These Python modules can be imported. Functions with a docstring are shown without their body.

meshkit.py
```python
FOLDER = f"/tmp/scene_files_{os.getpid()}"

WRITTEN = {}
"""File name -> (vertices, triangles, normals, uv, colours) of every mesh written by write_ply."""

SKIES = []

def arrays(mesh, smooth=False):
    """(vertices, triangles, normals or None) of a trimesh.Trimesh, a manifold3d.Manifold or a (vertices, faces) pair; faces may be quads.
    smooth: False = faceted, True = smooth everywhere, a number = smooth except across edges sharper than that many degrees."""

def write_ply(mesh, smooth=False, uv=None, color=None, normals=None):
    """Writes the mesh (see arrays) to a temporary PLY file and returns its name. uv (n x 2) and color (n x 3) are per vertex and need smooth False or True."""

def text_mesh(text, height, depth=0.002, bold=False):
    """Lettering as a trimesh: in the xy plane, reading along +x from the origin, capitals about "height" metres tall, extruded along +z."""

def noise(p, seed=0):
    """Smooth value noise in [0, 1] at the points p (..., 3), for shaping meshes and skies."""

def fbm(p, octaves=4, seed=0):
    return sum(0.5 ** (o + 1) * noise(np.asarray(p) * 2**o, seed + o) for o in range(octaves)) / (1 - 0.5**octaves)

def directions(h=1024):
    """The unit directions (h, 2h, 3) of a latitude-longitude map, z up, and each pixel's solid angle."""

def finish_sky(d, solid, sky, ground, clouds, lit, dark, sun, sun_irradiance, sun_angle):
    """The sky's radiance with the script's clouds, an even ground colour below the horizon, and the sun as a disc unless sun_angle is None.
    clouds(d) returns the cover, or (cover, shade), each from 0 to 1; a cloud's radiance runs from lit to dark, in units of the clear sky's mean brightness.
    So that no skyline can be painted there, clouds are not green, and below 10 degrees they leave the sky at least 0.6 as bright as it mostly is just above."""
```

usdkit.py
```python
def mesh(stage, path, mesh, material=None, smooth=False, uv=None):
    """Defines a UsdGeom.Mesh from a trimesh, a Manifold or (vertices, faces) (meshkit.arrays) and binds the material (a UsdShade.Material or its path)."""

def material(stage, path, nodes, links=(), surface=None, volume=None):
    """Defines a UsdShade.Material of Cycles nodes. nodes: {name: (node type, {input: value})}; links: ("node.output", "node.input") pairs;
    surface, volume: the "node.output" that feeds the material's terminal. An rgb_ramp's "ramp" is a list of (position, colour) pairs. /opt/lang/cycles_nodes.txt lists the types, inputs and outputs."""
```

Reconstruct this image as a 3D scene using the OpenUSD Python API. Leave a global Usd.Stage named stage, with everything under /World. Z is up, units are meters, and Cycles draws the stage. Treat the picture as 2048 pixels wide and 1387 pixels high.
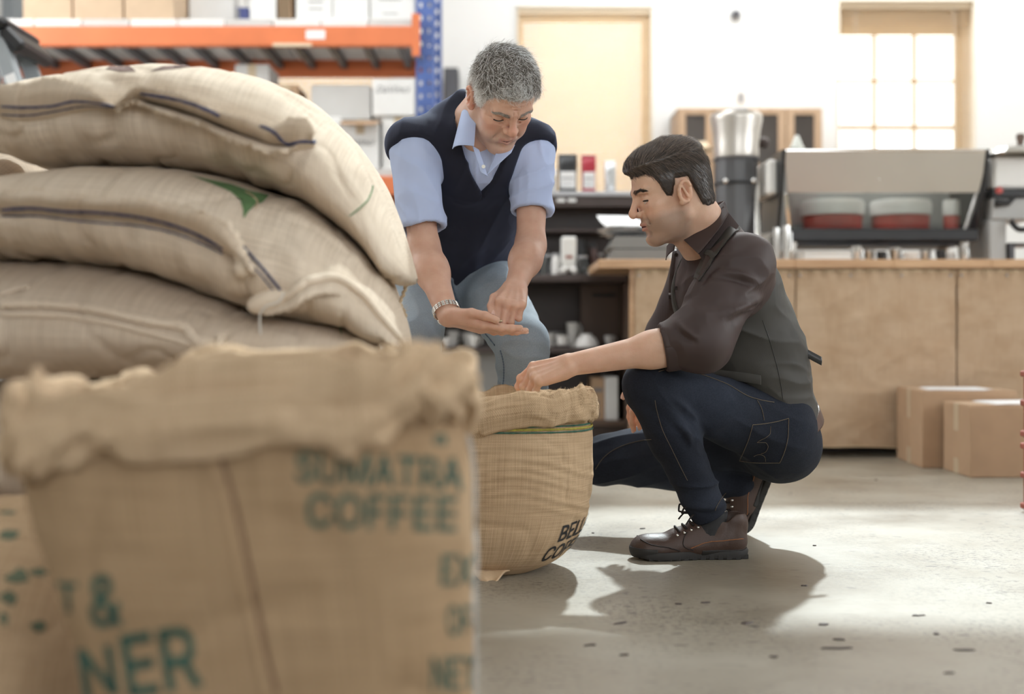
import math
import numpy as np
import trimesh
import manifold3d as m3
import usdkit
import meshkit
from pxr import Gf, Sdf, Usd, UsdGeom, UsdLux, UsdShade, Vt

stage = Usd.Stage.CreateInMemory()
UsdGeom.SetStageUpAxis(stage, 'Z')
UsdGeom.SetStageMetersPerUnit(stage, 1.0)
UsdGeom.Xform.Define(stage, '/World')
PI = math.pi

# ---------------------------------------------------------------- camera, sky, sun, lights, exposure
FPX, CAMZ, HORIZON = 2400.0, 0.593, 659.0          # focal length in pixels, eye height, horizon row of the 2048 x 1387 frame
cam = UsdGeom.Camera.Define(stage, '/World/camera')
cam.CreateFocalLengthAttr(FPX / 2048 * 36)
cam.CreateHorizontalApertureAttr(36.0)
cam.CreateVerticalApertureAttr(36.0 * 1387 / 2048)
cam.CreateVerticalApertureOffsetAttr(-(693.5 - HORIZON) / 2048 * 36)
cam.CreateFStopAttr(1.5)
cam.CreateFocusDistanceAttr(3.12)
cam.CreateExposureAttr(-1.03)
cam.CreateClippingRangeAttr(Gf.Vec2f(0.05, 500))
cam.AddTranslateOp().Set(Gf.Vec3d(0, 0, CAMZ))
cam.AddRotateXOp().Set(90)

sky = UsdLux.DomeLight.Define(stage, '/World/sky_light')
sky.CreateColorAttr(Gf.Vec3f(0.93, 0.97, 1.0))
sky.CreateIntensityAttr(2.6)

sun = UsdLux.DistantLight.Define(stage, '/World/sun_light')
SUN_DIR = np.array([-0.24, -1.0, -0.98])
sun.CreateAngleAttr(1.6)
sun.CreateIntensityAttr(2.1)
sun.CreateNormalizeAttr(True)
sun.CreateColorAttr(Gf.Vec3f(0.88, 0.98, 1.0))


def aim(prim, eye, direction):
    """Places a light so that its -z axis looks along direction."""
    z = -np.asarray(direction, float); z /= np.linalg.norm(z)
    up = np.array([0, 0, 1.0]) if abs(z[2]) < .95 else np.array([0, 1.0, 0])
    x = np.cross(up, z); x /= np.linalg.norm(x); y = np.cross(z, x)
    m = Gf.Matrix4d(*x, 0, *y, 0, *z, 0, *map(float, eye), 1)
    UsdGeom.Xformable(prim).AddTransformOp().Set(m)


aim(sun, (0, 0, 6), SUN_DIR)


def rect_light(name, eye, direction, w, h, power, color=(0.95, 0.98, 1.0)):
    l = UsdLux.RectLight.Define(stage, '/World/' + name)
    l.CreateWidthAttr(w); l.CreateHeightAttr(h)
    l.CreateIntensityAttr(power); l.CreateColorAttr(Gf.Vec3f(*color))
    aim(l, eye, direction)
    return l


# counter skylight inferred from the sun patch; other lamps added for fill, openings unseen
rect_light('stack_skylight_daylight', (-1.4, 4.6, 4.24), (0, 0, -1), 2.8, 1.5, 4.0, (1.0, .96, .90))
rect_light('counter_skylight_daylight', (2.4, 7.6, 4.24), (0, -.25, -1), 4.2, 1.5, 8.2, (1.0, .97, .93))
rect_light('right_window_daylight', (5.05, 2.6, 2.2), (-1, 0, -0.1), 3.4, 2.1, .85, (1.0, .92, .82))
rect_light('left_window_daylight', (-3.45, 5.6, 2.6), (1, -0.1, -0.25), 2.3, 1.7, 2.2, (1.0, .92, .82))
rect_light('rear_window_daylight', (1.8, -3.3, 2.3), (-0.1, 1, -0.15), 4.4, 2.1, .36, (1.0, 0.90, 0.78))


def P(px, py, d):
    """The point at depth d that the camera sees at pixel (px, py)."""
    return np.array([(px - 1024) / FPX * d, d, CAMZ - (py - HORIZON) / FPX * d])


# ---------------------------------------------------------------- prims, names, labels
def numbered(parent, name):
    if not stage.GetPrimAtPath(f'{parent}/{name}'):
        return f'{parent}/{name}'
    k = 1
    while stage.GetPrimAtPath(f'{parent}/{name}_{k:03d}'):
        k += 1
    return f'{parent}/{name}_{k:03d}'


def setdata(prim, label=None, cat=None, group=None, kind=None):
    for k, v in (('label', label), ('category', cat), ('group', group), ('kind', kind)):
        if v:
            prim.SetCustomDataByKey(k, v)


def thing(name, label, cat, loc=(0, 0, 0), rotz=0, group=None):
    x = UsdGeom.Xform.Define(stage, numbered('/World', name))
    x.AddTranslateOp().Set(Gf.Vec3d(*map(float, loc)))
    x.AddRotateZOp().Set(float(rotz))
    setdata(x.GetPrim(), label, cat, group)
    return x.GetPrim()


def obj(name, mesh, mat, parent=None, smooth=False, uv=None, label=None, cat=None, group=None, kind=None, world=False):
    """One Mesh prim under parent (or /World). world=True: the mesh is in world coordinates and parent only translated."""
    base = str(parent.GetPath()) if parent else '/World'
    if world and parent:
        t = np.array(UsdGeom.Xformable(parent).GetLocalTransformation()).T
        inv = np.linalg.inv(t)
        v, f, n = meshkit.arrays(mesh, False)
        mesh = (v @ inv[:3, :3].T + inv[:3, 3], f)
    m = usdkit.mesh(stage, numbered(base, name), mesh, '/World/Looks/' + mat, smooth=smooth, uv=uv)
    setdata(m.GetPrim(), label, cat, group, kind)
    return m.GetPrim()


def copy_of(proto, loc, rotz=0, label=None, cat=None, group=None):
    was = proto.GetCustomData()
    name = proto.GetName()
    if name[-4:-3] == '_' and name[-3:].isdigit():
        name = name[:-4]
    r = thing(name, label or was.get('label'), cat or was.get('category'), loc, rotz, group or was.get('group'))
    r.GetReferences().AddInternalReference(proto.GetPath())
    r.SetInstanceable(True)
    return r


def struct(name, mesh, mat, label=None, smooth=False):
    p = obj(name, mesh, mat, smooth=smooth)
    setdata(p, label, None, None, 'structure')
    return p


# ---------------------------------------------------------------- mesh helpers
def cat_mesh(ms):
    vs, fs, n = [], [], 0
    for m in ms:
        v, f, _ = meshkit.arrays(m, False)
        vs.append(v); fs.append(f + n); n += len(v)
    return trimesh.Trimesh(np.vstack(vs), np.vstack(fs), process=False)


def box(x0, x1, y0, y1, z0, z1, bev=0.0):
    """An axis-aligned box, with chamfered edges when bev > 0."""
    lo, hi = np.array([x0, y0, z0], float), np.array([x1, y1, z1], float)
    if bev <= 0:
        m = trimesh.creation.box(hi - lo)
        m.apply_translation((lo + hi) / 2)
        return m
    bev = min(bev, (hi - lo).min() * .45)
    pts = []
    for sx in (0, 1):
        for sy in (0, 1):
            for sz in (0, 1):
                c = np.array([(lo, hi)[s][i] for i, s in enumerate((sx, sy, sz))])
                d = np.array([(1, -1)[s] for s in (sx, sy, sz)]) * bev
                for i in range(3):
                    q = c + d; q[i] = c[i]
                    pts.append(q)
    h = m3.Manifold.hull_points(np.array(pts))
    return trimesh.Trimesh(*meshkit.arrays(h)[:2], process=False)


def move(m, loc=(0, 0, 0), rz=0, rx=0, ry=0, s=1):
    v, f, _ = meshkit.arrays(m, False)
    v = v * np.asarray(s, float)
    T = trimesh.transformations
    R = (T.rotation_matrix(rz, [0, 0, 1]) @ T.rotation_matrix(ry, [0, 1, 0]) @ T.rotation_matrix(rx, [1, 0, 0]))[:3, :3]
    return trimesh.Trimesh(v @ R.T + np.asarray(loc, float), f, process=False)


def lathe(profile, n=32):
    """profile: (radius, z) pairs from bottom to top; closed where the radius is 0."""
    pr = np.asarray(profile, float)
    a = np.arange(n) * 2 * PI / n
    v = np.stack([np.outer(pr[:, 0], np.cos(a)), np.outer(pr[:, 0], np.sin(a)), np.repeat(pr[:, 1:], n, 1)], -1).reshape(-1, 3)
    i, j = np.meshgrid(np.arange(len(pr) - 1), np.arange(n), indexing='ij')
    q = np.stack([i * n + j, i * n + (j + 1) % n, (i + 1) * n + (j + 1) % n, (i + 1) * n + j], -1).reshape(-1, 4)
    m = trimesh.Trimesh(v, np.vstack([q[:, [0, 1, 2]], q[:, [0, 2, 3]]]), process=False)
    m.merge_vertices()
    return trimesh.Trimesh(m.vertices, m.faces[m.area_faces > 1e-14], process=False)


def smooth_path(pts, n):
    """A Catmull-Rom curve through pts, n samples evenly spaced by length."""
    from scipy.interpolate import CubicSpline, PchipInterpolator
    p = np.asarray(pts, float)
    t = np.r_[0, np.cumsum(np.linalg.norm(np.diff(p, axis=0), axis=1) + 1e-9)]
    return PchipInterpolator(t, p, axis=0)(np.linspace(0, t[-1], n))


def tube(pts, r, sides=8, caps=True):
    p = np.asarray(pts, float)
    r = np.broadcast_to(np.asarray(r, float), (len(p),))
    t = np.gradient(p, axis=0); t /= np.linalg.norm(t, axis=1, keepdims=True) + 1e-12
    a = np.cross(t[0], [0, 0, 1.0] if abs(t[0][2]) < .9 else [1.0, 0, 0]); a /= np.linalg.norm(a)
    A = []
    for k in range(len(p)):
        a = a - t[k] * (a @ t[k]); a /= np.linalg.norm(a) + 1e-12
        A.append(a)
    A = np.array(A); B = np.cross(t, A)
    ang = np.arange(sides) * 2 * PI / sides
    v = p[:, None] + r[:, None, None] * (np.cos(ang)[None, :, None] * A[:, None] + np.sin(ang)[None, :, None] * B[:, None])
    i, j = np.meshgrid(np.arange(len(p) - 1), np.arange(sides), indexing='ij')
    q = np.stack([i * sides + j, i * sides + (j + 1) % sides, (i + 1) * sides + (j + 1) % sides, (i + 1) * sides + j], -1).reshape(-1, 4)
    f = [q[:, [0, 1, 2]], q[:, [0, 2, 3]]]
    v = v.reshape(-1, 3)
    if caps:
        n = len(v)
        v = np.vstack([v, p[:1], p[-1:]])
        k = np.arange(sides); k2 = (k + 1) % sides
        f += [np.stack([np.full(sides, n), k2, k], 1), np.stack([np.full(sides, n + 1), (len(p) - 1) * sides + k, (len(p) - 1) * sides + k2], 1)]
    return trimesh.Trimesh(v, np.vstack(f), process=False)


def bar(a, b, w, h, bev=0.0):
    """A square bar from a to b, w wide across, h high."""
    a, b = np.asarray(a, float), np.asarray(b, float)
    L = np.linalg.norm(b - a)
    m = box(0, L, -w / 2, w / 2, -h / 2, h / 2, bev)
    x = (b - a) / L
    up = np.array([0, 0, 1.0]) if abs(x[2]) < .95 else np.array([0, 1.0, 0])
    y = np.cross(up, x); y /= np.linalg.norm(y); z = np.cross(x, y)
    v = np.asarray(m.vertices) @ np.stack([x, y, z]) + a
    return trimesh.Trimesh(v, m.faces, process=False)


def sheet(grid, thick=0.0):
    """A mesh over a grid of points (rows, columns, 3); thickened along its normals."""
    g = np.asarray(grid, float); R, C = g.shape[:2]
    i, j = np.meshgrid(np.arange(R - 1), np.arange(C - 1), indexing='ij')
    q = np.stack([i * C + j, i * C + j + 1, (i + 1) * C + j + 1, (i + 1) * C + j], -1).reshape(-1, 4)
    f = np.vstack([q[:, [0, 1, 2]], q[:, [0, 2, 3]]])
    v = g.reshape(-1, 3)
    if not thick:
        return trimesh.Trimesh(v, f, process=False)
    n = meshkit.arrays((v, f), True)[2]
    m = len(v)
    edge = np.r_[np.arange(C), np.arange(1, R) * C + C - 1, (R - 1) * C + np.arange(C - 2, -1, -1), np.arange(R - 2, 0, -1) * C]
    e2 = np.roll(edge, -1)
    side = np.vstack([np.stack([edge, edge + m, e2 + m], 1), np.stack([edge, e2 + m, e2], 1)])
    return trimesh.Trimesh(np.vstack([v + n * thick / 2, v - n * thick / 2]), np.vstack([f, f[:, ::-1] + m, side]), process=False)


def quad(a, b, c, d):
    return trimesh.Trimesh(np.array([a, b, c, d], float), [[0, 1, 2], [0, 2, 3]], process=False)


def closed_grid(V):
    """A surface over rows of closed rings (R, C, 3), capped at both ends by the ring centres."""
    V = np.asarray(V, float); R, C = V.shape[:2]
    i, j = np.meshgrid(np.arange(R - 1), np.arange(C), indexing='ij')
    q = np.stack([i * C + j, i * C + (j + 1) % C, (i + 1) * C + (j + 1) % C, (i + 1) * C + j], -1).reshape(-1, 4)
    v = np.vstack([V.reshape(-1, 3), V[0].mean(0)[None], V[-1].mean(0)[None]])
    k = np.arange(C); k2 = (k + 1) % C
    f = np.vstack([q[:, [0, 1, 2]], q[:, [0, 2, 3]], np.stack([np.full(C, R * C), k2, k], 1), np.stack([np.full(C, R * C + 1), (R - 1) * C + k, (R - 1) * C + k2], 1)])
    return trimesh.Trimesh(v, f, process=False)


def nrm(p, seed=0, octaves=3):
    """Signed noise of about -1..1."""
    return 2 * meshkit.fbm(np.asarray(p), octaves, seed) - 1


def raycast(mesh, px, py):
    """Where the rays through the pixels meet the mesh: (points, normals, hit)."""
    px, py = np.atleast_1d(np.asarray(px, float)), np.atleast_1d(np.asarray(py, float))
    d = np.stack([(px - 1024) / FPX, np.ones_like(px), -(py - HORIZON) / FPX], 1)
    d /= np.linalg.norm(d, axis=1, keepdims=True)
    o = np.tile([0, 0, CAMZ], (len(px), 1))
    loc, ray, tri = mesh.ray.intersects_location(o, d, multiple_hits=False)
    pts, nor, hit = np.full((len(px), 3), np.nan), np.zeros((len(px), 3)), np.zeros(len(px), bool)
    pts[ray] = loc; nor[ray] = mesh.face_normals[tri]; hit[ray] = True
    nor[(nor * d).sum(1) > 0] *= -1
    return pts, nor, hit


# ---------------------------------------------------------------- materials
UsdGeom.Scope.Define(stage, '/World/Looks')


def mat(name, nodes, links, surface='p.BSDF'):
    return usdkit.material(stage, '/World/Looks/' + name, nodes, links, surface=surface)


def plain(name, color, rough=.5, metal=0.0, var=.08, scale=8.0, bump=0.0, bscale=60.0, **kw):
    """A principled surface whose tone wanders a little with noise."""
    c = np.asarray(color, float)
    nodes = {'co': ('texture_coordinate', {}),
             'n': ('noise_texture', {'scale': scale, 'detail': 4.0}),
             'r': ('rgb_ramp', {'ramp': [(0.25, tuple(np.clip(c * (1 - var), 0, 1))), (0.75, tuple(np.clip(c * (1 + var), 0, 1)))]}),
             'p': ('principled_bsdf', {'roughness': rough, 'metallic': metal, **kw})}
    links = [('co.object', 'n.vector'), ('n.fac', 'r.fac'), ('r.color', 'p.base_color')]
    if bump:
        nodes['bn'] = ('noise_texture', {'scale': bscale, 'detail': 3.0})
        nodes['b'] = ('bump', {'strength': 1.0, 'distance': bump})
        links += [('co.object', 'bn.vector'), ('bn.fac', 'b.height'), ('b.normal', 'p.normal')]
    return mat(name, nodes, links)


def wood(name, dark, light, rough=.4, axis=(1, 12, 12), scale=3.0):
    return mat(name, {'co': ('texture_coordinate', {}), 'm': ('mapping', {'scale': axis}),
                      'n': ('noise_texture', {'scale': scale, 'detail': 6.0, 'distortion': .6}),
                      'r': ('rgb_ramp', {'ramp': [(.3, dark), (.7, light)]}), 'p': ('principled_bsdf', {'roughness': rough})},
               [('co.object', 'm.vector'), ('m.vector', 'n.vector'), ('n.fac', 'r.fac'), ('r.color', 'p.base_color')])


def burlap(name, dark, light, pitch=0.0042, bump=.0006, stain=(.62, .5, .36), stain_amt=.25):
    """Woven jute: the mesh's uv is in metres along weft and warp."""
    k = 1 / pitch
    nodes = {'uv': ('uvmap', {'attribute': 'st'}), 'co': ('geometry', {}),
             'dn': ('noise_texture', {'scale': 90.0, 'detail': 2.0}),
             'ds': ('vector_math', {'math_type': 'scale', 'scale': 0.0022}),
             'add': ('vector_math', {'math_type': 'add'}),
             'sep': ('separate_xyz', {}),
             'u': ('math', {'math_type': 'multiply', 'value2': k * 2 * PI}), 'v': ('math', {'math_type': 'multiply', 'value2': k * 2 * PI}),
             'su': ('math', {'math_type': 'sine'}), 'sv': ('math', {'math_type': 'sine'}),
             'mul': ('math', {'math_type': 'multiply'}),
             'half': ('math', {'math_type': 'multiply_add', 'value2': .5, 'value3': .5}),
             # slubs: streaks along weft and along warp
             'mw': ('mapping', {'scale': (6, 420, 1)}), 'nw': ('noise_texture', {'scale': 1.0, 'detail': 3.0}),
             'mp': ('mapping', {'scale': (420, 6, 1)}), 'np': ('noise_texture', {'scale': 1.0, 'detail': 3.0}),
             'avg': ('math', {'math_type': 'add'}),
             'h': ('math', {'math_type': 'multiply_add', 'value2': .36, 'value3': .0}),
             'fac': ('math', {'math_type': 'multiply_add', 'value2': .62}),
             'r': ('rgb_ramp', {'ramp': [(.45, dark), (1.02, light)]}),
             'big': ('noise_texture', {'scale': 7.0, 'detail': 5.0, 'roughness': .6}),
             'br': ('rgb_ramp', {'ramp': [(.35, (0, 0, 0)), (.75, (1, 1, 1))]}),
             'bm': ('math', {'math_type': 'multiply', 'value2': stain_amt}),
             'mix': ('mix_color', {'blend_type': 'multiply', 'b': stain}),
             'b': ('bump', {'strength': 1.0, 'distance': bump}),
             'p': ('principled_bsdf', {'roughness': .95, 'specular_ior_level': .12, 'sheen_weight': .25, 'sheen_roughness': .5, 'sheen_tint': light})}
    links = [('co.position', 'dn.vector'), ('dn.color', 'ds.vector1'), ('uv.UV', 'add.vector1'), ('ds.vector', 'add.vector2'), ('add.vector', 'sep.vector'),
             ('sep.x', 'u.value1'), ('sep.y', 'v.value1'), ('u.value', 'su.value1'), ('v.value', 'sv.value1'),
             ('su.value', 'mul.value1'), ('sv.value', 'mul.value2'), ('mul.value', 'half.value1'),
             ('uv.UV', 'mw.vector'), ('mw.vector', 'nw.vector'), ('uv.UV', 'mp.vector'), ('mp.vector', 'np.vector'),
             ('nw.fac', 'avg.value1'), ('np.fac', 'avg.value2'), ('half.value', 'h.value1'),
             ('avg.value', 'fac.value1'), ('h.value', 'fac.value3'), ('fac.value', 'r.fac'),
             ('co.position', 'big.vector'), ('big.fac', 'br.fac'), ('br.color', 'bm.value1'), ('bm.value', 'mix.fac'),
             ('r.color', 'mix.a'), ('mix.result', 'p.base_color'), ('fac.value', 'b.height'), ('b.normal', 'p.normal')]
    return mat(name, nodes, links)


def glow(name, color, strength):
    return mat(name, {'e': ('emission', {'color': color, 'strength': strength})}, [], 'e.emission')


def pane(name, tint=(1, 1, 1), ior=1.45, rough=.02):
    return mat(name, {'f': ('fresnel', {'IOR': ior}), 't': ('transparent_bsdf', {'color': tint}), 'g': ('glossy_bsdf', {'roughness': rough, 'color': (1, 1, 1)}), 'm': ('mix_closure', {})},
               [('f.fac', 'm.fac'), ('t.BSDF', 'm.closure1'), ('g.BSDF', 'm.closure2')], 'm.closure')


plain('wall_paint', (.80, .79, .765), .9, var=.02, scale=3)
plain('ceiling_paint', (.78, .78, .76), .9, var=.02)
plain('white_paint', (.82, .81, .78), .6, var=.03)
plain('cream_paint', (.84, .76, .63), .6, var=.04)
plain('orange_paint', (.72, .20, .075), .45, var=.10, scale=4)
plain('blue_paint', (.075, .13, .36), .45, var=.22, scale=9)
plain('galvanised', (.42, .42, .43), .45, .6, var=.15)
plain('dark_steel', (.10, .10, .11), .5, .4, var=.15)
plain('black_plastic', (.018, .018, .02), .4, var=.1)
plain('charcoal_metal', (.085, .085, .09), .35, var=.08)
plain('grey_plastic', (.21, .21, .20), .45, var=.05)
plain('pale_grey_plastic', (.45, .45, .44), .4, var=.05)
plain('white_card', (.80, .79, .77), .75, var=.04)
plain('grey_card', (.60, .59, .57), .8, var=.05)
plain('brown_card', (.46, .305, .19), .85, var=.06, scale=12)
plain('brown_card_pale', (.60, .44, .30), .85, var=.06, scale=12)
plain('brown_card_dark', (.22, .15, .09), .9, var=.1)
plain('card_tape', (.55, .44, .30), .35, var=.05)
plain('dark_brown', (.060, .040, .034), .45, var=.18, scale=5)
plain('mid_brown', (.115, .072, .052), .5, var=.18, scale=5)
plain('paper', (.86, .86, .86), .8, var=.02)
plain('china', (.82, .80, .77), .25, var=.03)
plain('steel', (.62, .59, .55), .28, 1.0, var=.06, scale=3)
plain('brushed_steel', (.66, .62, .57), .36, 1.0, var=.05, scale=2)
plain('chrome', (.80, .79, .77), .12, 1.0, var=.03)
plain('dark_glass', (.05, .045, .04), .12, var=.2)
plain('cupboard_glass', (.075, .063, .055), .15, var=.2, scale=4)
plain('red_plastic', (.50, .075, .06), .4, var=.08)
plain('red_foil', (.42, .025, .045), .35, var=.12)
plain('black_foil', (.025, .025, .027), .3, var=.2)
plain('silver_foil', (.62, .63, .64), .3, .6, var=.2, scale=20)
plain('label_grey', (.35, .35, .36), .6)
plain('ink_black', (.02, .02, .022), .7)
plain('ink_grey', (.20, .20, .21), .7)
plain('ink_green', (.035, .090, .070), .85, var=.45, scale=60)
plain('ink_green_faded', (.14, .17, .115), .9, var=.3, scale=40)
plain('ink_leaf', (.11, .21, .085), .9, var=.2, scale=30)
plain('ink_brown', (.13, .060, .040), .9, var=.25, scale=30)
plain('blue_binder', (.06, .075, .22), .5)
plain('grey_paint', (.33, .36, .38), .4, var=.05)
plain('dark_bottle', (.05, .02, .015), .15)
plain('pale_bottle', (.80, .82, .76), .3)
plain('red_terracotta', (.34, .10, .07), .6, var=.1)
plain('dark_rubber', (.015, .015, .015), .6)
wood('beech', (.50, .29, .15), (.66, .42, .24), .38)
wood('oak', (.46, .30, .18), (.58, .40, .26), .42, (12, 12, 1))
wood('bamboo', (.72, .58, .41), (.82, .68, .50), .55, (1, 30, 60), 2)
pane('window_glass', (.97, .98, .98))
pane('clear_glass', (.86, .88, .87))
mat('blind_slat', {'co': ('texture_coordinate', {}), 'm': ('mapping', {'scale': (1.5, 20, 40)}), 'n': ('noise_texture', {'scale': 2.0, 'detail': 4.0}),
                   'r': ('rgb_ramp', {'ramp': [(.3, (.80, .66, .48)), (.7, (.88, .76, .58))]}),
                   'd': ('diffuse_bsdf', {}), 't': ('translucent_bsdf', {}), 'x': ('mix_closure', {'fac': .52})},
    [('co.object', 'm.vector'), ('m.vector', 'n.vector'), ('n.fac', 'r.fac'), ('r.color', 'd.color'), ('r.color', 't.color'), ('d.BSDF', 'x.closure1'), ('t.BSDF', 'x.closure2')], 'x.closure')
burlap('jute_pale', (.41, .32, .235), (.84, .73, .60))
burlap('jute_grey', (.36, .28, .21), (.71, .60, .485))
burlap('jute_gold', (0.3, 0.2, 0.11), (0.7, 0.52, 0.345))
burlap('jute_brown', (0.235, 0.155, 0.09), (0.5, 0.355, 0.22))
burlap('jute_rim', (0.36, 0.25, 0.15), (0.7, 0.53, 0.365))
burlap('jute_cover', (0.44, 0.31, 0.205), (0.62, 0.465, 0.325), stain_amt=.45)
plain('jute_cord', (.52, .40, .26), .95, var=.2, scale=80)
plain('blue_stripe', (.045, .055, .13), .95, var=.4, scale=150)
plain('yellow_stripe', (.42, .36, .07), .95, var=.3, scale=150)
plain('green_stripe', (.05, .14, .10), .95, var=.4, scale=150)
plain('pale_seam', (.50, .49, .46), .95, var=.15, scale=60)  # paleness stands for backlight on the front sack's edge
plain('white_thread', (.72, .70, .66), .9)
plain('green_bean', (.54, .44, .29), .6, var=.25, scale=60)
plain('roasted_bean', (.14, .07, .035), .45, var=.25, scale=60)
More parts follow.
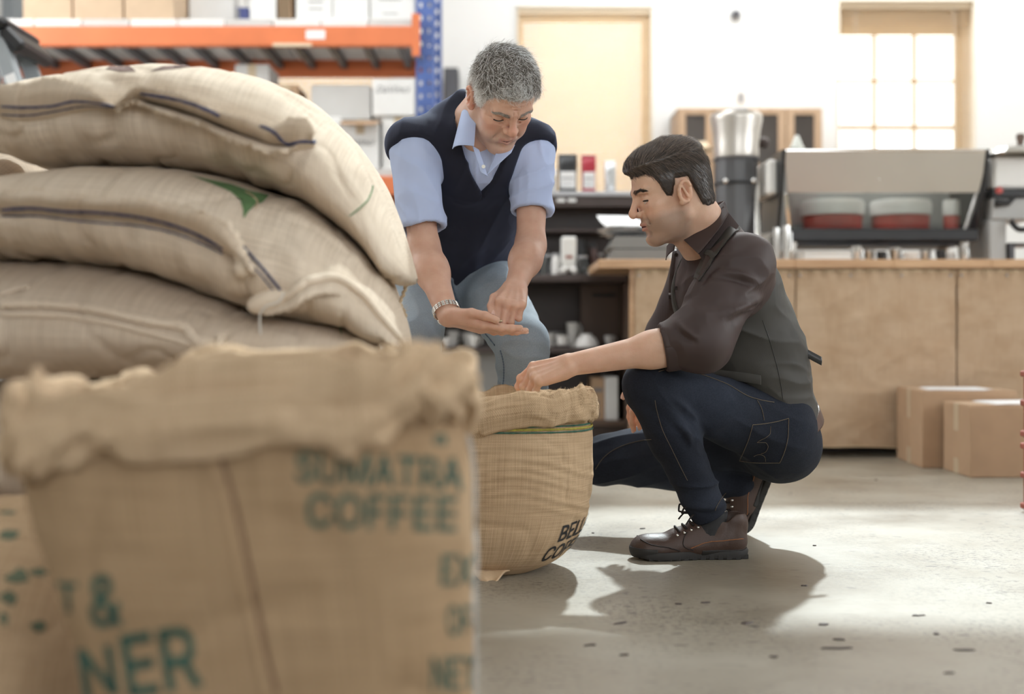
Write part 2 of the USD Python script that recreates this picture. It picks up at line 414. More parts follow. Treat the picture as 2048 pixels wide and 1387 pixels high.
# worn painted concrete: mottling, long scratches, dark scuffs
mat('concrete', {
    'g': ('geometry', {}), 'n1': ('noise_texture', {'scale': 1.3, 'detail': 7.0, 'roughness': .6}), 'r1': ('rgb_ramp', {'ramp': [(.3, (.20, .165, .12)), (.5, (.31, .275, .215)), (.72, (.41, .385, .32))]}),
    'n2': ('noise_texture', {'scale': 26.0, 'detail': 5.0, 'roughness': .7}), 'r2': ('rgb_ramp', {'ramp': [(.56, (0, 0, 0)), (.66, (1, 1, 1))]}),
    'n3': ('noise_texture', {'scale': 1.1, 'detail': 2.0}), 'r3': ('rgb_ramp', {'ramp': [(.48, (0, 0, 0)), (.62, (1, 1, 1))]}),
    'sm': ('math', {'math_type': 'multiply'}), 's2': ('math', {'math_type': 'multiply', 'value2': .75}),
    'mix': ('mix_color', {'b': (.075, .062, .05)}),
    'mm': ('mapping', {'scale': (9, 60, 1), 'rotation': (0, 0, .35)}), 'n4': ('noise_texture', {'scale': 1.0, 'detail': 4.0, 'distortion': .5}), 'r4': ('rgb_ramp', {'ramp': [(.66, (0, 0, 0)), (.70, (1, 1, 1))]}),
    'k4': ('math', {'math_type': 'multiply', 'value2': .35}),
    'mix2': ('mix_color', {'b': (.10, .085, .07)}),
    'mc': ('mapping', {'rotation': (0, 0, -.5), 'scale': (1, .55, 1)}), 'v5': ('voronoi_texture', {'feature': 'distance_to_edge', 'scale': 1.5}), 'r5': ('rgb_ramp', {'ramp': [(0, (1, 1, 1)), (.008, (0, 0, 0))]}),
    'k5': ('math', {'math_type': 'multiply', 'value2': .06}), 'mix3': ('mix_color', {'b': (.16, .14, .12)}),
    'n6': ('noise_texture', {'scale': 75.0, 'detail': 4.0, 'roughness': .75}), 'r6': ('rgb_ramp', {'ramp': [(.50, (0, 0, 0)), (.60, (1, 1, 1))]}), 'n7': ('noise_texture', {'scale': 2.3, 'detail': 3.0}), 'r7': ('rgb_ramp', {'ramp': [(.42, (0, 0, 0)), (.66, (1, 1, 1))]}), 'k6': ('math', {'math_type': 'multiply'}), 'k7': ('math', {'math_type': 'multiply', 'value2': .8}), 'mix4': ('mix_color', {'b': (.11, .092, .075)}),
    'mv': ('mapping', {'scale': (15, 34, 1), 'rotation': (0, 0, .12)}), 'vn': ('noise_texture', {'scale': 14.0, 'detail': 2.0}), 'vs': ('vector_math', {'math_type': 'scale', 'scale': .9}), 'va': ('vector_math', {'math_type': 'add'}),
    'v8': ('voronoi_texture', {'scale': 1.0}), 'lt': ('map_range', {'from_min': .10, 'from_max': .22, 'to_min': 1.0, 'to_max': 0.0, 'clamp': True}), 'sv8': ('separate_xyz', {}), 'gt': ('map_range', {'from_min': .45, 'from_max': .9, 'to_min': 0.0, 'to_max': 1.0, 'clamp': True}),
    'k8': ('math', {'math_type': 'multiply'}), 'r8': ('rgb_ramp', {'ramp': [(.35, (.12, .12, .12)), (.6, (1, 1, 1))]}), 'k9': ('math', {'math_type': 'multiply'}), 'mix5': ('mix_color', {'b': (.05, .042, .034)}),
    'rr': ('map_range', {'from_min': .3, 'from_max': .7, 'to_min': .30, 'to_max': .52}),
    'b': ('bump', {'strength': .5, 'distance': .002}),
    'p': ('principled_bsdf', {'specular_ior_level': .5})},
    [('g.position', 'n1.vector'), ('n1.fac', 'r1.fac'), ('g.position', 'n2.vector'), ('n2.fac', 'r2.fac'), ('g.position', 'n3.vector'), ('n3.fac', 'r3.fac'),
     ('r2.color', 'sm.value1'), ('r3.color', 'sm.value2'), ('sm.value', 's2.value1'), ('s2.value', 'mix.fac'), ('r1.color', 'mix.a'),
     ('g.position', 'mm.vector'), ('mm.vector', 'n4.vector'), ('n4.fac', 'r4.fac'), ('r4.color', 'k4.value1'), ('k4.value', 'mix2.fac'), ('mix.result', 'mix2.a'),
     ('g.position', 'mc.vector'), ('mc.vector', 'v5.vector'), ('v5.distance', 'r5.fac'), ('r5.color', 'k5.value1'), ('k5.value', 'mix3.fac'), ('mix2.result', 'mix3.a'), ('g.position', 'n6.vector'), ('n6.fac', 'r6.fac'), ('g.position', 'n7.vector'), ('n7.fac', 'r7.fac'), ('r6.color', 'k6.value1'), ('r7.color', 'k6.value2'), ('k6.value', 'k7.value1'), ('k7.value', 'mix4.fac'), ('mix3.result', 'mix4.a'), ('g.position', 'mv.vector'), ('g.position', 'vn.vector'), ('vn.color', 'vs.vector1'), ('mv.vector', 'va.vector1'), ('vs.vector', 'va.vector2'), ('va.vector', 'v8.vector'), ('v8.distance', 'lt.value'), ('v8.color', 'sv8.vector'), ('sv8.x', 'gt.value'),
     ('lt.result', 'k8.value1'), ('gt.result', 'k8.value2'), ('n7.fac', 'r8.fac'), ('k8.value', 'k9.value1'), ('r8.color', 'k9.value2'), ('k9.value', 'mix5.fac'), ('mix4.result', 'mix5.a'), ('mix5.result', 'p.base_color'),
     ('n1.fac', 'rr.value'), ('rr.result', 'p.roughness'), ('n2.fac', 'b.height'), ('b.normal', 'p.normal')])
# ---------------------------------------------------------------- the setting
XL, XR, YB, YF, ZC = -3.55, 5.15, 8.7, -3.5, 4.3
struct('floor', box(XL - .2, XR + .2, YF - .2, 9.1, -.12, 0), 'concrete', 'worn grey painted concrete floor with scuffs and scratches')


def holed(slab, holes):
    m = m3.Manifold(m3.Mesh(np.asarray(slab.vertices, np.float32), np.asarray(slab.faces, np.uint32)))
    for h in holes:
        m = m - m3.Manifold(m3.Mesh(np.asarray(h.vertices, np.float32), np.asarray(h.faces, np.uint32)))
    return trimesh.Trimesh(*meshkit.arrays(m)[:2], process=False)


WIN = [(.033, 1.019, 1.36, 2.938), (2.36, 3.357, 1.36, 2.985), (-1.86, -.86, 1.36, 2.938)]
struct('wall_back', holed(box(XL, XR, YB, YB + .35, 0, ZC), [box(a, b, YB - 1, YB + 1, c, d) for a, b, c, d in WIN]), 'wall_paint', 'white painted back wall with deep window openings')
struct('wall_left', holed(box(XL - .15, XL, YF, YB + .35, 0, ZC), [box(XL - 1, XL + 1, 4.4, 6.8, 1.7, 3.5)]), 'wall_paint', 'white painted wall on the left side')  # side and rear wall openings are unseen, added to let fill light in
struct('wall_right', holed(box(XR, XR + .15, YF, YB + .35, 0, ZC), [box(XR - 1, XR + 1, .8, 4.4, 1.1, 3.3)]), 'wall_paint', 'white painted wall on the right side')
struct('wall_front', holed(box(XL, XR, YF - .15, YF, 0, ZC), [box(-.5, 4.1, YF - 1, YF + 1, 1.2, 3.4)]), 'wall_paint', 'white painted wall behind the viewpoint')
struct('ceiling', holed(box(XL - .15, XR + .15, YF - .15, YB + .35, ZC, ZC + .06), [box(.2, 4.6, 6.80, 8.42, ZC - 1, ZC + 1), box(-2.9, .1, 3.8, 5.2, ZC - 1, ZC + 1), box(-.7, .95, 5.35, 6.65, ZC - 1, ZC + 1)]), 'ceiling_paint', 'pale ceiling with a skylight opening and two added light openings')  # last two openings added to throw light onto the stack
struct('trim_1', cat_mesh([box(XL, XL + .075, 8.35, 8.45, 0, ZC), box(XL, XL + .05, 8.45, 8.7, 0, ZC)]), 'grey_paint', 'grey vertical pipe casing in the left corner')
struct('baseboard_back', box(XL, XR, YB - .02, YB, 0, .11, .004), 'white_paint', 'white baseboard along the back wall')


def window(n, a, b, c, d, cols, rows, label, head=.19):
    """A wooden casement in a deep opening: frame, bars and one pane per light."""
    w = UsdGeom.Xform.Define(stage, f'/World/window_{n}').GetPrim()
    setdata(w, label, None, None, 'structure')
    y0, y1, t = YB + .25, YB + .31, .05
    obj('frame', cat_mesh([box(a, b, y0, y1, d - head, d, .004), box(a, b, y0, y1, c, c + t, .004), box(a, a + t, y0, y1, c, d, .004), box(b - t, b, y0, y1, c, d, .004)]), 'cream_paint', w)
    xs, zs = np.linspace(a + t, b - t, cols + 1), np.linspace(c + t, d - head, rows + 1)
    for x in xs[1:-1]:
        obj('glazing_bar', box(x - .012, x + .012, y0 + .01, y1 - .01, c + t, d - head), 'cream_paint', w)
    for z in zs[1:-1]:
        obj('glazing_bar', box(a + t, b - t, y0 + .012, y1 - .012, z - .014, z + .014), 'cream_paint', w)
    for i in range(cols):
        for j in range(rows):
            obj('pane', box(xs[i], xs[i + 1], y0 + .028, y0 + .032, zs[j], zs[j + 1]), 'window_glass', w)
    obj('sill', box(a - .02, b + .02, YB - .05, YB + .25, c - .035, c, .006), 'white_paint', w)
    obj('lining', cat_mesh([box(a, a + .012, YB - .012, y0, c, d), box(b - .012, b, YB - .012, y0, c, d), box(a, b, YB - .012, y0, d - .012, d)]), 'cream_paint', w)


window(1, *WIN[0], 1, 1, 'window behind the closed wooden blind in the middle of the back wall', .05)
window(2, *WIN[1], 3, 4, 'bright window at the right of the back wall')
window(3, *WIN[2], 1, 1, 'window behind the pallet rack', .05)


def blind(a, b, c, d, y, tilt, label, gather=0):
    t = thing('window_blind', label, 'blind', ((a + b) / 2, y, d))
    w, h = b - a, d - c
    obj('head_rail', box(-w / 2, w / 2, -.025, .02, -.045, 0, .004), 'bamboo', t)
    z, k = -.055, 0
    while z > -h + .03:
        dz = .0075 if k < gather else .0235
        tl = .12 if k < gather else tilt
        s = move(box(-w / 2, w / 2, -.0125, .0125, -.0011, .0011), (0, 0, z), rx=tl)
        obj('slat', s, 'blind_slat', t)
        z -= dz; k += 1
    obj('bottom_rail', box(-w / 2, w / 2, -.013, .013, -h + .005, -h + .022, .003), 'bamboo', t)
    for x in (-w * .37, w * .37):
        obj('ladder_cord', tube([(x, -.016, -.045), (x, -.016, -h + .02)], .0016, 5), 'white_thread', t)


blind(WIN[0][0] + .014, WIN[0][1] - .014, WIN[0][2], WIN[0][3] - .012, YB + .03, 1.12, 'closed pale wooden slatted blind filling the window behind the two men')
blind(WIN[1][0] + .014, WIN[1][1] - .014, WIN[1][2], WIN[1][3] - .012, YB + .05, -.22, 'open slatted wooden blind over the bright window on the right', 14)
blind(WIN[2][0] + .014, WIN[2][1] - .014, WIN[2][2], WIN[2][3] - .012, YB + .03, 1.12, 'pale slatted blind glowing behind the pallet rack')

# small things on the back wall
t = thing('wall_fitting', 'small dark round fitting high on the white wall between the windows', 'fitting', P(1471, 30, YB))
obj('plate', move(lathe([(0, 0), (.042, 0), (.042, .008), (.03, .02), (0, .022)], 24), rx=PI / 2), 'galvanised', t, smooth=30)
obj('cap', move(lathe([(.026, .015), (.026, .04), (.016, .055), (0, .058)], 24), rx=PI / 2), 'dark_steel', t, smooth=30)
t = thing('hook', 'small grey hook on the wall just above the glazed cupboard', 'hook', P(1482, 196, YB))
obj('plate', box(-.022, .022, -.008, 0, -.035, .035, .003), 'galvanised', t)
obj('prong', tube([(0, -.005, .01), (0, -.04, .005), (0, -.045, .03)], .006), 'galvanised', t, smooth=True)
t = thing('wall_speaker', 'black box loudspeaker on the wall behind the blue rack upright', 'speaker', P(903, 186, 8.55))
obj('cabinet', box(-.052, .052, -.08, .14, -.165, .165, .006), 'black_plastic', t)
obj('grille', box(-.045, .045, -.086, -.078, -.155, .155, .003), 'dark_steel', t)

# ---------------------------------------------------------------- pallet rack
RF, RB = 6.9, 7.68
rack = thing('pallet_rack', 'pallet rack with orange beams and blue perforated uprights along the left', 'rack', (0, 0, 0))


def upright_post(x0, x1, y0, y1):
    w = .003
    slab = holed(box(x0, x1, y0, y1, .0, 3.4), [box(x0 + w, x1 - w, y0 + w, y1 + 1, -.1, 3.6)])
    holes = []
    for k in range(44):
        z = .12 + k * .075
        for xc in (x0 + .028, x1 - .028):
            holes.append(box(xc - .008, xc + .008, y0 - .1, y0 + .02, z, z + .028))
    return holed(slab, [cat_mesh(holes)])


for x0, x1 in ((-.552, -.448), (-3.40, -3.296)):
    obj('upright', upright_post(x0, x1, RF, RF + .07), 'blue_paint', rack)
    obj('upright', upright_post(x0, x1, RB - .07, RB), 'blue_paint', rack)
    for k in range(5):
        z = .3 + k * .65
        obj('brace', bar((x0 + .05, RF + .05, z), (x0 + .05, RB - .05, z + (.6 if k % 2 else -.0)), .03, .03), 'galvanised', rack)
    obj('foot_plate', box(x0 - .02, x1 + .02, RF - .02, RF + .1, 0, .006), 'blue_paint', rack)
for z0, z1 in ((2.212, 2.326), (1.36, 1.47)):
    for y0, nm in ((RF - .052, 'beam'), (RB + .002, 'beam')):
        obj(nm, box(-3.30, -.55, y0, y0 + .05, z0, z1, .006), 'orange_paint', rack)
        for x in (-.56, -3.295):
            obj('beam_connector', box(x - .012, x + .035, y0 - .006, y0, z0 - .06, z1 + .07, .002), 'orange_paint', rack)
    for k in range(13):
        x = -3.12 + k * .205
        obj('deck_bar', box(x - .02, x + .02, RF, RB, z1 - .065, z1 - .022), 'dark_steel', rack)
    for k in range(10):
        x = -3.28 + k * .2735
        obj('deck_board', box(x, x + .266, RF - .03, RB + .03, z1 - .008, z1 + .046, .004), 'white_card' if k % 3 else 'grey_card', rack)
p = P(631, 69, RF - .054)
obj('sticker', box(p[0] - .055, p[0] + .055, RF - .0545, RF - .0525, p[2] - .026, p[2] + .026), 'paper', rack, label='white label stuck on the beam')
p = P(585, 90, RF - .06)
obj('wood_strip', box(p[0] - .11, p[0] + .11, RF - .075, RF - .053, 2.205, 2.222), 'bamboo', rack)


def carton(px0, px1, y, z0, z1, depth, m, label, cat='box', group=None, text=None, yaw=0, flaps=False, tape=True, name='cardboard_box', marks=None):
    """A carton whose front face spans pixels px0..px1 at depth y."""
    x0, x1 = (px0 - 1024) / FPX * y, (px1 - 1024) / FPX * y
    w, h = x1 - x0, z1 - z0
    t = thing(name, label, cat, ((x0 + x1) / 2, y, z0), yaw, group)
    obj('body', box(-w / 2, w / 2, 0, depth, 0, h, .003), m, t)
    if not flaps:
        obj('flap', box(-w / 2 + .002, w / 2 - .002, .002, depth / 2 - .001, h, h + .0025), m, t)
        obj('flap', box(-w / 2 + .002, w / 2 - .002, depth / 2 + .001, depth - .002, h, h + .0025), m, t)
    else:
        obj('flap', move(box(-w / 2, w / 2, -.11, 0, -.0015, .0015), (0, .004, h), rx=.35), 'brown_card', t)
        obj('flap', move(box(0, .018, 0, depth, -.0015, .0015), (w / 2 - .004, 0, h), ry=.1), 'brown_card', t)
        obj('flap', move(box(-w / 2, w / 2, 0, .11, -.0015, .0015), (0, depth - .004, h), rx=.2), 'brown_card', t)
    if tape:
        obj('tape', box(-.024, .024, -.0008, 0, h * .72, h + .003), 'card_tape', t)
        obj('tape', box(-.024, .024, 0, depth, h + .0026, h + .0034), 'card_tape', t)
    if text:
        s, hh, tz = text
        m_ = meshkit.text_mesh(s, hh, .0006, bold=False)
        m_.apply_translation(-m_.bounds.mean(0))
        v = np.asarray(m_.vertices).copy()
        v[:, 0] += v[:, 1] * .35
        sc = min(1, w * .82 / (v[:, 0].max() - v[:, 0].min()))
        v = np.stack([v[:, 0] * sc, -.0012 - v[:, 2] * 0 - (v[:, 2] > 0) * .0005, v[:, 1] * sc + h * tz], 1)
        obj('printed_name', trimesh.Trimesh(v, m_.faces, process=False), 'ink_grey', t)
    for (u, vv, uw, vh) in (marks or []):
        obj('printed_mark', box(-w / 2 + w * (u - uw / 2), -w / 2 + w * (u + uw / 2), -.0012, 0, h * (vv - vh / 2), h * (vv + vh / 2)), 'ink_grey', t)
    return t


ZT = 2.326 + .0475
carton(46, 143, RF + .02, ZT, ZT + .34, .4, 'brown_card_pale', 'plain brown cardboard box at the left end of the rack top shelf')
carton(147, 245, RF + .02, ZT, ZT + .34, .4, 'brown_card_pale', 'plain brown cardboard box, middle of the three on the rack top shelf')
carton(249, 347, RF + .02, ZT, ZT + .34, .4, 'brown_card_pale', 'brown cardboard box beside the white carton on the rack top shelf')
carton(378, 468, RF + .3, ZT, ZT + .36, .3, 'white_card', 'large plain white carton between brown box and blue binder', name='carton')
t = thing('ring_binder', 'blue ring binder standing on the rack top shelf between white cartons', 'binder', P(485, 40, RF + .12) * [1, 1, 0] + [0, 0, ZT])
obj('cover', box(-.036, .036, 0, .25, .0, .105, .004), 'blue_binder', t)
obj('spine_label', box(-.034, -.018, -.002, .0, .01, .095), 'ink_grey', t)
carton(500, 552, RF + .05, ZT, ZT + .34, .4, 'white_card', 'white carton right of the blue binder on the rack top shelf', name='carton', tape=False)
t = thing('cardboard_sheet', 'folded dark brown cardboard leaning between white cartons on the rack', 'cardboard', P(574, 40, RF + .05) * [1, 1, 0] + [0, 0, ZT])
obj('panel', move(box(-.05, .02, 0, .004, .006, .36), ry=-.03), 'brown_card_dark', t)
obj('flap', move(box(-.004, .0, 0, .35, .006, .36), (.024, 0, 0), ry=-.03), 'brown_card', t)
carton(592, 664, RF + .02, ZT, ZT + .34, .4, 'white_card', 'white carton with two printed lines on the rack top shelf', name='carton', marks=[(.55, .32, .42, .022), (.55, .20, .4, .02)], tape=False)
carton(666, 738, RF + .02, ZT, ZT + .34, .4, 'white_card', 'blank white carton in the middle of the right group on the rack', name='carton', tape=False)
carton(741, 829, RF + .02, ZT, ZT + .34, .4, 'white_card', 'white carton at the right end of the rack top shelf by the upright', name='carton', marks=[(.45, .36, .5, .02), (.45, .12, .35, .015)], tape=False)
ZL = 1.47 + .0475
carton(745, 829, RF + .0, ZL + .307, ZL + .515, .35, 'white_card', 'white carton printed with a dark script name, upper at the upright', name='carton', text=('DaVinci', .06, .72), tape=False)
carton(622, 741, RF + .12, ZL + .305, ZL + .505, .35, 'grey_card', 'wide pale grey carton lying on the lower rack level', name='carton', tape=False)
carton(764, 829, RF + .02, ZL, ZL + .30, .35, 'white_card', 'white carton with dark print under the script carton', name='carton', text=('DaVinci', .045, .55), marks=[(.5, .15, .3, .05)])
carton(684, 757, RF - .02, ZL, ZL + .272, .3, 'white_card', 'white carton with open brown flaps and a script name', name='carton', text=('DaVinci', .05, .55), flaps=True, tape=True)
carton(604, 681, RF - .02, ZL, ZL + .295, .3, 'white_card', 'white carton low on the rack just right of the sacks', name='carton')
carton(545, 596, RF + .1, ZL, ZL + .50, .3, 'brown_card', 'brown cardboard box on the lower rack level beside the grey carton', marks=[(.7, .9, .18, .06)])
carton(470, 538, RF + .1, ZL, ZL + .62, .3, 'grey_card', 'tall grey carton on the lower rack level near the red beam', name='carton')

# step ladder behind the stack (top cap and two rails seen)
lad = thing('step_ladder', 'grey step ladder with black top cap standing left of the rack', 'ladder', P(30, 75, 5.2) * [1, 1, 0])
LT = P(30, 75, 5.2)[2]
for y in (-.16, .16):
    obj('front_rail', bar((-.02, y * .8, LT - .01), (.62, y * 1.5, 0), .05, .065, .006), 'grey_paint', lad)
    obj('rear_rail', bar((-.13, y * .8, LT - .06), (-.42, y * 1.5, 0), .04, .05, .006), 'grey_paint', lad)
for k in range(1, 7):
    f = k / 7.0
    obj('tread', box(-.02 + .64 * f - .05, -.02 + .64 * f + .05, -.14 - .09 * f, .14 + .09 * f, LT * (1 - f) - .015, LT * (1 - f) + .015, .004), 'galvanised', lad)
obj('top_cap', cat_mesh([box(-.17, .04, -.19, .19, LT - .0, LT + .045, .018), box(-.15, -.06, -.17, .17, LT - .09, LT + .01, .015), move(box(-.0, .12, -.17, .17, -.03, .03, .015), (.01, 0, LT - .0), ry=.8)]), 'black_plastic', lad)
for zz, L in ((.25, .30), (.72, .14)):
    f = zz
    a = np.array([-.02, -.128, LT - .01]); b = np.array([.62, -.24, 0])
    q0, q1 = a + (b - a) * (.10 + .22 * (zz > .5)), a + (b - a) * (.26 + .2 * (zz > .5))
    obj('warning_label', bar(q0 + [0, -.027, 0], q1 + [0, -.027, 0], .004, .045), 'paper', lad)

# ---------------------------------------------------------------- dark shelf unit behind the men
UF = 6.2
unit = thing('shelf_unit', 'dark brown open shelf cabinet behind the standing man', 'cabinet', (0, 0, 0))
ux0, ux1 = -.53, .620
obj('top_board', box(ux0, ux1, UF + .125, UF + .62, .845, .885, .004), 'dark_brown', unit)
obj('shelf', box(ux0, ux1, UF + .13, UF + .6, .470, .500, .003), 'dark_brown', unit)
obj('bottom_board', box(ux0, ux1, UF + .13, UF + .6, .085, .112, .003), 'mid_brown', unit)
obj('side_panel', box(ux0 - .02, ux0, UF + .125, UF + .62, 0, .885, .003), 'dark_brown', unit)
obj('side_panel', box(ux1 - .02, ux1, UF + .13, UF + .6, 0, .845, .003), 'mid_brown', unit)
obj('back_panel', box(ux0, ux1, UF + .6, UF + .62, 0, .845), 'dark_brown', unit)
obj('front_panel', box(ux0, .06, UF + .30, UF + .312, .112, .470), 'pale_grey_plastic', unit, label='grey panel closing the lower bay')
obj('door', box(.38, .598, UF + .42, UF + .44, .50, .845, .004), 'mid_brown', unit)
obj('plinth', box(ux0, ux1, UF + .15, UF + .17, 0, .085), 'dark_brown', unit)
obj('handle', box(.44, .57, UF + .412, UF + .42, .775, .792, .002), 'black_plastic', unit)
hutch = thing('shelf_hutch', 'dark brown upper shelf with coffee bags standing on top', 'shelf', (0, 0, 0))
hy0, hy1 = UF + .32, UF + .62
obj('top_board', box(-.40, .82, hy0, hy1, 1.318, 1.345, .003), 'galvanised', hutch)
obj('fascia', box(-.40, .82, hy0 + .01, hy0 + .025, 1.262, 1.318, .002), 'dark_brown', hutch)
obj('back_panel', box(-.40, .82, hy1 - .02, hy1, .885, 1.318), 'dark_brown', hutch)
obj('side_panel', box(-.40, -.38, hy0 + .03, hy1 - .02, .885, 1.318), 'dark_brown', hutch)
obj('side_panel', box(.80, .82, hy0 + .03, hy1 - .02, .885, 1.318), 'dark_brown', hutch)
obj('shelf', box(-.38, .80, hy0 + .08, hy1 - .02, 1.13, 1.15, .002), 'dark_brown', hutch)
for px in (1122, 1144):
    p = P(px, 404, hy0 + .005)
    obj('shelf_ticket', box(p[0] - .022, p[0] + .022, hy0 + .004, hy0 + .0095, 1.288, 1.306), 'paper', hutch)


def coffee_bag(px, y, z, w, h, m, label, lab=True):
    t = thing('coffee_bag', label, 'coffee bag', ((px - 1024) / FPX * y, y, z))
    R = []
    for s in np.linspace(0, 1, 14):
        hw = w / 2 * (1 - .03 * math.sin(s * 6))
        hd = .045 * (1 - s ** 3) + .003 + .004 * math.sin(s * 9)
        a = np.linspace(0, 2 * PI, 25)[:-1]
        e = .45
        R.append(np.stack([hw * np.sign(np.cos(a)) * abs(np.cos(a)) ** e, hd * np.sign(np.sin(a)) * abs(np.sin(a)) ** .6, np.full(24, s * h)], 1))
    obj('pouch', closed_grid(R), m, t, smooth=50)
    obj('top_fold', box(-w / 2, w / 2, -.008, .008, h - .004, h + .012, .003), m, t)
    if lab:
        obj('label', box(-w * .4, w * .4, -.0525, -.048, h * .12, h * .56, .001), 'paper', t)
        obj('label_print', box(-w * .33, w * .33, -.0535, -.052, h * .36, h * .405), 'label_grey', t)
        obj('label_tear', cat_mesh([box(-w * .3, w * .3, -.0535, -.052, h * .25, h * .262), box(-w * .3, w * .18, -.0535, -.052, h * .21, h * .22)]), 'label_grey', t)
    return t


BY = hy0 + .11
coffee_bag(1135, BY, 1.345, .105, .205, 'black_foil', 'black coffee bag with white label on the dark shelf top')
coffee_bag(1177, BY, 1.345, .080, .200, 'red_foil', 'red coffee bag with white label on the dark shelf top')
coffee_bag(1220, BY, 1.345, .062, .165, 'silver_foil', 'narrow silver coffee bag, right end of the bags on the shelf', lab=False)
coffee_bag(1104, BY, 1.345, .05, .12, 'silver_foil', 'small silver coffee bag mostly behind the standing man sleeve', lab=False)


def cup(px, y, z, r, h, label, m='china', handle=True, name='cup', group=None, cat='cup', saucer=False):
    t = thing(name, label, cat, ((px - 1024) / FPX * y, y, z), 25, group)
    z0 = 0
    if saucer:
        obj('saucer', lathe([(0, 0), (r * .8, 0), (r * 1.7, .012), (r * 1.72, .015), (r * .7, .006), (0, .006)], 24), m, t, smooth=40)
        z0 = .006
    obj('bowl', move(lathe([(0, 0), (r * .62, 0), (r * .72, h * .2), (r * .95, h * .7), (r, h), (r * .93, h), (r * .86, h * .65), (r * .6, h * .12), (0, h * .1)], 24), (0, 0, z0)), m, t, smooth=40)
    if handle:
        obj('handle', tube(smooth_path([(r * .88, 0, h * .85 + z0), (r * 1.45, 0, h * .8 + z0), (r * 1.45, 0, h * .35 + z0), (r * .8, 0, h * .25 + z0)], 10), .004, 6), m, t, smooth=True)
    return t


S2 = .5015
G = 'white china crowded on the lower cabinet shelf'
for i, (px, yy, r, h, lab) in enumerate([
        (893, 6.41, .030, .05, 'small white cup at the far left of the lower shelf under the wristwatch'),
        (906, 6.56, .034, .085, 'tall white cup by the lower shelf left end'),
        (937, 6.54, .032, .075, 'white cup below the held hand on the lower shelf'),
        (948, 6.39, .030, .06, 'short white cup under the older man fingertips'),
        (1066, 6.50, .034, .09, 'white mug just right of the light jeans on the lower shelf'),
        (1098, 6.52, .034, .07, 'white mug in front of the dark gap on the lower shelf'),
        (1124, 6.42, .032, .055, 'white cup on a saucer left of the round bowl'),
        (1146, 6.56, .036, .13, 'tall white jug behind the cup on the lower shelf'),
        (1168, 6.74, .045, .125, 'wide white pot at the back of the lower shelf'),
        (1219, 6.51, .028, .06, 'small white cup at the right end of the lower shelf'),
        (1208, 6.69, .02, .10, 'thin grey pepper mill standing at the right end of the lower shelf')]):
    cup(px, yy, S2, r, h, lab, 'china' if i != 10 else 'grey_plastic', handle=i not in (10,), saucer=i == 6, cat='cup' if i != 10 else 'mill', name='cup' if i != 10 else 'pepper_mill')
t = thing('bowl', 'white round china bowl upside down on the lower shelf', 'bowl', ((1173 - 1024) / FPX * 6.44, 6.44, S2))
obj('shell', lathe([(.066, 0), (.064, .015), (.05, .045), (.03, .06), (0, .062)], 28), 'china', t, smooth=40)
obj('foot_ring', lathe([(.03, .058), (.028, .07), (.022, .07), (.022, .06)], 24), 'china', t, smooth=40)
t = thing('plate_stack', 'white plates in a slanting stack at the back of the lower shelf', 'plates', ((1100 - 1024) / FPX * 6.69, 6.69, S2 + .0))
for k in range(6):
    obj('plate', move(lathe([(0, 0), (.05, 0), (.085, .014), (.086, .018), (.05, .006), (0, .006)], 24), (.002 * k, 0, .012 * k + .0)), 'china', t, smooth=40)

# things on the shelf unit top
TZ = .8865
t = thing('bean_dispenser', 'white upright coffee grinder on two round feet on the dark cabinet', 'grinder', ((1138 - 1024) / FPX * 6.36, 6.36, TZ))
obj('tower', box(-.040, .040, 0, .1, .055, .20, .008), 'white_paint', t)
obj('base', box(-.036, .036, -.005, .1, .02, .056, .006), 'white_paint', t)
for x in (-.029, .029):
    obj('foot', move(trimesh.creation.icosphere(2, .019), (x, .0, .019)), 'china', t, smooth=True)
obj('badge', box(-.018, .018, -.0025, .0, .085, .1), 'red_terracotta', t)
t = thing('carafe', 'black plastic carafe beside the white grinder', 'carafe', ((1159 - 1024) / FPX * 6.54, 6.54, TZ))
obj('jug', lathe([(0, 0), (.05, 0), (.055, .03), (.05, .11), (.036, .17), (.042, .2), (.03, .2), (0, .19)], 28), 'black_plastic', t, smooth=40)
obj('handle', tube(smooth_path([(.04, 0, .17), (.085, 0, .16), (.085, 0, .07), (.05, 0, .05)], 12), .008, 8), 'black_plastic', t, smooth=True)
for px, yy, r, h, mm, lab in ((1096, 6.49, .032, .10, 'clear_glass', 'glass jar left of the white grinder'), (1112, 6.47, .026, .105, 'china', 'pale tin beside the white grinder'),
                              (1166, 6.36, .035, .085, 'clear_glass', 'glass jar right of the white grinder'), (1189, 6.37, .020, .14, 'dark_bottle', 'dark bottle at the end of the dark cabinet'),
                              (1185, 6.60, .020, .17, 'dark_bottle', 'taller dark bottle behind the end bottle on the dark cabinet'), (1084, 6.59, .04, .13, 'black_plastic', 'black canister by the older man elbow'),
                              (1201, 6.38, .016, .10, 'clear_glass', 'thin glass tumbler beside the counter end')):
    t = thing('jar' if 'jar' in lab else ('bottle' if 'bottle' in lab else ('tumbler' if 'tumbler' in lab else 'canister')), lab, 'jar' if 'jar' in lab else ('bottle' if 'bottle' in lab else 'container'), ((px - 1024) / FPX * yy, yy, TZ))
    obj('body', lathe([(0, 0), (r * .95, 0), (r, .006), (r, h * .72), (r * .75, h * .86), (r * .72, h), (0, h)], 22), mm, t, smooth=40)
    obj('lid', lathe([(0, h), (r * .78, h), (r * .78, h + .012), (0, h + .013)], 22), 'galvanised' if mm != 'dark_bottle' else 'black_plastic', t, smooth=40)
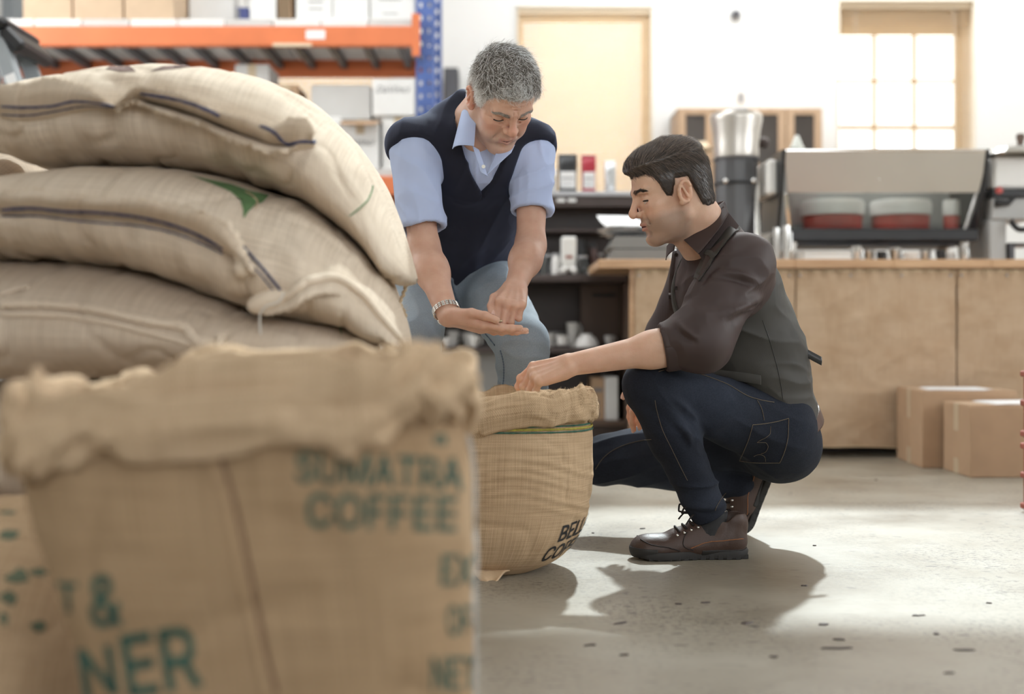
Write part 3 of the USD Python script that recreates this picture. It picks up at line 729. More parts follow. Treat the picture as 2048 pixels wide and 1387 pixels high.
# cartons on the bottom board
carton(1184, 1209, 6.39, .113, .335, .3, 'brown_card', 'brown carton with blue dots low in the dark cabinet', marks=[(.5, .72, .7, .09), (.5, .42, .16, .07), (.5, .28, .16, .07), (.5, .14, .16, .07)], tape=False)
carton(1211, 1236, 6.37, .113, .34, .3, 'white_card', 'white carton low in the dark cabinet beside the counter', name='carton', tape=False)
carton(912, 1000, 6.15 + .1, .113, .165, .12, 'brown_card', 'flat brown carton low in the dark cabinet under the older man', marks=[(.62, .5, .06, .5)], tape=True)

# ---------------------------------------------------------------- counter with burlap front
CF = 5.62
ctr = thing('counter', 'long counter with a pale beech top', 'counter', (0, 0, 0))
cx0, cx1 = (1196 - 1024) / FPX * CF, 3.6
for k in range(7):
    a = cx0 + (cx1 - cx0) * k / 7; b = cx0 + (cx1 - cx0) * (k + 1) / 7
    obj('top_stave', box(a, b - .0008, CF - .04, CF + .68, .880, .921, .003), 'beech', ctr)
obj('post', box(.552, .585, CF, CF + .05, 0, .88, .003), 'beech', ctr)
for x in (1.33, 2.1, 2.85, 3.5):
    obj('post', box(x, x + .045, CF + .01, CF + .06, 0, .88, .003), 'beech', ctr)
obj('carcass', box(.60, cx1, CF + .34, CF + .64, .06, .88), 'dark_brown', ctr)
obj('rail', box(.552, cx1, CF + .004, CF + .03, .80, .88, .002), 'beech', ctr)
obj('low_rail', box(.60, cx1, CF + .2, CF + .34, 0, .06), 'black_plastic', ctr)
rng = np.random.default_rng(5)


def cover(px0, px1, z0, z1, label, seed, sag=.01):
    """A jute cloth hung over the counter front, creased and slightly bellied."""
    x0, x1 = (px0 - 1024) / FPX * CF, (px1 - 1024) / FPX * CF
    nx, nz = 90, 60
    U, V = np.meshgrid(np.linspace(0, 1, nx), np.linspace(0, 1, nz))
    X = x0 + (x1 - x0) * U; Z = z0 + (z1 - z0) * V
    q = np.stack([X * 3 + Z * 2.2, Z * 0 + seed, Z * 3 - X * 2], -1)
    c1 = np.abs(nrm(q, seed, 2)); c2 = np.abs(nrm(np.stack([X * 5 - Z * 7, Z * 9 + X * 3, Z * 0], -1), seed + 9, 2))
    Y = CF - .012 - .005 * (1 - c1) ** 4 - .004 * (1 - c2) ** 5 - .012 * np.sin(U * PI) - .01 * nrm(np.stack([X * 1.6, Z * 1.6, Z * 0], -1), seed + 3)
    Y -= .006 * np.exp(-((V - 1) / .05) ** 2) * np.sin(U * 70)
    Z = Z - sag * np.sin(U * PI * .9 + .2) * (1 - V) + .006 * np.sin(U * 9 + seed) * (1 - V)
    t = thing('counter_cloth', label, 'cloth', ((x0 + x1) / 2, CF, z0))
    g = np.stack([X, Y, Z], -1)
    m = sheet(g, .0022)
    uv = np.vstack([np.stack([X, Z], -1).reshape(-1, 2)] * 2)
    obj('cloth', m, 'jute_cover', t, smooth=True, uv=uv, world=True)
    obj('top_hem', tube(np.stack([X[-1], Y[-1] - .002, Z[-1] - .008], 1), .005, 6), 'jute_cord', t, smooth=True, world=True)
    obj('bottom_hem', tube(np.stack([X[0], Y[0] - .001, Z[0] + .004], 1), .004, 6), 'jute_cord', t, smooth=True, world=True)
    for u in (.03, .34, .66, .97):
        i = int(u * (nx - 1))
        obj('tack', move(trimesh.creation.icosphere(1, .006), (X[-3, i], Y[-3, i] - .005, Z[-3, i])), 'galvanised', t, smooth=True, world=True)


cover(1270, 1588, .06, .874, 'jute cloth hung on the counter front behind the crouching man', 3)
cover(1591, 1909, .06, .874, 'jute cloth panel on the counter between crouching man and boxes', 4, .02)
cover(1912, 2200, .07, .874, 'jute cloth panel on the counter at the right edge', 6)

# things on the counter
KZ = .9225
t = thing('paper_tray', 'grey two-tier desk tray under papers at the counter left end', 'tray', ((1270 - 1024) / FPX * 5.85, 5.85, KZ))
for z, w0, w1 in ((0, .135, .12), (.062, .135, .105)):
    R = []
    for zz, w in ((z, w0), (z + .003, w0), (z + .052, w1), (z + .056, w1)):
        R.append(np.array([(-w, -.1, zz), (.15, -.1, zz), (.15, .2, zz), (-w, .2, zz)]))
    obj('tray', closed_grid(R), 'grey_plastic', t)
    obj('gap', box(-.11, .148, -.098, .198, z + .056, z + .062), 'black_plastic', t)
t = thing('paper_pile', 'loose white papers heaped on the grey desk tray', 'papers', ((1268 - 1024) / FPX * 5.85, 5.85, KZ + .126))
for k in range(6):
    U, V = np.meshgrid(np.linspace(-1, 1, 9), np.linspace(-1, 1, 7))
    a = k * .35
    g = np.stack([U * .125 * math.cos(a) - V * .1 * math.sin(a) - .01 * k, U * .125 * math.sin(a) + V * .1 * math.cos(a) + .05, .004 + k * .008 + .018 * (U + .2 * k) ** 2 * (k > 1)], -1)
    obj('sheet', sheet(g, .0008), 'paper', t, smooth=True)
t = thing('paper_slip', 'small white paper slip on the counter beside the grey desk tray', 'paper', ((1268 - 1024) / FPX * 5.85 + .19, 5.80, KZ))
obj('sheet', box(-.03, .03, -.05, .05, 0, .004), 'paper', t)

# large grinder
GY = 6.0
gr = thing('coffee_grinder', 'tall black coffee grinder with a flared silver hopper', 'grinder', ((1472 - 1024) / FPX * GY, GY, KZ))
zt = .593 + (659 - 222) / FPX * GY - KZ
zh = .593 + (659 - 318) / FPX * GY - KZ
obj('hopper', lathe([(.106, zh), (.112, zh + .01), (.112, zh + .06), (.118, zh + .13), (.13, zh + .19), (.131, zh + .21), (.122, zh + .225), (.08, zt - .006), (0, zt)], 40), 'brushed_steel', gr, smooth=40)
obj('lid_tab', box(-.048, .048, -.06, .05, zt - .012, zt + .008, .004), 'galvanised', gr)
obj('collar', lathe([(.11, zh - .012), (.114, zh - .008), (.114, zh), (.1, zh + .002)], 40), 'dark_steel', gr, smooth=40)
obj('body', lathe([(0, .05), (.10, .05), (.104, .1), (.108, zh - .01), (.1, zh - .005), (0, zh)], 14), 'charcoal_metal', gr)
obj('band', lathe([(.109, zh - .135), (.116, zh - .13), (.116, zh - .122), (.109, zh - .117)], 32), 'black_plastic', gr, smooth=40)
for a in (-.95, PI + .95):
    obj('clip', move(trimesh.creation.icosphere(2, .014), (.118 * math.cos(a), -.118 * abs(math.sin(a)), zh - .12)), 'chrome', gr, smooth=True)
obj('chute', tube(smooth_path([(.095, -.05, zh - .13), (.09, -.08, zh - .25), (.085, -.11, zh - .36), (.08, -.14, zh - .44)], 14), .018, 10), 'chrome', gr, smooth=True)
obj('base', box(-.11, .105, -.12, .14, 0, .05, .01), 'black_plastic', gr)
obj('knob', move(trimesh.creation.icosphere(2, .03), (.15, .06, zh + .09)), 'dark_brown', gr, smooth=True)

# espresso machine, its back towards us
EY = 5.76
em = thing('espresso_machine', 'large stainless steel espresso machine standing on the counter, back turned', 'espresso machine', (0, EY, KZ))


def ex(px, dy=0):
    return (px - 1024) / FPX * (EY + dy)


def ez(py, dy=0):
    return .593 - (py - HORIZON) / FPX * (EY + dy) - KZ


xl, xr = ex(1566), ex(1980)
R = [np.array([(ex(1568), .03, ez(384)), (ex(1962), .03, ez(384)), (ex(1962), .045, ez(384)), (ex(1568), .045, ez(384))])]
obj('back_panel', closed_grid([np.array([(ex(1580), .055, ez(382)), (ex(1966), .055, ez(382)), (ex(1966), .07, ez(382)), (ex(1580), .07, ez(382))]),
                               np.array([(ex(1569), .0, ez(303)), (ex(1978), .0, ez(303)), (ex(1978), .015, ez(303)), (ex(1569), .015, ez(303))])]), 'brushed_steel', em)
obj('cup_rail', cat_mesh([box(xl, xr, -.004, .05, ez(303), ez(298), .003)]), 'chrome', em)
obj('rear_rail', box(xl, xr, .44, .48, ez(303), ez(298), .003), 'chrome', em)
obj('inner_back', box(ex(1580), ex(1968), .455, .47, ez(452), ez(303)), 'pale_grey_plastic', em)
for s, pxs in ((0, (1564, 1570, 1580, 1592)), (1, (1980, 1975, 1962, 1952))):
    a, b, c, d = [ex(q) for q in pxs]
    prof = [(-.006, ez(299)), (.05, ez(382)), (.12, ez(452)), (.48, ez(452)), (.48, ez(299))]
    x0 = min(a, b) if s == 0 else max(a, b) - .02
    pts = np.array(prof)
    ring = lambda x: np.array([(x, u, v) for u, v in pts])
    obj('side_cheek', closed_grid([ring(x0), ring(x0 + .018)]), 'black_plastic', em)
obj('lower_window', closed_grid([np.array([(ex(1592), .115, ez(454)), (ex(1950), .115, ez(454)), (ex(1950), .12, ez(454)), (ex(1592), .12, ez(454))]),
                                 np.array([(ex(1578), .062, ez(383)), (ex(1966), .062, ez(383)), (ex(1966), .067, ez(383)), (ex(1578), .067, ez(383))])]), 'clear_glass', em)
for q0, q1 in ((1578, 1591), (1964, 1949)):
    obj('window_edge', bar((ex(q0), .060, ez(384)), (ex(q1), .113, ez(454)), .018, .012), 'chrome', em)
obj('base_bar', box(ex(1582), ex(1968), .06, .50, ez(480), ez(455), .008), 'black_plastic', em)
obj('under_tray', box(ex(1600), ex(1950), .12, .46, ez(487), ez(480), .004), 'dark_steel', em)
obj('inner_floor', box(ex(1590), ex(1955), .13, .48, ez(455), ez(452)), 'pale_grey_plastic', em)
for px in (1596, 1948):
    for dy in (.13, .42):
        obj('foot', move(lathe([(0, 0), (.020, 0), (.026, .03), (.030, ez(480)), (0, ez(480))], 18), (ex(px), dy, 0)), 'steel', em, smooth=40)
obj('screw', move(trimesh.creation.icosphere(1, .006), (ex(1762), .03, ez(357))), 'chrome', em, smooth=True)
obj('side_box', box(ex(1544), ex(1565), .1, .4, ez(384), ez(312), .012), 'white_paint', em)
for px, dy, r, lab in ((1697, .29, .153, 'red drum with cream lid, left behind the clear panel of the espresso machine'), (1840, .29, .146, 'red drum with cream lid, second behind the clear machine panel'),
                       (1910, .25, .04, 'red drum with cream lid, last and narrowest behind the clear machine panel')):
    t = thing('drum', lab, 'drum', (ex(px, .2 * (px > 1900)), EY + dy, KZ + ez(452) + .003))
    h = .07
    r = r if px != 1960 else .04
    obj('shell', lathe([(0, 0), (r * .93, 0), (r * .97, h), (0, h)], 32), 'red_plastic', t, smooth=40)
    obj('lid', lathe([(r * .9, h), (r * 1.03, h + .004), (r * 1.04, h + .06), (r * .98, h + .078), (r * .7, h + .07), (0, h + .07)], 32), 'china', t, smooth=40)
t = thing('syrup_bottle', 'white cone-topped squeeze bottle on the espresso machine', 'bottle', (ex(1589, .46) + .012, EY + .46, KZ + ez(298) + .0005))
obj('bottle_body', lathe([(0, 0), (.040, 0), (.042, .05), (.034, .075), (.022, .11), (.010, .14), (0, .142)], 24), 'pale_bottle', t, smooth=40)
obj('cap_ring', lathe([(.035, .07), (.038, .075), (.035, .083)], 24), 'pale_bottle', t, smooth=40)
t = thing('service_tray', 'pale pinkish tray under the left of the espresso machine', 'tray', (ex(1656), EY + .02, KZ))
obj('tray', box(-.115, .115, -.02, .1, 0, .042, .006), 'white_paint', t)
obj('tray_rim', box(-.117, .117, -.022, .102, .042, .046, .001), 'white_paint', t)
rng = np.random.default_rng(11)
POT = [(1712, 'bright steel milk jug next to the pale tray under the machine'), (1738, 'steel milk jug, second to the right of the pale tray'), (1762, 'black cup among the steel jugs under the machine'), (1790, 'steel milk jug under the middle of the espresso machine'), (1822, 'wide white cup lying under the machine'),
       (1850, 'steel milk jug right of the wide white cup'), (1880, 'black cup toward the right foot of the machine'), (1898, 'white cup near the right foot of the machine'), (1928, 'slim steel jug touching the right machine foot')]
for i, (px, lab) in enumerate(POT):
    mm = ['chrome', 'chrome', 'black_plastic', 'chrome', 'china', 'chrome', 'black_plastic', 'china', 'chrome'][i]
    cup(px, EY + .06 + .05 * (i % 2), KZ, [.028, .027, .024, .03, .04, .028, .022, .026, .017][i], [.075, .06, .05, .07, .045, .06, .055, .05, .08][i], lab, mm, name='milk_jug' if mm == 'chrome' else 'cup', cat='jug' if mm == 'chrome' else 'cup')
cup(1553, 5.72, KZ, .020, .155, 'tall chrome jug left of the espresso machine', 'chrome', name='milk_jug', cat='jug')
cup(1573, 5.70, KZ, .020, .165, 'tall chrome jug right behind the first at the machine left side', 'chrome', name='milk_jug', cat='jug')
t = thing('bean_grinder', 'white and grey bean grinder at the right edge of the counter', 'grinder', ((2030 - 1024) / FPX * 5.8, 5.8, KZ))
g = lambda px: (px - 2030) / FPX * 5.8
gz = lambda py: .593 - (py - HORIZON) / FPX * 5.8 - KZ
obj('housing', box(g(1986), g(2080), 0, .3, gz(378), gz(312), .015), 'white_paint', t)
obj('lid', lathe([(.12, gz(312)), (.125, gz(308)), (.11, gz(298)), (.06, gz(292)), (0, gz(292))], 32), 'chrome', t, smooth=40)
obj('control_band', box(g(1985), g(2080), -.006, .29, gz(395), gz(377), .004), 'black_plastic', t)
obj('button', move(lathe([(0, 0), (.018, 0), (.016, .01), (0, .012)], 16), (g(1997), -.006, gz(381)), rx=PI / 2), 'red_plastic', t, smooth=40)
obj('body', box(g(1986), g(2080), .01, .3, gz(438), gz(395), .006), 'pale_grey_plastic', t)
obj('lever', tube([(g(1988), -.02, gz(407)), (g(2012), -.02, gz(407)), (g(2030), -.03, gz(392))], [.02, .016, .006], 10), 'black_plastic', t, smooth=True)
obj('column', box(g(1983), g(2017), .02, .28, 0, gz(438), .006), 'pale_grey_plastic', t)
obj('portafilter', tube(smooth_path([(g(2020), -.01, gz(442)), (g(2035), -.03, gz(460)), (g(2060), -.03, gz(455))], 10), .014, 10), 'black_plastic', t, smooth=True)
obj('stand', cat_mesh([box(g(2018), g(2080), 0, .2, gz(490), gz(485), .002), box(g(2020), g(2030), 0, .2, 0, gz(485), .002)]), 'dark_steel', t)
t = thing('tamper', 'brown wooden handled tamper standing on the bean grinder', 'tamper', ((2041 - 1024) / FPX * 5.9, 5.9, KZ + gz(292) - .001))
obj('handle', lathe([(0, .0), (.016, .0), (.014, .03), (.022, .06), (.018, .075), (0, .08)], 20), 'mid_brown', t, smooth=40)
obj('base', lathe([(0, 0), (.026, 0), (.026, .012), (0, .013)], 20), 'steel', t, smooth=40)

# glazed wall cupboard
WY = 8.32
wx0, wx1 = (1355 - 1024) / FPX * WY, (1645 - 1024) / FPX * WY
wz1, wz0 = .593 + (659 - 216) / FPX * WY, .593 + (659 - 432) / FPX * WY
wc = thing('wall_cupboard', 'oak wall cupboard with four dark glazed doors', 'cupboard', (0, 0, 0))
obj('carcass', cat_mesh([box(wx0, wx1, WY + .02, YB, wz1 - .02, wz1, .002), box(wx0, wx1, WY + .02, YB, wz0, wz0 + .02, .002), box(wx0, wx0 + .02, WY + .02, YB, wz0, wz1, .002), box(wx1 - .02, wx1, WY + .02, YB, wz0, wz1, .002), box(wx0, wx1, YB - .02, YB - .002, wz0, wz1)]), 'oak', wc)
dw = (wx1 - wx0) / 4
for k in range(4):
    a, b = wx0 + k * dw + .002, wx0 + (k + 1) * dw - .002
    fw = .055
    dd = obj('door', cat_mesh([box(a, a + fw, WY, WY + .02, wz0, wz1, .002), box(b - fw, b, WY, WY + .02, wz0, wz1, .002), box(a + fw, b - fw, WY, WY + .02, wz1 - .045, wz1, .002), box(a + fw, b - fw, WY, WY + .02, wz0, wz0 + .05, .002)]), 'oak', wc)
    obj('glass', box(a + fw, b - fw, WY + .008, WY + .012, wz0 + .05, wz1 - .045), 'cupboard_glass', dd)
t = thing('straw_hat', 'pale straw hat shape on a peg in front of the glazed cupboard', 'hat', P(1404, 300, 8.16))
obj('peg', bar((0, 0, .02), (0, .16, .02), .012, .012), 'oak', t)
obj('brim', lathe([(.0, 0), (.09, 0), (.095, .006), (.05, .016), (0, .02)], 28), 'bamboo', t, smooth=40)
obj('crown', lathe([(.05, .012), (.042, .045), (.02, .055), (0, .056)], 28), 'bamboo', t, smooth=40)

# cardboard boxes on the floor by the counter
def floor_box(cx, cy, w, d, h, yaw, label, sheets):
    t = thing('cardboard_box', label, 'box', (cx, cy, 0), yaw)
    obj('body', box(-w / 2, w / 2, -d / 2, d / 2, 0, h, .004), 'brown_card', t)
    for s in (-1, 1):
        obj('flap', box(-w / 2 + .002, w / 2 - .002, min(s * .001, s * (d / 2 - .002)), max(s * .001, s * (d / 2 - .002)), h, h + .003), 'brown_card', t)
    obj('tape', box(-w / 2 - .0007, w / 2 + .0007, -.024, .024, h + .003, h + .0036), 'card_tape', t)
    obj('tape', box(-w / 2 - .0008, -w / 2, -.024, .024, h * .62, h + .003), 'card_tape', t)
    obj('bottom_tape', box(-w / 2 - .0008, -w / 2, -.024, .024, 0, h * .22), 'card_tape', t)
    return t


floor_box(1.836 + .225, 4.81 + .15, .45, .30, .286, 0, 'larger brown cardboard box on the floor at the right edge, nearest', 2)
floor_box(1.766 + .2, 5.125 + .205, .40, .41, .328, -3.5, 'smaller brown cardboard box on the floor behind the nearest one', 1)
for (x, y, z, w, d, a, lab) in ((1.93, 5.27, .3322, .24, .19, -8, 'white paper sheets lying on the smaller cardboard box'), (2.10, 4.97, .2902, .30, .22, 4, 'white papers lying on the larger cardboard box')):
    t = thing('paper_sheets', lab, 'papers', (x, y, z), a)
    for k in range(3):
        obj('sheet', move(box(-w / 2, w / 2, -d / 2, d / 2, 0, .0015), (.012 * k, .006 * k, .0018 * k), rz=.07 * k), 'paper', t)

# red crate at the right frame edge
rc = thing('plastic_crate', 'red ribbed plastic crate cut off by the right edge of the photo', 'crate', ((2041 - 1024) / FPX * 3.92 + .007, 3.62, 0), 0)
for k in range(2):
    z = k * .235
    obj('wall', holed(box(0, .36, 0, .30, z + .002, z + .232, .006), [box(.014, .346, .014, .286, z + .02, z + 1)]), 'red_terracotta', rc)
    for zz in (.01, .11, .205):
        obj('rib', holed(box(-.007, .367, -.007, .307, z + zz, z + zz + .02, .004), [box(.004, .356, .004, .296, z - 1, z + 1)]), 'red_terracotta', rc)

# scraps on the floor: chips, husks and splinters
def floor_chip(px, py, L, w, a, i):
    d = .593 * FPX / (py - HORIZON)
    x = (px - 1024) / FPX * d
    r2 = np.random.default_rng(i)
    n = 9
    th = np.arange(n) * 2 * PI / n
    rr = 1 + .35 * r2.normal(size=n)
    ring = np.stack([np.cos(th) * L / 2 * rr, np.sin(th) * w / 2 * rr, np.zeros(n)], 1)
    return move(closed_grid([ring, ring * [.8, .7, 1] + [0, 0, .0025]]), (x, d, .0002), rz=a)


CH = [(1285, 1057, .018, .006, .2), (1186, 1066, .007, .006, 0), (1610, 1171, .012, .008, .1), (1833, 1231, .024, .012, .1), (1648, 1249, .028, .014, .1), (1679, 1279, .020, .014, 0), (1674, 1296, .046, .010, 0), (1926, 1300, .048, .008, -.05), (1977, 1206, .014, .006, 0), (1630, 1091, .010, .004, 0), (1752, 960, .012, .006, 0), (1872, 1268, .012, .010, .2), (1250, 1310, .016, .008, .3), (1494, 1246, .022, .012, .5), (1240, 1246, .03, .010, .6), (1183, 1290, .03, .009, .4), (1550, 1314, .014, .008, 0), (1896, 1346, .018, .010, 0), (1412, 1205, .016, .007, .3), (1357, 1208, .014, .006, -.2)]
obj('floor_scrap', cat_mesh([floor_chip(*c, i) for i, c in enumerate(CH)]), 'dark_brown', label='dark chips and splinters scattered over the concrete floor', cat='debris', kind='stuff')
# ---------------------------------------------------------------- coffee sacks
from scipy.interpolate import PchipInterpolator, RegularGridInterpolator


def tri2d_text(s, h, bold=True):
    m = meshkit.text_mesh(s, h, .002, bold=bold)
    v = np.asarray(m.vertices); f = np.asarray(m.faces)
    f = f[(v[f][:, :, 2] > .001).all(1)]
    t = trimesh.Trimesh(v, f, process=True)
    return t


def subdiv(t, size):
    v, f = trimesh.remesh.subdivide_to_size(t.vertices, t.faces, size, max_iter=12)
    t = trimesh.Trimesh(v, f, process=True)
    return np.asarray(t.vertices), np.asarray(t.faces)


def poly2d(pts):
    from shapely.geometry import Polygon
    v, f = trimesh.creation.triangulate_polygon(Polygon(pts), engine='earcut')
    return trimesh.Trimesh(np.c_[v, np.zeros(len(v))], f, process=True)


def project(target, v2, f, off=.0008):
    """Lays a flat print, given in pixels, on the surface behind it."""
    p, n, hit = raycast(target, v2[:, 0], v2[:, 1])
    ok = hit[f].all(1)
    d = p[f][:, :, 1]
    ok &= (d.max(1) - d.min(1)) < .05
    p = np.nan_to_num(p) + n * off
    # one-sided sheets facing out
    m = trimesh.Trimesh(p, f[ok], process=False)
    m.remove_unreferenced_vertices()
    return m


def print_text(target, s, x0, y0, h, width, slope=0.0, rot=0.0, shear=0.0, bold=True, gap=None, size=7):
    """Lettering s laid on target: lower left corner at pixel (x0, y0), h pixels tall, width pixels long."""
    t = tri2d_text(s, h, bold)
    v, f = subdiv(t, size)
    b0, b1 = v[:, 0].min(), v[:, 0].max()
    u = (v[:, 0] - b0) * width / (b1 - b0); w = v[:, 1]
    c, si = math.cos(rot), math.sin(rot)
    px = x0 + u * c + w * si + shear * w
    py = y0 + u * si + slope * u - w * c
    return project(target, np.c_[px, py], f)


def hit_path(target, pts, n, off=.002):
    q = smooth_path(np.asarray(pts, float), n)
    p, nn, hit = raycast(target, q[:, 0], q[:, 1])
    i = np.arange(n)
    if hit.sum() < 3:                       # beside the shape: take the nearest silhouette points
        v = np.asarray(target.vertices)
        s = np.c_[1024 + FPX * v[:, 0] / v[:, 1], HORIZON - FPX * (v[:, 2] - CAMZ) / v[:, 1]]
        p = np.array([v[np.argmin(((s - a) ** 2).sum(1) + 20 * v[:, 1])] for a in q])
        nn = np.tile([0, -1.0, 0], (n, 1))
    elif not hit.all():
        for k in range(3):
            p[~hit, k] = np.interp(i[~hit], i[hit], p[hit, k])
        dd = p[~hit, 1]
        p[~hit] = [P(a, b, d) for (a, b), d in zip(q[~hit], dd)]
    return p + nn * off, q


def lying_sack(st, dc, yf, yb, seed, n=2.35, skew=.10, pitch_lump=.005, gathers=None, under=None):
    """A filled sack lying down: stations of (px, top row, bottom row) seen at depth dc, front and back at yf and yb. Returns (mesh, uv)."""
    st = np.asarray(st, float)
    fx = PchipInterpolator(st[:, 0], st[:, 1]); fb = PchipInterpolator(st[:, 0], st[:, 2])
    NS, NA = 150, 120
    k = (1 - np.cos(np.linspace(0, PI, NS))) / 2
    k = .55 * k + .45 * np.linspace(0, 1, NS)
    px = st[0, 0] + (st[-1, 0] - st[0, 0]) * k
    X = (px - 1024) / FPX * dc
    ZT_, ZB_ = CAMZ - (fx(px) - HORIZON) / FPX * dc, CAMZ - (fb(px) - HORIZON) / FPX * dc
    if under is not None:
        lim = np.interp(X, under[0], under[1]) + .012
        ZT_ = np.maximum(np.minimum(ZT_, lim), ZB_ + .004)
    s = 2 * k - 1
    A = (yb - yf) / 2 * np.clip(1 - np.abs(s) ** 5, 0, 1) ** .5
    A = np.maximum(A, .012)
    a = np.linspace(0, 2 * PI, NA + 1)
    ca, sa = np.cos(a), np.sin(a)
    C = np.sign(ca) * np.abs(ca) ** (2 / n); S = np.sign(sa) * np.abs(sa) ** (2 / n)
    B = np.maximum((ZT_ - ZB_) / 2, .002)
    zc = (ZT_ + ZB_) / 2
    Y = (yf + yb) / 2 - A[:, None] * C[None] + skew * S[None] * np.minimum(1, B[:, None] / .08)
    Z = zc[:, None] + B[:, None] * S[None]
    V = np.stack([np.repeat(X[:, None], NA + 1, 1), Y, Z], -1)
    # lumps of beans and soft creases
    nr = np.stack([np.zeros_like(Y), -C[None] * np.ones_like(Y), np.broadcast_to(S[None], Y.shape)], -1)
    nr /= np.linalg.norm(nr, axis=-1, keepdims=True) + 1e-9
    amp = np.minimum(1, B / .06)[:, None]
    d = pitch_lump * nrm(V * 6, seed) + .0035 * nrm(V * 17, seed + 1) + .0012 * nrm(V * 55, seed + 2)
    cr = np.abs(nrm(V * [9, 5, 4], seed + 5, 2))
    d -= .007 * np.exp(-(cr / .05) ** 2)
    if gathers is not None:
        gx, gz, ga = gathers
        d += ga * np.sin(V[..., 0] * 95 + 3 * nrm(V * 9, seed + 7)) * np.exp(-((V[..., 2] - np.interp(V[..., 0], gx, gz) + .03) / .05) ** 2) * (C[None] > .1)
    V = V + nr * (d * amp)[..., None]
    V[:, -1] = V[:, 0]
    i, j = np.meshgrid(np.arange(NS - 1), np.arange(NA), indexing='ij')
    W = NA + 1
    q = np.stack([i * W + j, i * W + j + 1, (i + 1) * W + j + 1, (i + 1) * W + j], -1).reshape(-1, 4)
    f = np.vstack([q[:, [0, 2, 1]], q[:, [0, 3, 2]]])
    per = np.r_[0, np.cumsum(np.linalg.norm(np.diff(np.stack([A.max() * C, B.max() * S], 1), axis=0), axis=1))]
    arc = np.r_[0, np.cumsum(np.sqrt(np.diff(X) ** 2 + np.diff(zc) ** 2 + .7 * np.diff(A) ** 2 + .5 * np.diff(B) ** 2))]
    uv = np.stack([np.repeat(arc[:, None], W, 1), np.repeat(per[None], NS, 0)], -1)
    return trimesh.Trimesh(V.reshape(-1, 3), f, process=False), uv.reshape(-1, 2)


def ribbon(base, edge, off, ruffle, seed, rows=7, thick=.0028, dip=0.0, freq=60, ragged=.0015):
    """A loose hem from the seam line base (points on the sack) to its free edge (pixels), standing off towards the viewer."""
    n = len(base)
    q = smooth_path(np.asarray(edge, float), n)
    E = np.array([P(a, b, max(.3, base[i, 1] - off)) for i, (a, b) in enumerate(q)])
    s = np.linspace(0, 1, rows)
    G = base[None] * (1 - s)[:, None, None] + E[None] * s[:, None, None]
    x = np.r_[0, np.cumsum(np.linalg.norm(np.diff(E, axis=0), axis=1))]
    w = ruffle * (np.sin(x * freq + 2 * nrm(np.c_[x * 8, x * 0, x * 0], seed)) + .6 * np.sin(x * freq * .37 + seed))
    G[..., 1] += (s[:, None] ** 1.2) * w[None] - (off * .35) * np.sin(s * PI)[:, None]
    G[..., 2] += dip * (s[:, None] ** 2) * np.sin(x * freq * .5 + seed)[None]
    rng_ = np.random.default_rng(seed)
    G[-1, :, 2] += ragged * rng_.normal(size=n)
    m = sheet(G, thick)
    uv = np.stack([np.repeat(x[None], rows, 0), np.repeat(np.linspace(0, .05, rows)[:, None], n, 1)], -1).reshape(-1, 2)
    return m, np.vstack([uv, uv]), G[-1]


def stripe(parent, target, pts, m, r=.0022, n=120, name='stripe', off=.001, wob=.0008, seed=0):
    p, _ = hit_path(target, pts, n, off)
    rr = r * (1 + .35 * nrm(np.c_[np.arange(n) * .9, np.zeros(n), np.zeros(n)], seed))
    p = p + wob * np.stack([0 * p[:, 0], 0 * p[:, 0], nrm(np.c_[np.arange(n) * .6, np.zeros(n), np.ones(n)], seed)], 1)
    return obj(name, tube(p, rr, 6), m, parent, smooth=True, world=True)


def fray(parent, line, m, seed, L=.006, per=1.0, name='frayed_threads', r=.00035):
    """Short loose threads along a cut edge."""
    rng_ = np.random.default_rng(seed)
    x = np.r_[0, np.cumsum(np.linalg.norm(np.diff(line, axis=0), axis=1))]
    n = int(x[-1] * 900 * per)
    t = rng_.random(n) * x[-1]
    b = np.stack([np.interp(t, x, line[:, k]) for k in range(3)], 1)
    d = rng_.normal(size=(n, 3)) * [.6, .8, .6] + [0, -.5, .35]
    d *= (L * rng_.random(n) ** 1.5 / np.linalg.norm(d, axis=1))[:, None]
    mid = b + d * .5 + rng_.normal(size=(n, 3)) * L * .12
    pts = np.stack([b, mid, b + d], 1).reshape(-1, 3)
    t_ = np.array(UsdGeom.Xformable(parent).GetLocalTransformation()).T
    inv = np.linalg.inv(t_)
    pts = pts @ inv[:3, :3].T + inv[:3, 3]
    c = UsdGeom.BasisCurves.Define(stage, numbered(str(parent.GetPath()), name))
    c.CreateTypeAttr('linear'); c.CreateCurveVertexCountsAttr(Vt.IntArray([3] * n))
    c.CreatePointsAttr(Vt.Vec3fArray.FromNumpy(pts.astype(np.float32)))
    c.CreateWidthsAttr(Vt.FloatArray([r * 2] * (3 * n))); c.SetWidthsInterpolation('vertex')
    UsdShade.MaterialBindingAPI.Apply(c.GetPrim()).Bind(UsdShade.Material.Get(stage, '/World/Looks/' + m))
    c.GetPrim().SetCustomDataByKey('kind', 'stuff')


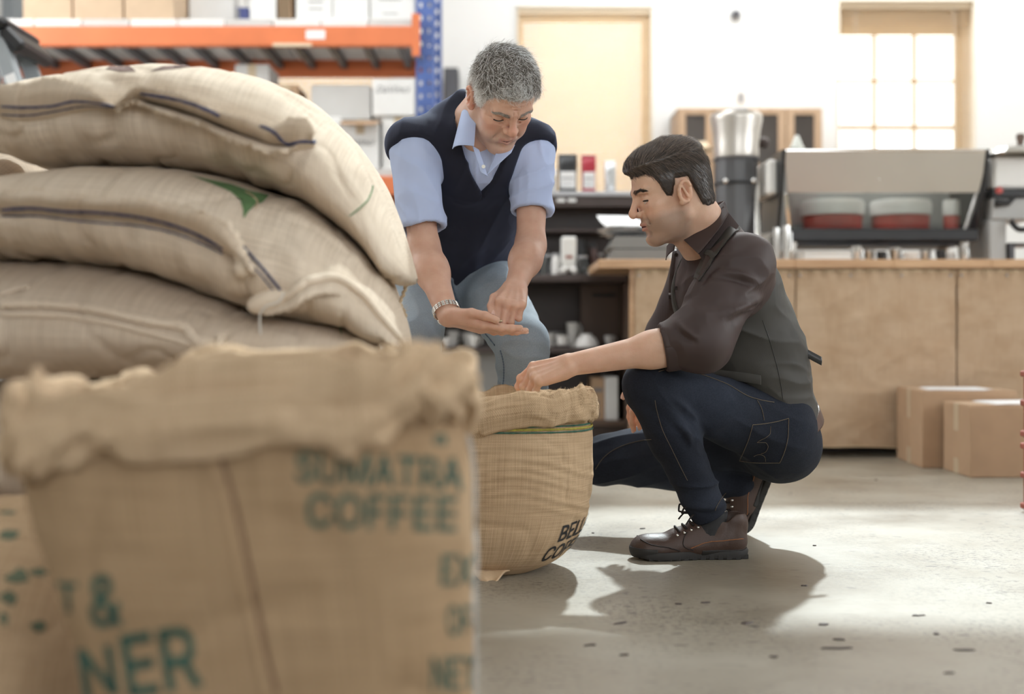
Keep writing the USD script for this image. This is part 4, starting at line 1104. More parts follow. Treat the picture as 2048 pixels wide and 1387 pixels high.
# --- the stack at the left -------------------------------------------------
STK = {
    'A': ([(-84, 232, 240), (-60, 196, 262), (0, 168, 290), (60, 155, 330), (150, 136, 343), (250, 122, 343), (330, 116, 345), (430, 124, 355), (520, 145, 378), (600, 180, 402), (680, 250, 454), (740, 330, 508), (775, 405, 560), (800, 475, 568), (815, 520, 567), (827, 553, 562)], 2.5, 2.26, 2.92),
    'B': ([(-130, 440, 448), (-90, 398, 500), (0, 352, 522), (100, 332, 526), (200, 325, 532), (300, 325, 545), (400, 335, 576), (470, 350, 604), (540, 375, 632), (600, 390, 645), (650, 422, 650), (700, 468, 660), (750, 530, 682), (790, 620, 696), (814, 690, 697)], 2.4, 2.12, 2.86),
    'C': ([(-150, 640, 650), (-100, 570, 730), (0, 516, 757), (100, 510, 758), (200, 514, 756), (300, 524, 752), (400, 545, 745), (500, 572, 742), (600, 590, 742), (660, 604, 738), (700, 635, 732), (730, 680, 720), (744, 700, 705)], 2.35, 2.06, 2.84),
    'D': ([(-130, 870, 880), (-90, 800, 970), (0, 757, 1003), (150, 750, 1008), (300, 748, 1005), (500, 745, 1000), (640, 770, 985), (715, 825, 950), (745, 885, 895)], 2.38, 2.08, 2.86),
    'E': ([(-120, 1120, 1130), (-80, 1040, 1238), (0, 1006, 1257), (150, 1000, 1257), (300, 998, 1257), (600, 1005, 1257), (700, 1070, 1245), (735, 1150, 1160)], 2.38, 2.1, 2.86),
}
AL = {'A': 'top coffee sack of the stack, with brown print and ragged hem', 'B': 'second coffee sack from the top, with a green leaf print',
      'C': 'third coffee sack from the top, with a rope-like folded seam', 'D': 'fourth coffee sack of the stack, in shade behind the open sack', 'E': 'bottom coffee sack of the stack, lying on the floor'}
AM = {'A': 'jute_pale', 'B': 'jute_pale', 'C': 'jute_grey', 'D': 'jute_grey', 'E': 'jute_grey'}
SK = {}
UND = None
for i, k in enumerate('ABCDE'):
    st, dc, yf, yb = STK[k]
    g = None
    if k in 'AB':
        gp = {'A': [(0, 232), (60, 240), (130, 228), (230, 214), (290, 200), (350, 217), (420, 242), (480, 266), (540, 290), (632, 292)], 'B': [(0, 425), (130, 430), (250, 436), (330, 448), (400, 470), (480, 510)]}[k]
        gp = np.array([P(a, b, yf + .05) for a, b in gp])
        g = (gp[:, 0], gp[:, 2], .0055)
    m, uv = lying_sack(st, dc, yf, yb, 20 + 7 * i, gathers=g, skew=.10 if k in 'AB' else .06, under=UND)
    sv = np.asarray(m.vertices).reshape(150, -1, 3)
    UND = (sv[:, 0, 0], sv[:, :, 2].min(1))
    c = m.bounds.mean(0)
    t = thing('coffee_sack', AL[k], 'sack', (c[0], c[1], m.bounds[0][2]))
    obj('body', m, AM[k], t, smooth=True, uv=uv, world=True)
    SK[k] = (t, m)

# A: hem, its lower ruffle, blue threads, prints, tassel
tA, mA = SK['A']
bA, _ = hit_path(mA, [(2, 236), (60, 242), (130, 230), (190, 218), (240, 216), (290, 206), (350, 220), (420, 244), (480, 268), (540, 291), (590, 300), (630, 292)], 200, .0)
h1, u1, e1 = ribbon(bA, [(2, 170), (60, 166), (110, 158), (160, 170), (200, 193), (226, 212), (250, 192), (278, 174), (330, 178), (385, 198), (430, 218), (500, 238), (550, 252), (585, 238), (612, 240), (628, 268)], .070, .007, 3)
obj('hem', h1, AM['A'], tA, smooth=True, uv=u1, world=True)
bA2, _ = hit_path(mA, [(232, 214), (270, 198), (310, 212), (350, 222), (400, 238), (450, 258), (500, 276), (550, 291), (600, 296)], 120, .0)
h2, u2, e2 = ribbon(bA2, [(236, 221), (272, 206), (312, 222), (350, 234), (400, 252), (450, 276), (500, 292), (548, 310), (585, 296)], .05, .006, 5, freq=110, ragged=.004)
obj('hem', h2, AM['A'], tA, smooth=True, uv=u2, world=True)
fray(tA, e1, 'jute_cord', 1); fray(tA, e2, 'jute_cord', 2, L=.009, per=1.6)
allA = cat_mesh([mA, h1, h2])
stripe(tA, allA, [(2, 212), (50, 214), (100, 212), (150, 202), (200, 206), (228, 214)], 'blue_stripe', .0024, 80)
stripe(tA, allA, [(2, 228), (50, 230), (110, 222), (170, 212), (226, 215)], 'blue_stripe', .0014, 80)
stripe(tA, allA, [(280, 186), (320, 192), (360, 200), (400, 214), (440, 232)], 'blue_stripe', .0030, 60)
stripe(tA, allA, [(520, 252), (545, 262), (575, 287), (605, 282), (630, 284)], 'blue_stripe', .0030, 60)
stripe(tA, mA, [(698, 432), (720, 415), (738, 395), (745, 372)], 'ink_leaf', .0016, 40)
for pl in ([(212, 138), (225, 130), (245, 128), (262, 134), (272, 143), (240, 144)], [(300, 143), (325, 133), (370, 130), (425, 128), (385, 134), (340, 139)], [(235, 124), (300, 120), (345, 123), (300, 125)]):
    v, f = subdiv(poly2d(pl), 5)
    obj('brown_print', project(mA, v[:, :2], f, .001), 'ink_brown', tA, world=True, label='faded brown print near the crest')
tas = [P(822, 556, 2.62), P(812, 572, 2.6), P(806, 590, 2.6), P(800, 605, 2.6), P(806, 618, 2.6), P(812, 634, 2.6)]
obj('tassel', tube(smooth_path(tas, 40) + .002 * np.stack([np.sin(np.arange(40) * 1.4), np.cos(np.arange(40) * 1.4), 0 * np.arange(40)], 1), np.linspace(.0042, .0028, 40), 7), 'jute_cord', tA, smooth=True, world=True)
fray(tA, np.array(tas[-2:]), 'jute_cord', 4, L=.02, per=1.5)

# B: long hem, twisted corner, side hem, green leaf
tB, mB = SK['B']
bB, _ = hit_path(mB, [(2, 428), (60, 424), (130, 428), (250, 436), (330, 450), (400, 474), (440, 498), (480, 520), (515, 552)], 180, .0)
h1, u1, e1 = ribbon(bB, [(2, 384), (60, 380), (140, 390), (230, 398), (320, 406), (390, 418), (440, 446), (466, 486), (500, 536)], .062, .006, 13, freq=45)
obj('hem', h1, AM['B'], tB, smooth=True, uv=u1, world=True)
fray(tB, e1, 'jute_cord', 11)
bB2, _ = hit_path(mB, [(532, 604), (570, 600), (620, 566), (665, 558), (720, 588), (765, 640), (808, 688)], 140, .0)
h2, u2, e2 = ribbon(bB2, [(530, 630), (575, 622), (620, 596), (660, 588), (705, 618), (752, 668), (806, 700)], .030, .004, 15, freq=50)
obj('side_hem', h2, AM['B'], tB, smooth=True, uv=u2, world=True)
obj('hem_roll', tube(bB2 + [0, -.012, .004], .0075, 8), AM['B'], tB, smooth=True, world=True)
fray(tB, e2, 'jute_cord', 12)
allB = cat_mesh([mB, h1, h2])
stripe(tB, allB, [(2, 419), (60, 415), (130, 421), (200, 424), (260, 430), (330, 444), (400, 470), (445, 497)], 'blue_stripe', .0034, 160)
stripe(tB, allB, [(2, 432), (60, 432), (140, 440), (200, 446), (260, 450), (330, 462), (400, 486), (445, 508)], 'blue_stripe', .0016, 160)
stripe(tB, allB, [(478, 484), (510, 520), (540, 555), (566, 588), (572, 600)], 'blue_stripe', .0026, 80)
stripe(tB, allB, [(480, 500), (505, 530), (535, 566), (560, 596)], 'blue_stripe', .0014, 80)
tw, _ = hit_path(mB, [(452, 462), (466, 494), (482, 524), (508, 546)], 40, .018)
obj('hem_twist', tube(tw + [0, -.01, 0], np.linspace(.008, .013, 40) * (1 + .2 * np.sin(np.arange(40) * .9)), 9), AM['B'], tB, smooth=True, world=True, uv=None)
ear = P(540, 604, mB.bounds[0][1] + .05)
pe, ne, he = raycast(mB, [540], [600])
obj('corner_ear', move(trimesh.creation.icosphere(3, 1.0), pe[0] + ne[0] * .002, s=(.042, .03, .022), ry=-.3), AM['B'], tB, smooth=True, world=True)
obj('tie', tube(smooth_path([pe[0] + [.03, -.03, .012], pe[0] + [.022, -.036, -.004], pe[0] + [.0, -.034, -.012], pe[0] + [-.012, -.03, -.03], pe[0] + [-.01, -.028, -.07]], 30), .0016, 6), 'white_thread', tB, smooth=True, world=True)
for pl in ([(378, 350), (410, 358), (460, 368), (500, 382), (538, 390), (526, 404), (508, 412), (496, 424), (487, 438), (486, 418), (480, 400), (462, 384), (430, 370)],):
    v, f = subdiv(poly2d(pl), 7)
    obj('leaf_print', project(mB, v[:, :2], f, .001), 'ink_leaf', tB, world=True, label='green leaf print')
stripe(tB, mB, [(490, 384), (508, 396), (514, 404), (510, 416)], 'jute_cord', .0018, 30, name='leaf_vein', off=.0015)

# C: rope-like seam with a knot of folds
tC, mC = SK['C']
bC, _ = hit_path(mC, [(2, 612), (60, 612), (130, 615), (200, 624), (260, 638), (320, 650), (360, 656), (376, 664), (388, 680), (410, 688), (445, 690)], 170, .004)
rr = .0075 * (1 + .3 * nrm(np.c_[np.arange(170) * .35, np.zeros(170), np.zeros(170)], 5)); rr[-50:] *= np.linspace(1, 1.9, 50)
obj('seam_fold', tube(bC, rr, 10), AM['C'], tC, smooth=True, world=True)
bC2, _ = hit_path(mC, [(2, 630), (100, 632), (200, 644), (280, 662), (350, 680), (420, 700), (470, 704)], 150, .002)
obj('seam_fold', tube(bC2, .0045 * (1 + .3 * nrm(np.c_[np.arange(150) * .4, np.zeros(150), np.zeros(150)], 6)), 8), AM['C'], tC, smooth=True, world=True)
bC3, _ = hit_path(mC, [(2, 590), (20, 584), (40, 578), (60, 576)], 30, .002)
obj('seam_fold', tube(bC3, .004, 8), AM['C'], tC, smooth=True, world=True)
fray(tC, bC, 'jute_cord', 21, L=.005)
stripe(tC, mC, [(662, 612), (676, 640), (682, 668)], 'ink_leaf', .0012, 30, name='printed_line')

# a sack behind the stack's left end, and one lying low at the lower left
m, uv = lying_sack([(-330, 330, 340), (-280, 270, 420), (-150, 262, 470), (-40, 275, 470), (20, 300, 450), (52, 350, 400), (62, 372, 380)], 2.72, 2.56, 3.0, 81)
t = thing('coffee_sack', 'coffee sack behind the left end of the stack, only its dark side seen', 'sack', (m.bounds.mean(0)[0], m.bounds.mean(0)[1], m.bounds[0][2]))
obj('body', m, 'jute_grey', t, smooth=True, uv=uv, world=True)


m, uv = lying_sack([(-520, 1240, 1250), (-460, 1110, 1400), (-300, 1040, 1449), (-100, 1012, 1449), (20, 1008, 1449), (100, 1020, 1449), (170, 1060, 1445), (215, 1130, 1420), (235, 1220, 1230)], 1.80, 1.58, 2.03, 91, skew=.07)
t = thing('coffee_sack', 'coffee sack with green print lying at the lower left corner', 'sack', (m.bounds.mean(0)[0], m.bounds.mean(0)[1], 0))
obj('body', m, 'jute_gold', t, smooth=True, uv=uv, world=True)
rng = np.random.default_rng(8)
for k, (x0, y0, w, h) in enumerate([(2, 1062, 44, 18), (2, 1140, 60, 26), (60, 1135, 40, 22), (4, 1180, 24, 30), (2, 1222, 14, 30), (60, 1240, 34, 24), (2, 1022, 30, 8)]):
    pl = [(x0 + w * (.5 + .5 * math.cos(a) * (1 + .3 * rng.normal())), y0 + h * (.5 + .5 * math.sin(a) * (1 + .3 * rng.normal()))) for a in np.linspace(0, 2 * PI, 10)[:-1]]
    v, f = subdiv(trimesh.Trimesh(np.c_[np.array(trimesh.convex.convex_hull(np.c_[np.array(pl), np.zeros(len(pl))] + rng.normal(size=(len(pl), 3)) * 1e-3).vertices)[:, :2] * 0 + np.array(pl)[:1], 0 * np.array(pl)[:1, :1]], [[0, 0, 0]], process=False), 5) if False else subdiv(poly2d(pl), 5)
    obj('green_print', project(m, v[:, :2], f, .001), 'ink_green_faded', t, world=True, label='patch of faded green print')


# --- open sacks with rolled rims --------------------------------------------
def open_sack(name, label, cat, rows, dc, hd, n, zrim, mats, seed, ztop, rr_r, rr_v, lump, wrinkles, bean, zbean, taper, rl=1.0, out_=.004):
    """An open sack: rows of (height, left x, right x); rim roll along the mouth. ztop: eight heights of the rim's crest from right, counter-clockwise seen from above."""
    rows = np.asarray(rows, float)
    zz = np.linspace(0, zrim, 110)
    L, R = PchipInterpolator(rows[:, 0], rows[:, 1])(zz), PchipInterpolator(rows[:, 0], rows[:, 2])(zz)
    NA = 220
    a = np.linspace(0, 2 * PI, NA + 1)
    C = np.sign(np.cos(a)) * np.abs(np.cos(a)) ** (2 / n); S = np.sign(np.sin(a)) * np.abs(np.sin(a)) ** (2 / n)
    hdz = hd * PchipInterpolator(*np.array(taper).T)(zz / zrim)
    X = ((L + R) / 2)[:, None] + ((R - L) / 2)[:, None] * C[None]
    Y = dc + hdz[:, None] * S[None]
    V = np.stack([X, Y, np.repeat(zz[:, None], NA + 1, 1)], -1)
    nr = np.stack([np.broadcast_to(C, X.shape), np.broadcast_to(S, X.shape), 0 * X], -1)
    nr = nr / (np.linalg.norm(nr, axis=-1, keepdims=True) + 1e-9)
    d = lump * nrm(V * 6, seed) + lump * .4 * nrm(V * 20, seed + 1)
    d += wrinkles(V, a)
    fade = np.clip(zz / .03, 0, 1)[:, None]
    V = V + nr * (d * fade)[..., None]
    # round the base in
    base = np.clip(1 - zz / .05, 0, 1) ** 2
    V[..., 0] += -(V[..., 0] - ((L + R) / 2)[:, None]) * base[:, None] * .10
    V[..., 1] += -(V[..., 1] - dc) * base[:, None] * .10
    V[:, -1] = V[:, 0]
    W = NA + 1
    i, j = np.meshgrid(np.arange(len(zz) - 1), np.arange(NA), indexing='ij')
    q = np.stack([i * W + j, i * W + j + 1, (i + 1) * W + j + 1, (i + 1) * W + j], -1).reshape(-1, 4)
    f = np.vstack([q[:, [0, 1, 2]], q[:, [0, 2, 3]]])
    nv = len(V.reshape(-1, 3))
    bottom = np.stack([np.full(NA, nv), np.arange(NA) + 1, np.arange(NA)], 1)
    arc = np.r_[0, np.cumsum(np.linalg.norm(np.diff(V[len(zz) // 2, :, :2], axis=0), axis=1))]
    uv = np.stack([np.repeat(arc[None], len(zz), 0), np.repeat(zz[:, None], W, 1)], -1).reshape(-1, 2)
    body = trimesh.Trimesh(np.vstack([V.reshape(-1, 3), [[(L[0] + R[0]) / 2, dc, 0]]]), np.vstack([f, bottom]), process=False)
    uvb = np.vstack([uv, [[0, 0]]])
    t = thing(name, label, cat, ((L[0] + R[0]) / 2, dc, 0))
    obj('body', body, mats[0], t, smooth=True, uv=uvb, world=True)
    # rim: a roll of cloth round the mouth, then the inner wall going down
    top = V[-1, :, :]
    if callable(ztop):
        zt = ztop(a)
    else:
        zt = np.interp(a, np.linspace(0, 2 * PI, 9), np.r_[ztop, ztop[0]])
    from scipy.ndimage import gaussian_filter1d
    zt = gaussian_filter1d(zt, 3, mode='wrap')
    cx, cy = (L[-1] + R[-1]) / 2, dc
    p_ = np.stack([np.cos(a), np.sin(a), 0 * a], 1)
    NB = 40
    b = np.linspace(0, 2 * PI, NB + 1)
    rim = np.zeros((NB + 1, W, 3))
    per = np.r_[0, np.cumsum(np.linalg.norm(np.diff(top[:, :2], axis=0), axis=1))]
    for k in range(W):
        o = np.array([C[k], S[k]]); o /= np.linalg.norm(o)
        kk = p_[k] * 1.6
        rv = rr_v * (1 + .22 * rl * nrm(kk * 1.7, seed + 3))
        rr = rr_r * (1 + .30 * nrm(kk * 2.3, seed + 4) * 1.5)
        zc = zt[k] - rv
        e = .85
        rad = rr * np.sign(np.cos(b)) * np.abs(np.cos(b)) ** e
        ver = rv * np.sign(np.sin(b)) * np.abs(np.sin(b)) ** e
        pt = np.stack([kk[0] + 0 * b, kk[1] + np.cos(b) * .5, np.sin(b) * .5 + .3], 1)
        dd = 1 + rl * (.45 * nrm(pt * 2.6, seed + 6, 2) + .16 * nrm(pt * 6, seed + 8, 2))
        fold = -.35 * np.exp(-(np.abs(nrm(np.c_[pt[:, 0] * 2.2 + pt[:, 2] * .8, pt[:, 1] * 2.2, pt[:, 2] * .4], seed + 9, 2)) / .045) ** 2)
        dd = dd + fold * .6
        ox = top[k, :2] + o * out_
        rim[:, k, :2] = ox[None] + o[None] * (rad * dd)[:, None]
        rim[:, k, 2] = zc + ver * dd
    rim[:, -1] = rim[:, 0]
    rm = sheet(rim[:-1][::-1].transpose(0, 1, 2), 0)
    # close the roll
    G = np.vstack([rim[:-1], rim[:1]])
    rm = sheet(G, 0)
    rm.invert()
    uvr = np.stack([np.repeat(per[None], NB + 1, 0), np.repeat(np.linspace(0, PI * (rr_r + rr_v), NB + 1)[:, None], W, 1)], -1).reshape(-1, 2)
    obj('rolled_rim', rm, mats[1], t, smooth=True, uv=uvr, world=True)
    c0 = np.array([cx, cy])
    G = []
    for s in np.linspace(0, 1, 8):
        g = top.copy()
        g[:, :2] = c0 + (top[:, :2] - c0) * (.965 - .05 * s)
        g[:, 2] = (zt - rr_v) * (1 - s) + (zbean - .02) * s
        G.append(g)
    obj('inner_wall', sheet(np.array(G), .003), mats[1], t, smooth=True, world=True)
    # the beans inside
    rng_ = np.random.default_rng(seed)
    pts = []
    while len(pts) < 420:
        u, w = rng_.uniform(-1, 1, 2)
        if abs(u) ** n + abs(w) ** n < .9:
            pts.append((cx + u * (R[-1] - L[-1]) / 2 * .9, cy + w * hdz[-1] * .9))
    bn = trimesh.creation.icosphere(1, 1.0)
    ms = []
    for x, y in pts:
        r0 = 1 - min(1, math.hypot((x - cx) / ((R[-1] - L[-1]) / 2), (y - cy) / hdz[-1])) ** 2
        ms.append(move(bn, (x, y, zbean + .02 * r0 + rng_.uniform(0, .004)), rz=rng_.uniform(0, 6), rx=rng_.normal() * .3, s=(.006, .0045, .0035)))
    U, Wv = np.meshgrid(np.linspace(0, 1, 10), a)
    g = np.stack([cx + U * (top[:, 0] - cx)[:, None] * .93, cy + U * (top[:, 1] - cy)[:, None] * .93, zbean + .02 * (1 - U ** 2)], -1)
    ms.append(sheet(g))
    obj('beans', cat_mesh(ms), bean, t, smooth=True, kind='stuff', world=True, label='coffee beans inside the sack')
    return t, body, rm, V, zz, a


# the blurred sack in front
DF = 1.53
pr = lambda py: CAMZ - (py - HORIZON) / FPX * DF
px_ = lambda q: (q - 1024) / FPX * (1.44 if q < 700 else 1.50)
ROWS = [(0, px_(225), px_(925)), (pr(1387), px_(178), px_(946)), (pr(1250), px_(152), px_(946)), (pr(1130), px_(110), px_(944)), (pr(1000), px_(64), px_(940)), (pr(920), px_(48), px_(932)), (.50, px_(68), px_(886))]
ROWS = [(z, a, b) for z, a, b in ROWS]


def wr_front(V, a):
    z = V[..., 2]
    d = .004 * np.sin(z * 55 + 4 * nrm(V * 4, 3)) * np.exp(-((z - .36) / .1) ** 2) * nrm(V * 5, 4)
    d += .006 * np.sin(V[..., 0] * 60 + 2 * nrm(V * 5, 5)) * np.exp(-((z - .47) / .035) ** 2)
    d -= .006 * np.exp(-(np.abs(nrm(V * [5, 5, 3], 6, 2)) / .05) ** 2)
    return d


def crest_front(a):
    pts = []
    for px, py in ((30, 792), (100, 776), (185, 806), (250, 757), (345, 764), (405, 796), (455, 742), (600, 737), (745, 732), (800, 752), (850, 706), (905, 702)):
        u = np.clip((px - 475) / 450, -1, 1)
        pts.append((2 * PI - math.acos(math.copysign(abs(u) ** 1.8, u)), CAMZ - (py - HORIZON) / FPX * 1.30))
    for px, py in ((860, 735), (800, 694), (760, 722), (700, 686), (600, 684), (500, 690), (400, 704), (330, 720), (250, 742)):
        u = np.clip((px - 560) / 380, -1, 1)
        pts.append((math.acos(math.copysign(abs(u) ** 1.8, u)), CAMZ - (py - HORIZON) / FPX * 1.75))
    pts = np.array(sorted(pts))
    return np.interp(a, pts[:, 0], pts[:, 1], period=2 * PI)


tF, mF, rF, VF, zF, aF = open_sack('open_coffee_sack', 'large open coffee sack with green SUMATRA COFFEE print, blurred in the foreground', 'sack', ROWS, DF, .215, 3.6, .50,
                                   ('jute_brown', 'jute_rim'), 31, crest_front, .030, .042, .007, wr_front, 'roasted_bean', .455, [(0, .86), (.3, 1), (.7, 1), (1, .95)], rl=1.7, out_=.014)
allF = mF
for s, x0, y0, h, w, slope, rot, shear in (('SUMATRA', 590, 962, 60, 335, .0, .050, 0), ('COFFEE', 612, 1052, 66, 300, 0, .030, 0), ('EXP', 880, 1168, 58, 100, 0, 0, .05), ('OF', 893, 1268, 56, 48, 0, 0, 0), ('NET', 862, 1378, 64, 90, 0, 0, 0),
                                       ('T', 118, 1222, 58, 40, 0, .05, -.1), ('&', 182, 1252, 100, 66, 0, -.06, .0), ('ER', 258, 1392, 120, 150, 0, -.16, 0), ('N', 170, 1396, 96, 70, 0, -.16, 0), ('a', 866, 888, 26, 26, 0, 0, 0)):
    pm = print_text(allF, s, x0, y0, h, w, slope, rot, shear)
    obj('printed_text', pm, 'ink_green', tF, world=True, label='green stencilled lettering')
stripe(tF, mF, [(415, 892), (440, 960), (465, 1060), (490, 1180), (515, 1300), (536, 1384)], 'jute_brown', .0045, 120, name='seam', off=.001, wob=.001)
stripe(tF, mF, [(432, 892), (458, 960), (482, 1060), (507, 1180), (532, 1300), (553, 1384)], 'ink_brown', .0016, 120, name='seam_thread', off=.0005)
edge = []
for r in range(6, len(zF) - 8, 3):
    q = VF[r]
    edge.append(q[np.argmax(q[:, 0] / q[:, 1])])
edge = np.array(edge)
obj('side_seam', tube(edge + [.0015, -.001, 0], .0038 * (1 + .25 * nrm(np.c_[np.arange(len(edge)) * .7, 0 * edge[:, 0], 0 * edge[:, 0]], 3)), 8), 'pale_seam', tF, smooth=True, world=True)  # pale tube along the silhouette: backlight put into the seam's colour
for fr, mm in ((-9, 'green_stripe'), (-12, 'green_stripe')):
    ring = VF[fr, :, :].copy()
    sel = (ring[:, 0] < px_(120)) & (ring[:, 1] < DF + .05)
    if sel.sum() > 3:
        o = ring[sel] - [(.5 * (px_(48) + px_(932))), DF, 0]; o[:, 2] = 0
        obj('mouth_stripe', tube(ring[sel] + o / np.linalg.norm(o, axis=1, keepdims=True) * .002, .004, 6), mm, tF, smooth=True, world=True)

# the middle sack between the men
DM = 3.0
pr = lambda py: CAMZ - (py - HORIZON) / FPX * DM
px_ = lambda q: (q - 1024) / FPX * DM
ROWS = [(0, px_(880), px_(1075)), (.028, px_(862), px_(1118)), (.07, px_(850), px_(1148)), (.12, px_(842), px_(1168)), (.18, px_(838), px_(1180)), (.26, px_(836), px_(1185)), (.34, px_(842), px_(1184)), (.385, px_(850), px_(1172))]


def wr_mid(V, a):
    z, x = V[..., 2], V[..., 0]
    front = np.clip(-np.sin(a), 0, 1)[None]
    g = z + .05 * (x - .0) ** 2 / .04 + .012 * nrm(V * 5, 40, 2)
    d = 0
    for z0, am, w in ((.315, .0040, .009), (.285, .0035, .008), (.262, .0045, .008), (.243, .003, .007), (.224, .0045, .008), (.205, .003, .007), (.182, .0025, .009)):
        m = np.clip(.5 + 1.0 * nrm(np.stack([x * 6, z * 0 + z0 * 50, z * 0], -1), 41, 2), 0, 1)
        d = d + am * np.exp(-((g - z0) / w) ** 2) * m
    return 2.4 * d * (.15 + .85 * front) - .003 * np.exp(-(np.abs(nrm(V * [6, 6, 4], 46, 2)) / .05) ** 2)


def crest_mid(a):
    pts = []
    for px, py in ((850, 806), (900, 812), (948, 809), (1016, 787), (1068, 781), (1107, 788), (1133, 775), (1158, 769), (1180, 779)):
        u = np.clip((px - 1012) / 178, -1, 1)
        pts.append((2 * PI - math.acos(math.copysign(abs(u) ** 1.25, u)), CAMZ - (py - HORIZON) / FPX * 2.83))
    for px, py in ((1160, 776), (1100, 784), (1052, 777), (1016, 769), (972, 778), (900, 790)):
        u = np.clip((px - 1012) / 170, -1, 1)
        pts.append((math.acos(math.copysign(abs(u) ** 1.25, u)), CAMZ - (py - HORIZON) / FPX * 3.17))
    pts = np.array(sorted(pts))
    return np.interp(a, pts[:, 0], pts[:, 1], period=2 * PI)


tM, mM, rM, VM, zM, aM = open_sack('open_coffee_sack', 'open coffee sack with a rolled rim standing between the two men', 'sack', ROWS, DM, .185, 2.5, .385,
                                   ('jute_gold', 'jute_gold'), 52, crest_mid, .027, .040, .004, wr_mid, 'green_bean', .36, [(0, .62), (.1, .82), (.3, .98), (.6, 1), (1, .93)], rl=.75)
it = RegularGridInterpolator((zM, aM), VM, bounds_error=False, fill_value=None)


def wrap_text(s, h, z0, a0, slant=0.0):
    v, f = subdiv(tri2d_text(s, h), .006)
    aa = a0 + v[:, 0] / .205
    z = z0 + v[:, 1] + v[:, 0] * slant
    p = it(np.c_[z, aa]); c = it(np.c_[z, aa * 0 + a0])
    o = p - np.array([px_(1012), DM, 0]); o[:, 2] = 0
    return trimesh.Trimesh(p + o / np.linalg.norm(o, axis=1, keepdims=True) * .0022, f, process=False)


obj('printed_text', wrap_text('BELLA', .038, .088, 1.5 * PI + .66, .12), 'ink_black', tM, world=True, label='black stencilled word')
obj('printed_text', wrap_text('COFFEE', .036, .038, 1.5 * PI + .56, .12), 'ink_black', tM, world=True, label='black stencilled word')
for z0, mm, r in ((.364, 'green_stripe', .0022), (.357, 'yellow_stripe', .0030), (.350, 'green_stripe', .0022)):
    ring = it(np.c_[np.full(200, z0), np.linspace(0, 2 * PI, 200)])
    o = ring - np.array([px_(1012), DM, 0]); o[:, 2] = 0
    obj('mouth_stripe', tube(ring + o / np.linalg.norm(o, axis=1, keepdims=True) * .0015, r * (1 + .3 * nrm(np.c_[np.arange(200) * .8, 0 * np.arange(200), 0 * np.arange(200)], 2)), 6), mm, tM, smooth=True, world=True)
def corner(a, b, c, d, n=14):
    U, W = np.meshgrid(np.linspace(0, 1, n), np.linspace(0, 1, n)); U, W = U[..., None], W[..., None]
    g = (1 - W) * ((1 - U) * a + U * b) + W * ((1 - U) * d + U * c)
    g[..., 2] += .006 * np.sin(U[..., 0] * 7) * W[..., 0] + .004 * np.sin(W[..., 0] * 5)
    return sheet(g, .004)


obj('corner_ear', corner(P(935, 1140, 2.875), P(1020, 1140, 2.87), P(990, 1163, 2.83), P(968, 1164, 2.83)), 'jute_gold', tM, smooth=True, world=True)
rv_ = np.asarray(rM.vertices).reshape(41, -1, 3)                 # the rim's own highest line carries the fibres
top_ = rv_[np.argmax(rv_[:, :, 2], 0), np.arange(rv_.shape[1])]
crest = top_[::2]
fray(tM, crest, 'jute_cord', 61, L=.008, per=1.2, name='loose_fibres', r=.0002)
# ---------------------------------------------------------------- soft solids: bodies and clothes are iso-surfaces of blended distance fields
from scipy.spatial import cKDTree


def V3(*a):
    return np.array(a, float)


def cone(a, b, ra, rb):
    a, b = np.asarray(a, float), np.asarray(b, float)
    e = b - a; L2 = e @ e + 1e-12

    def f(p):
        t = np.clip((p - a) @ e / L2, 0, 1)
        return np.linalg.norm(p - a - t[:, None] * e, axis=1) - (ra + (rb - ra) * t)
    f.box = (np.minimum(a - ra, b - rb), np.maximum(a + ra, b + rb))
    return f


def ball(c, r):
    c = np.asarray(c, float)
    f = lambda p: np.linalg.norm(p - c, axis=1) - r
    f.box = (c - r, c + r)
    return f


def ell(c, r, R=None):
    c, r = np.asarray(c, float), np.asarray(r, float)

    def f(p):
        q = p - c
        if R is not None:
            q = q @ R
        k0 = np.linalg.norm(q / r, axis=1); k1 = np.linalg.norm(q / r ** 2, axis=1) + 1e-9
        return np.where(k0 < 1e-3, -r.min(), k0 * (k0 - 1) / k1)
    f.box = (c - r.max(), c + r.max())
    return f


def ecap(a, b, ua, wa, ub, wb, lat):
    """A limb or trunk segment of elliptical section: half widths u along lat, w across it, at both ends."""
    a, b, lat = np.asarray(a, float), np.asarray(b, float), np.asarray(lat, float)
    e = b - a; L = np.linalg.norm(e); eh = e / L
    lat = lat - eh * (lat @ eh); lat /= np.linalg.norm(lat)
    wd = np.cross(eh, lat)

    def f(p):
        q = p - a
        t = np.clip(q @ eh / L, 0, 1)
        ru, rw = ua + (ub - ua) * t, wa + (wb - wa) * t
        r = q - (t * L)[:, None] * eh
        u, w, v = r @ lat, r @ wd, r @ eh
        rv = np.minimum(ru, rw)
        k0 = np.sqrt((u / ru) ** 2 + (w / rw) ** 2 + (v / rv) ** 2)
        k1 = np.sqrt((u / ru ** 2) ** 2 + (w / rw ** 2) ** 2 + (v / rv ** 2) ** 2) + 1e-9
        return np.where(k0 < 1e-3, -np.minimum(ru, rw), k0 * (k0 - 1) / k1)
    m = max(ua, wa, ub, wb)
    f.box = (np.minimum(a, b) - m, np.maximum(a, b) + m)
    return f


def smin(a, b, k):
    if k <= 0:
        return np.minimum(a, b)
    h = np.maximum(k - np.abs(a - b), 0) / k
    return np.minimum(a, b) - h * h * k / 4


def smax(a, b, k):
    return -smin(-a, -b, k)


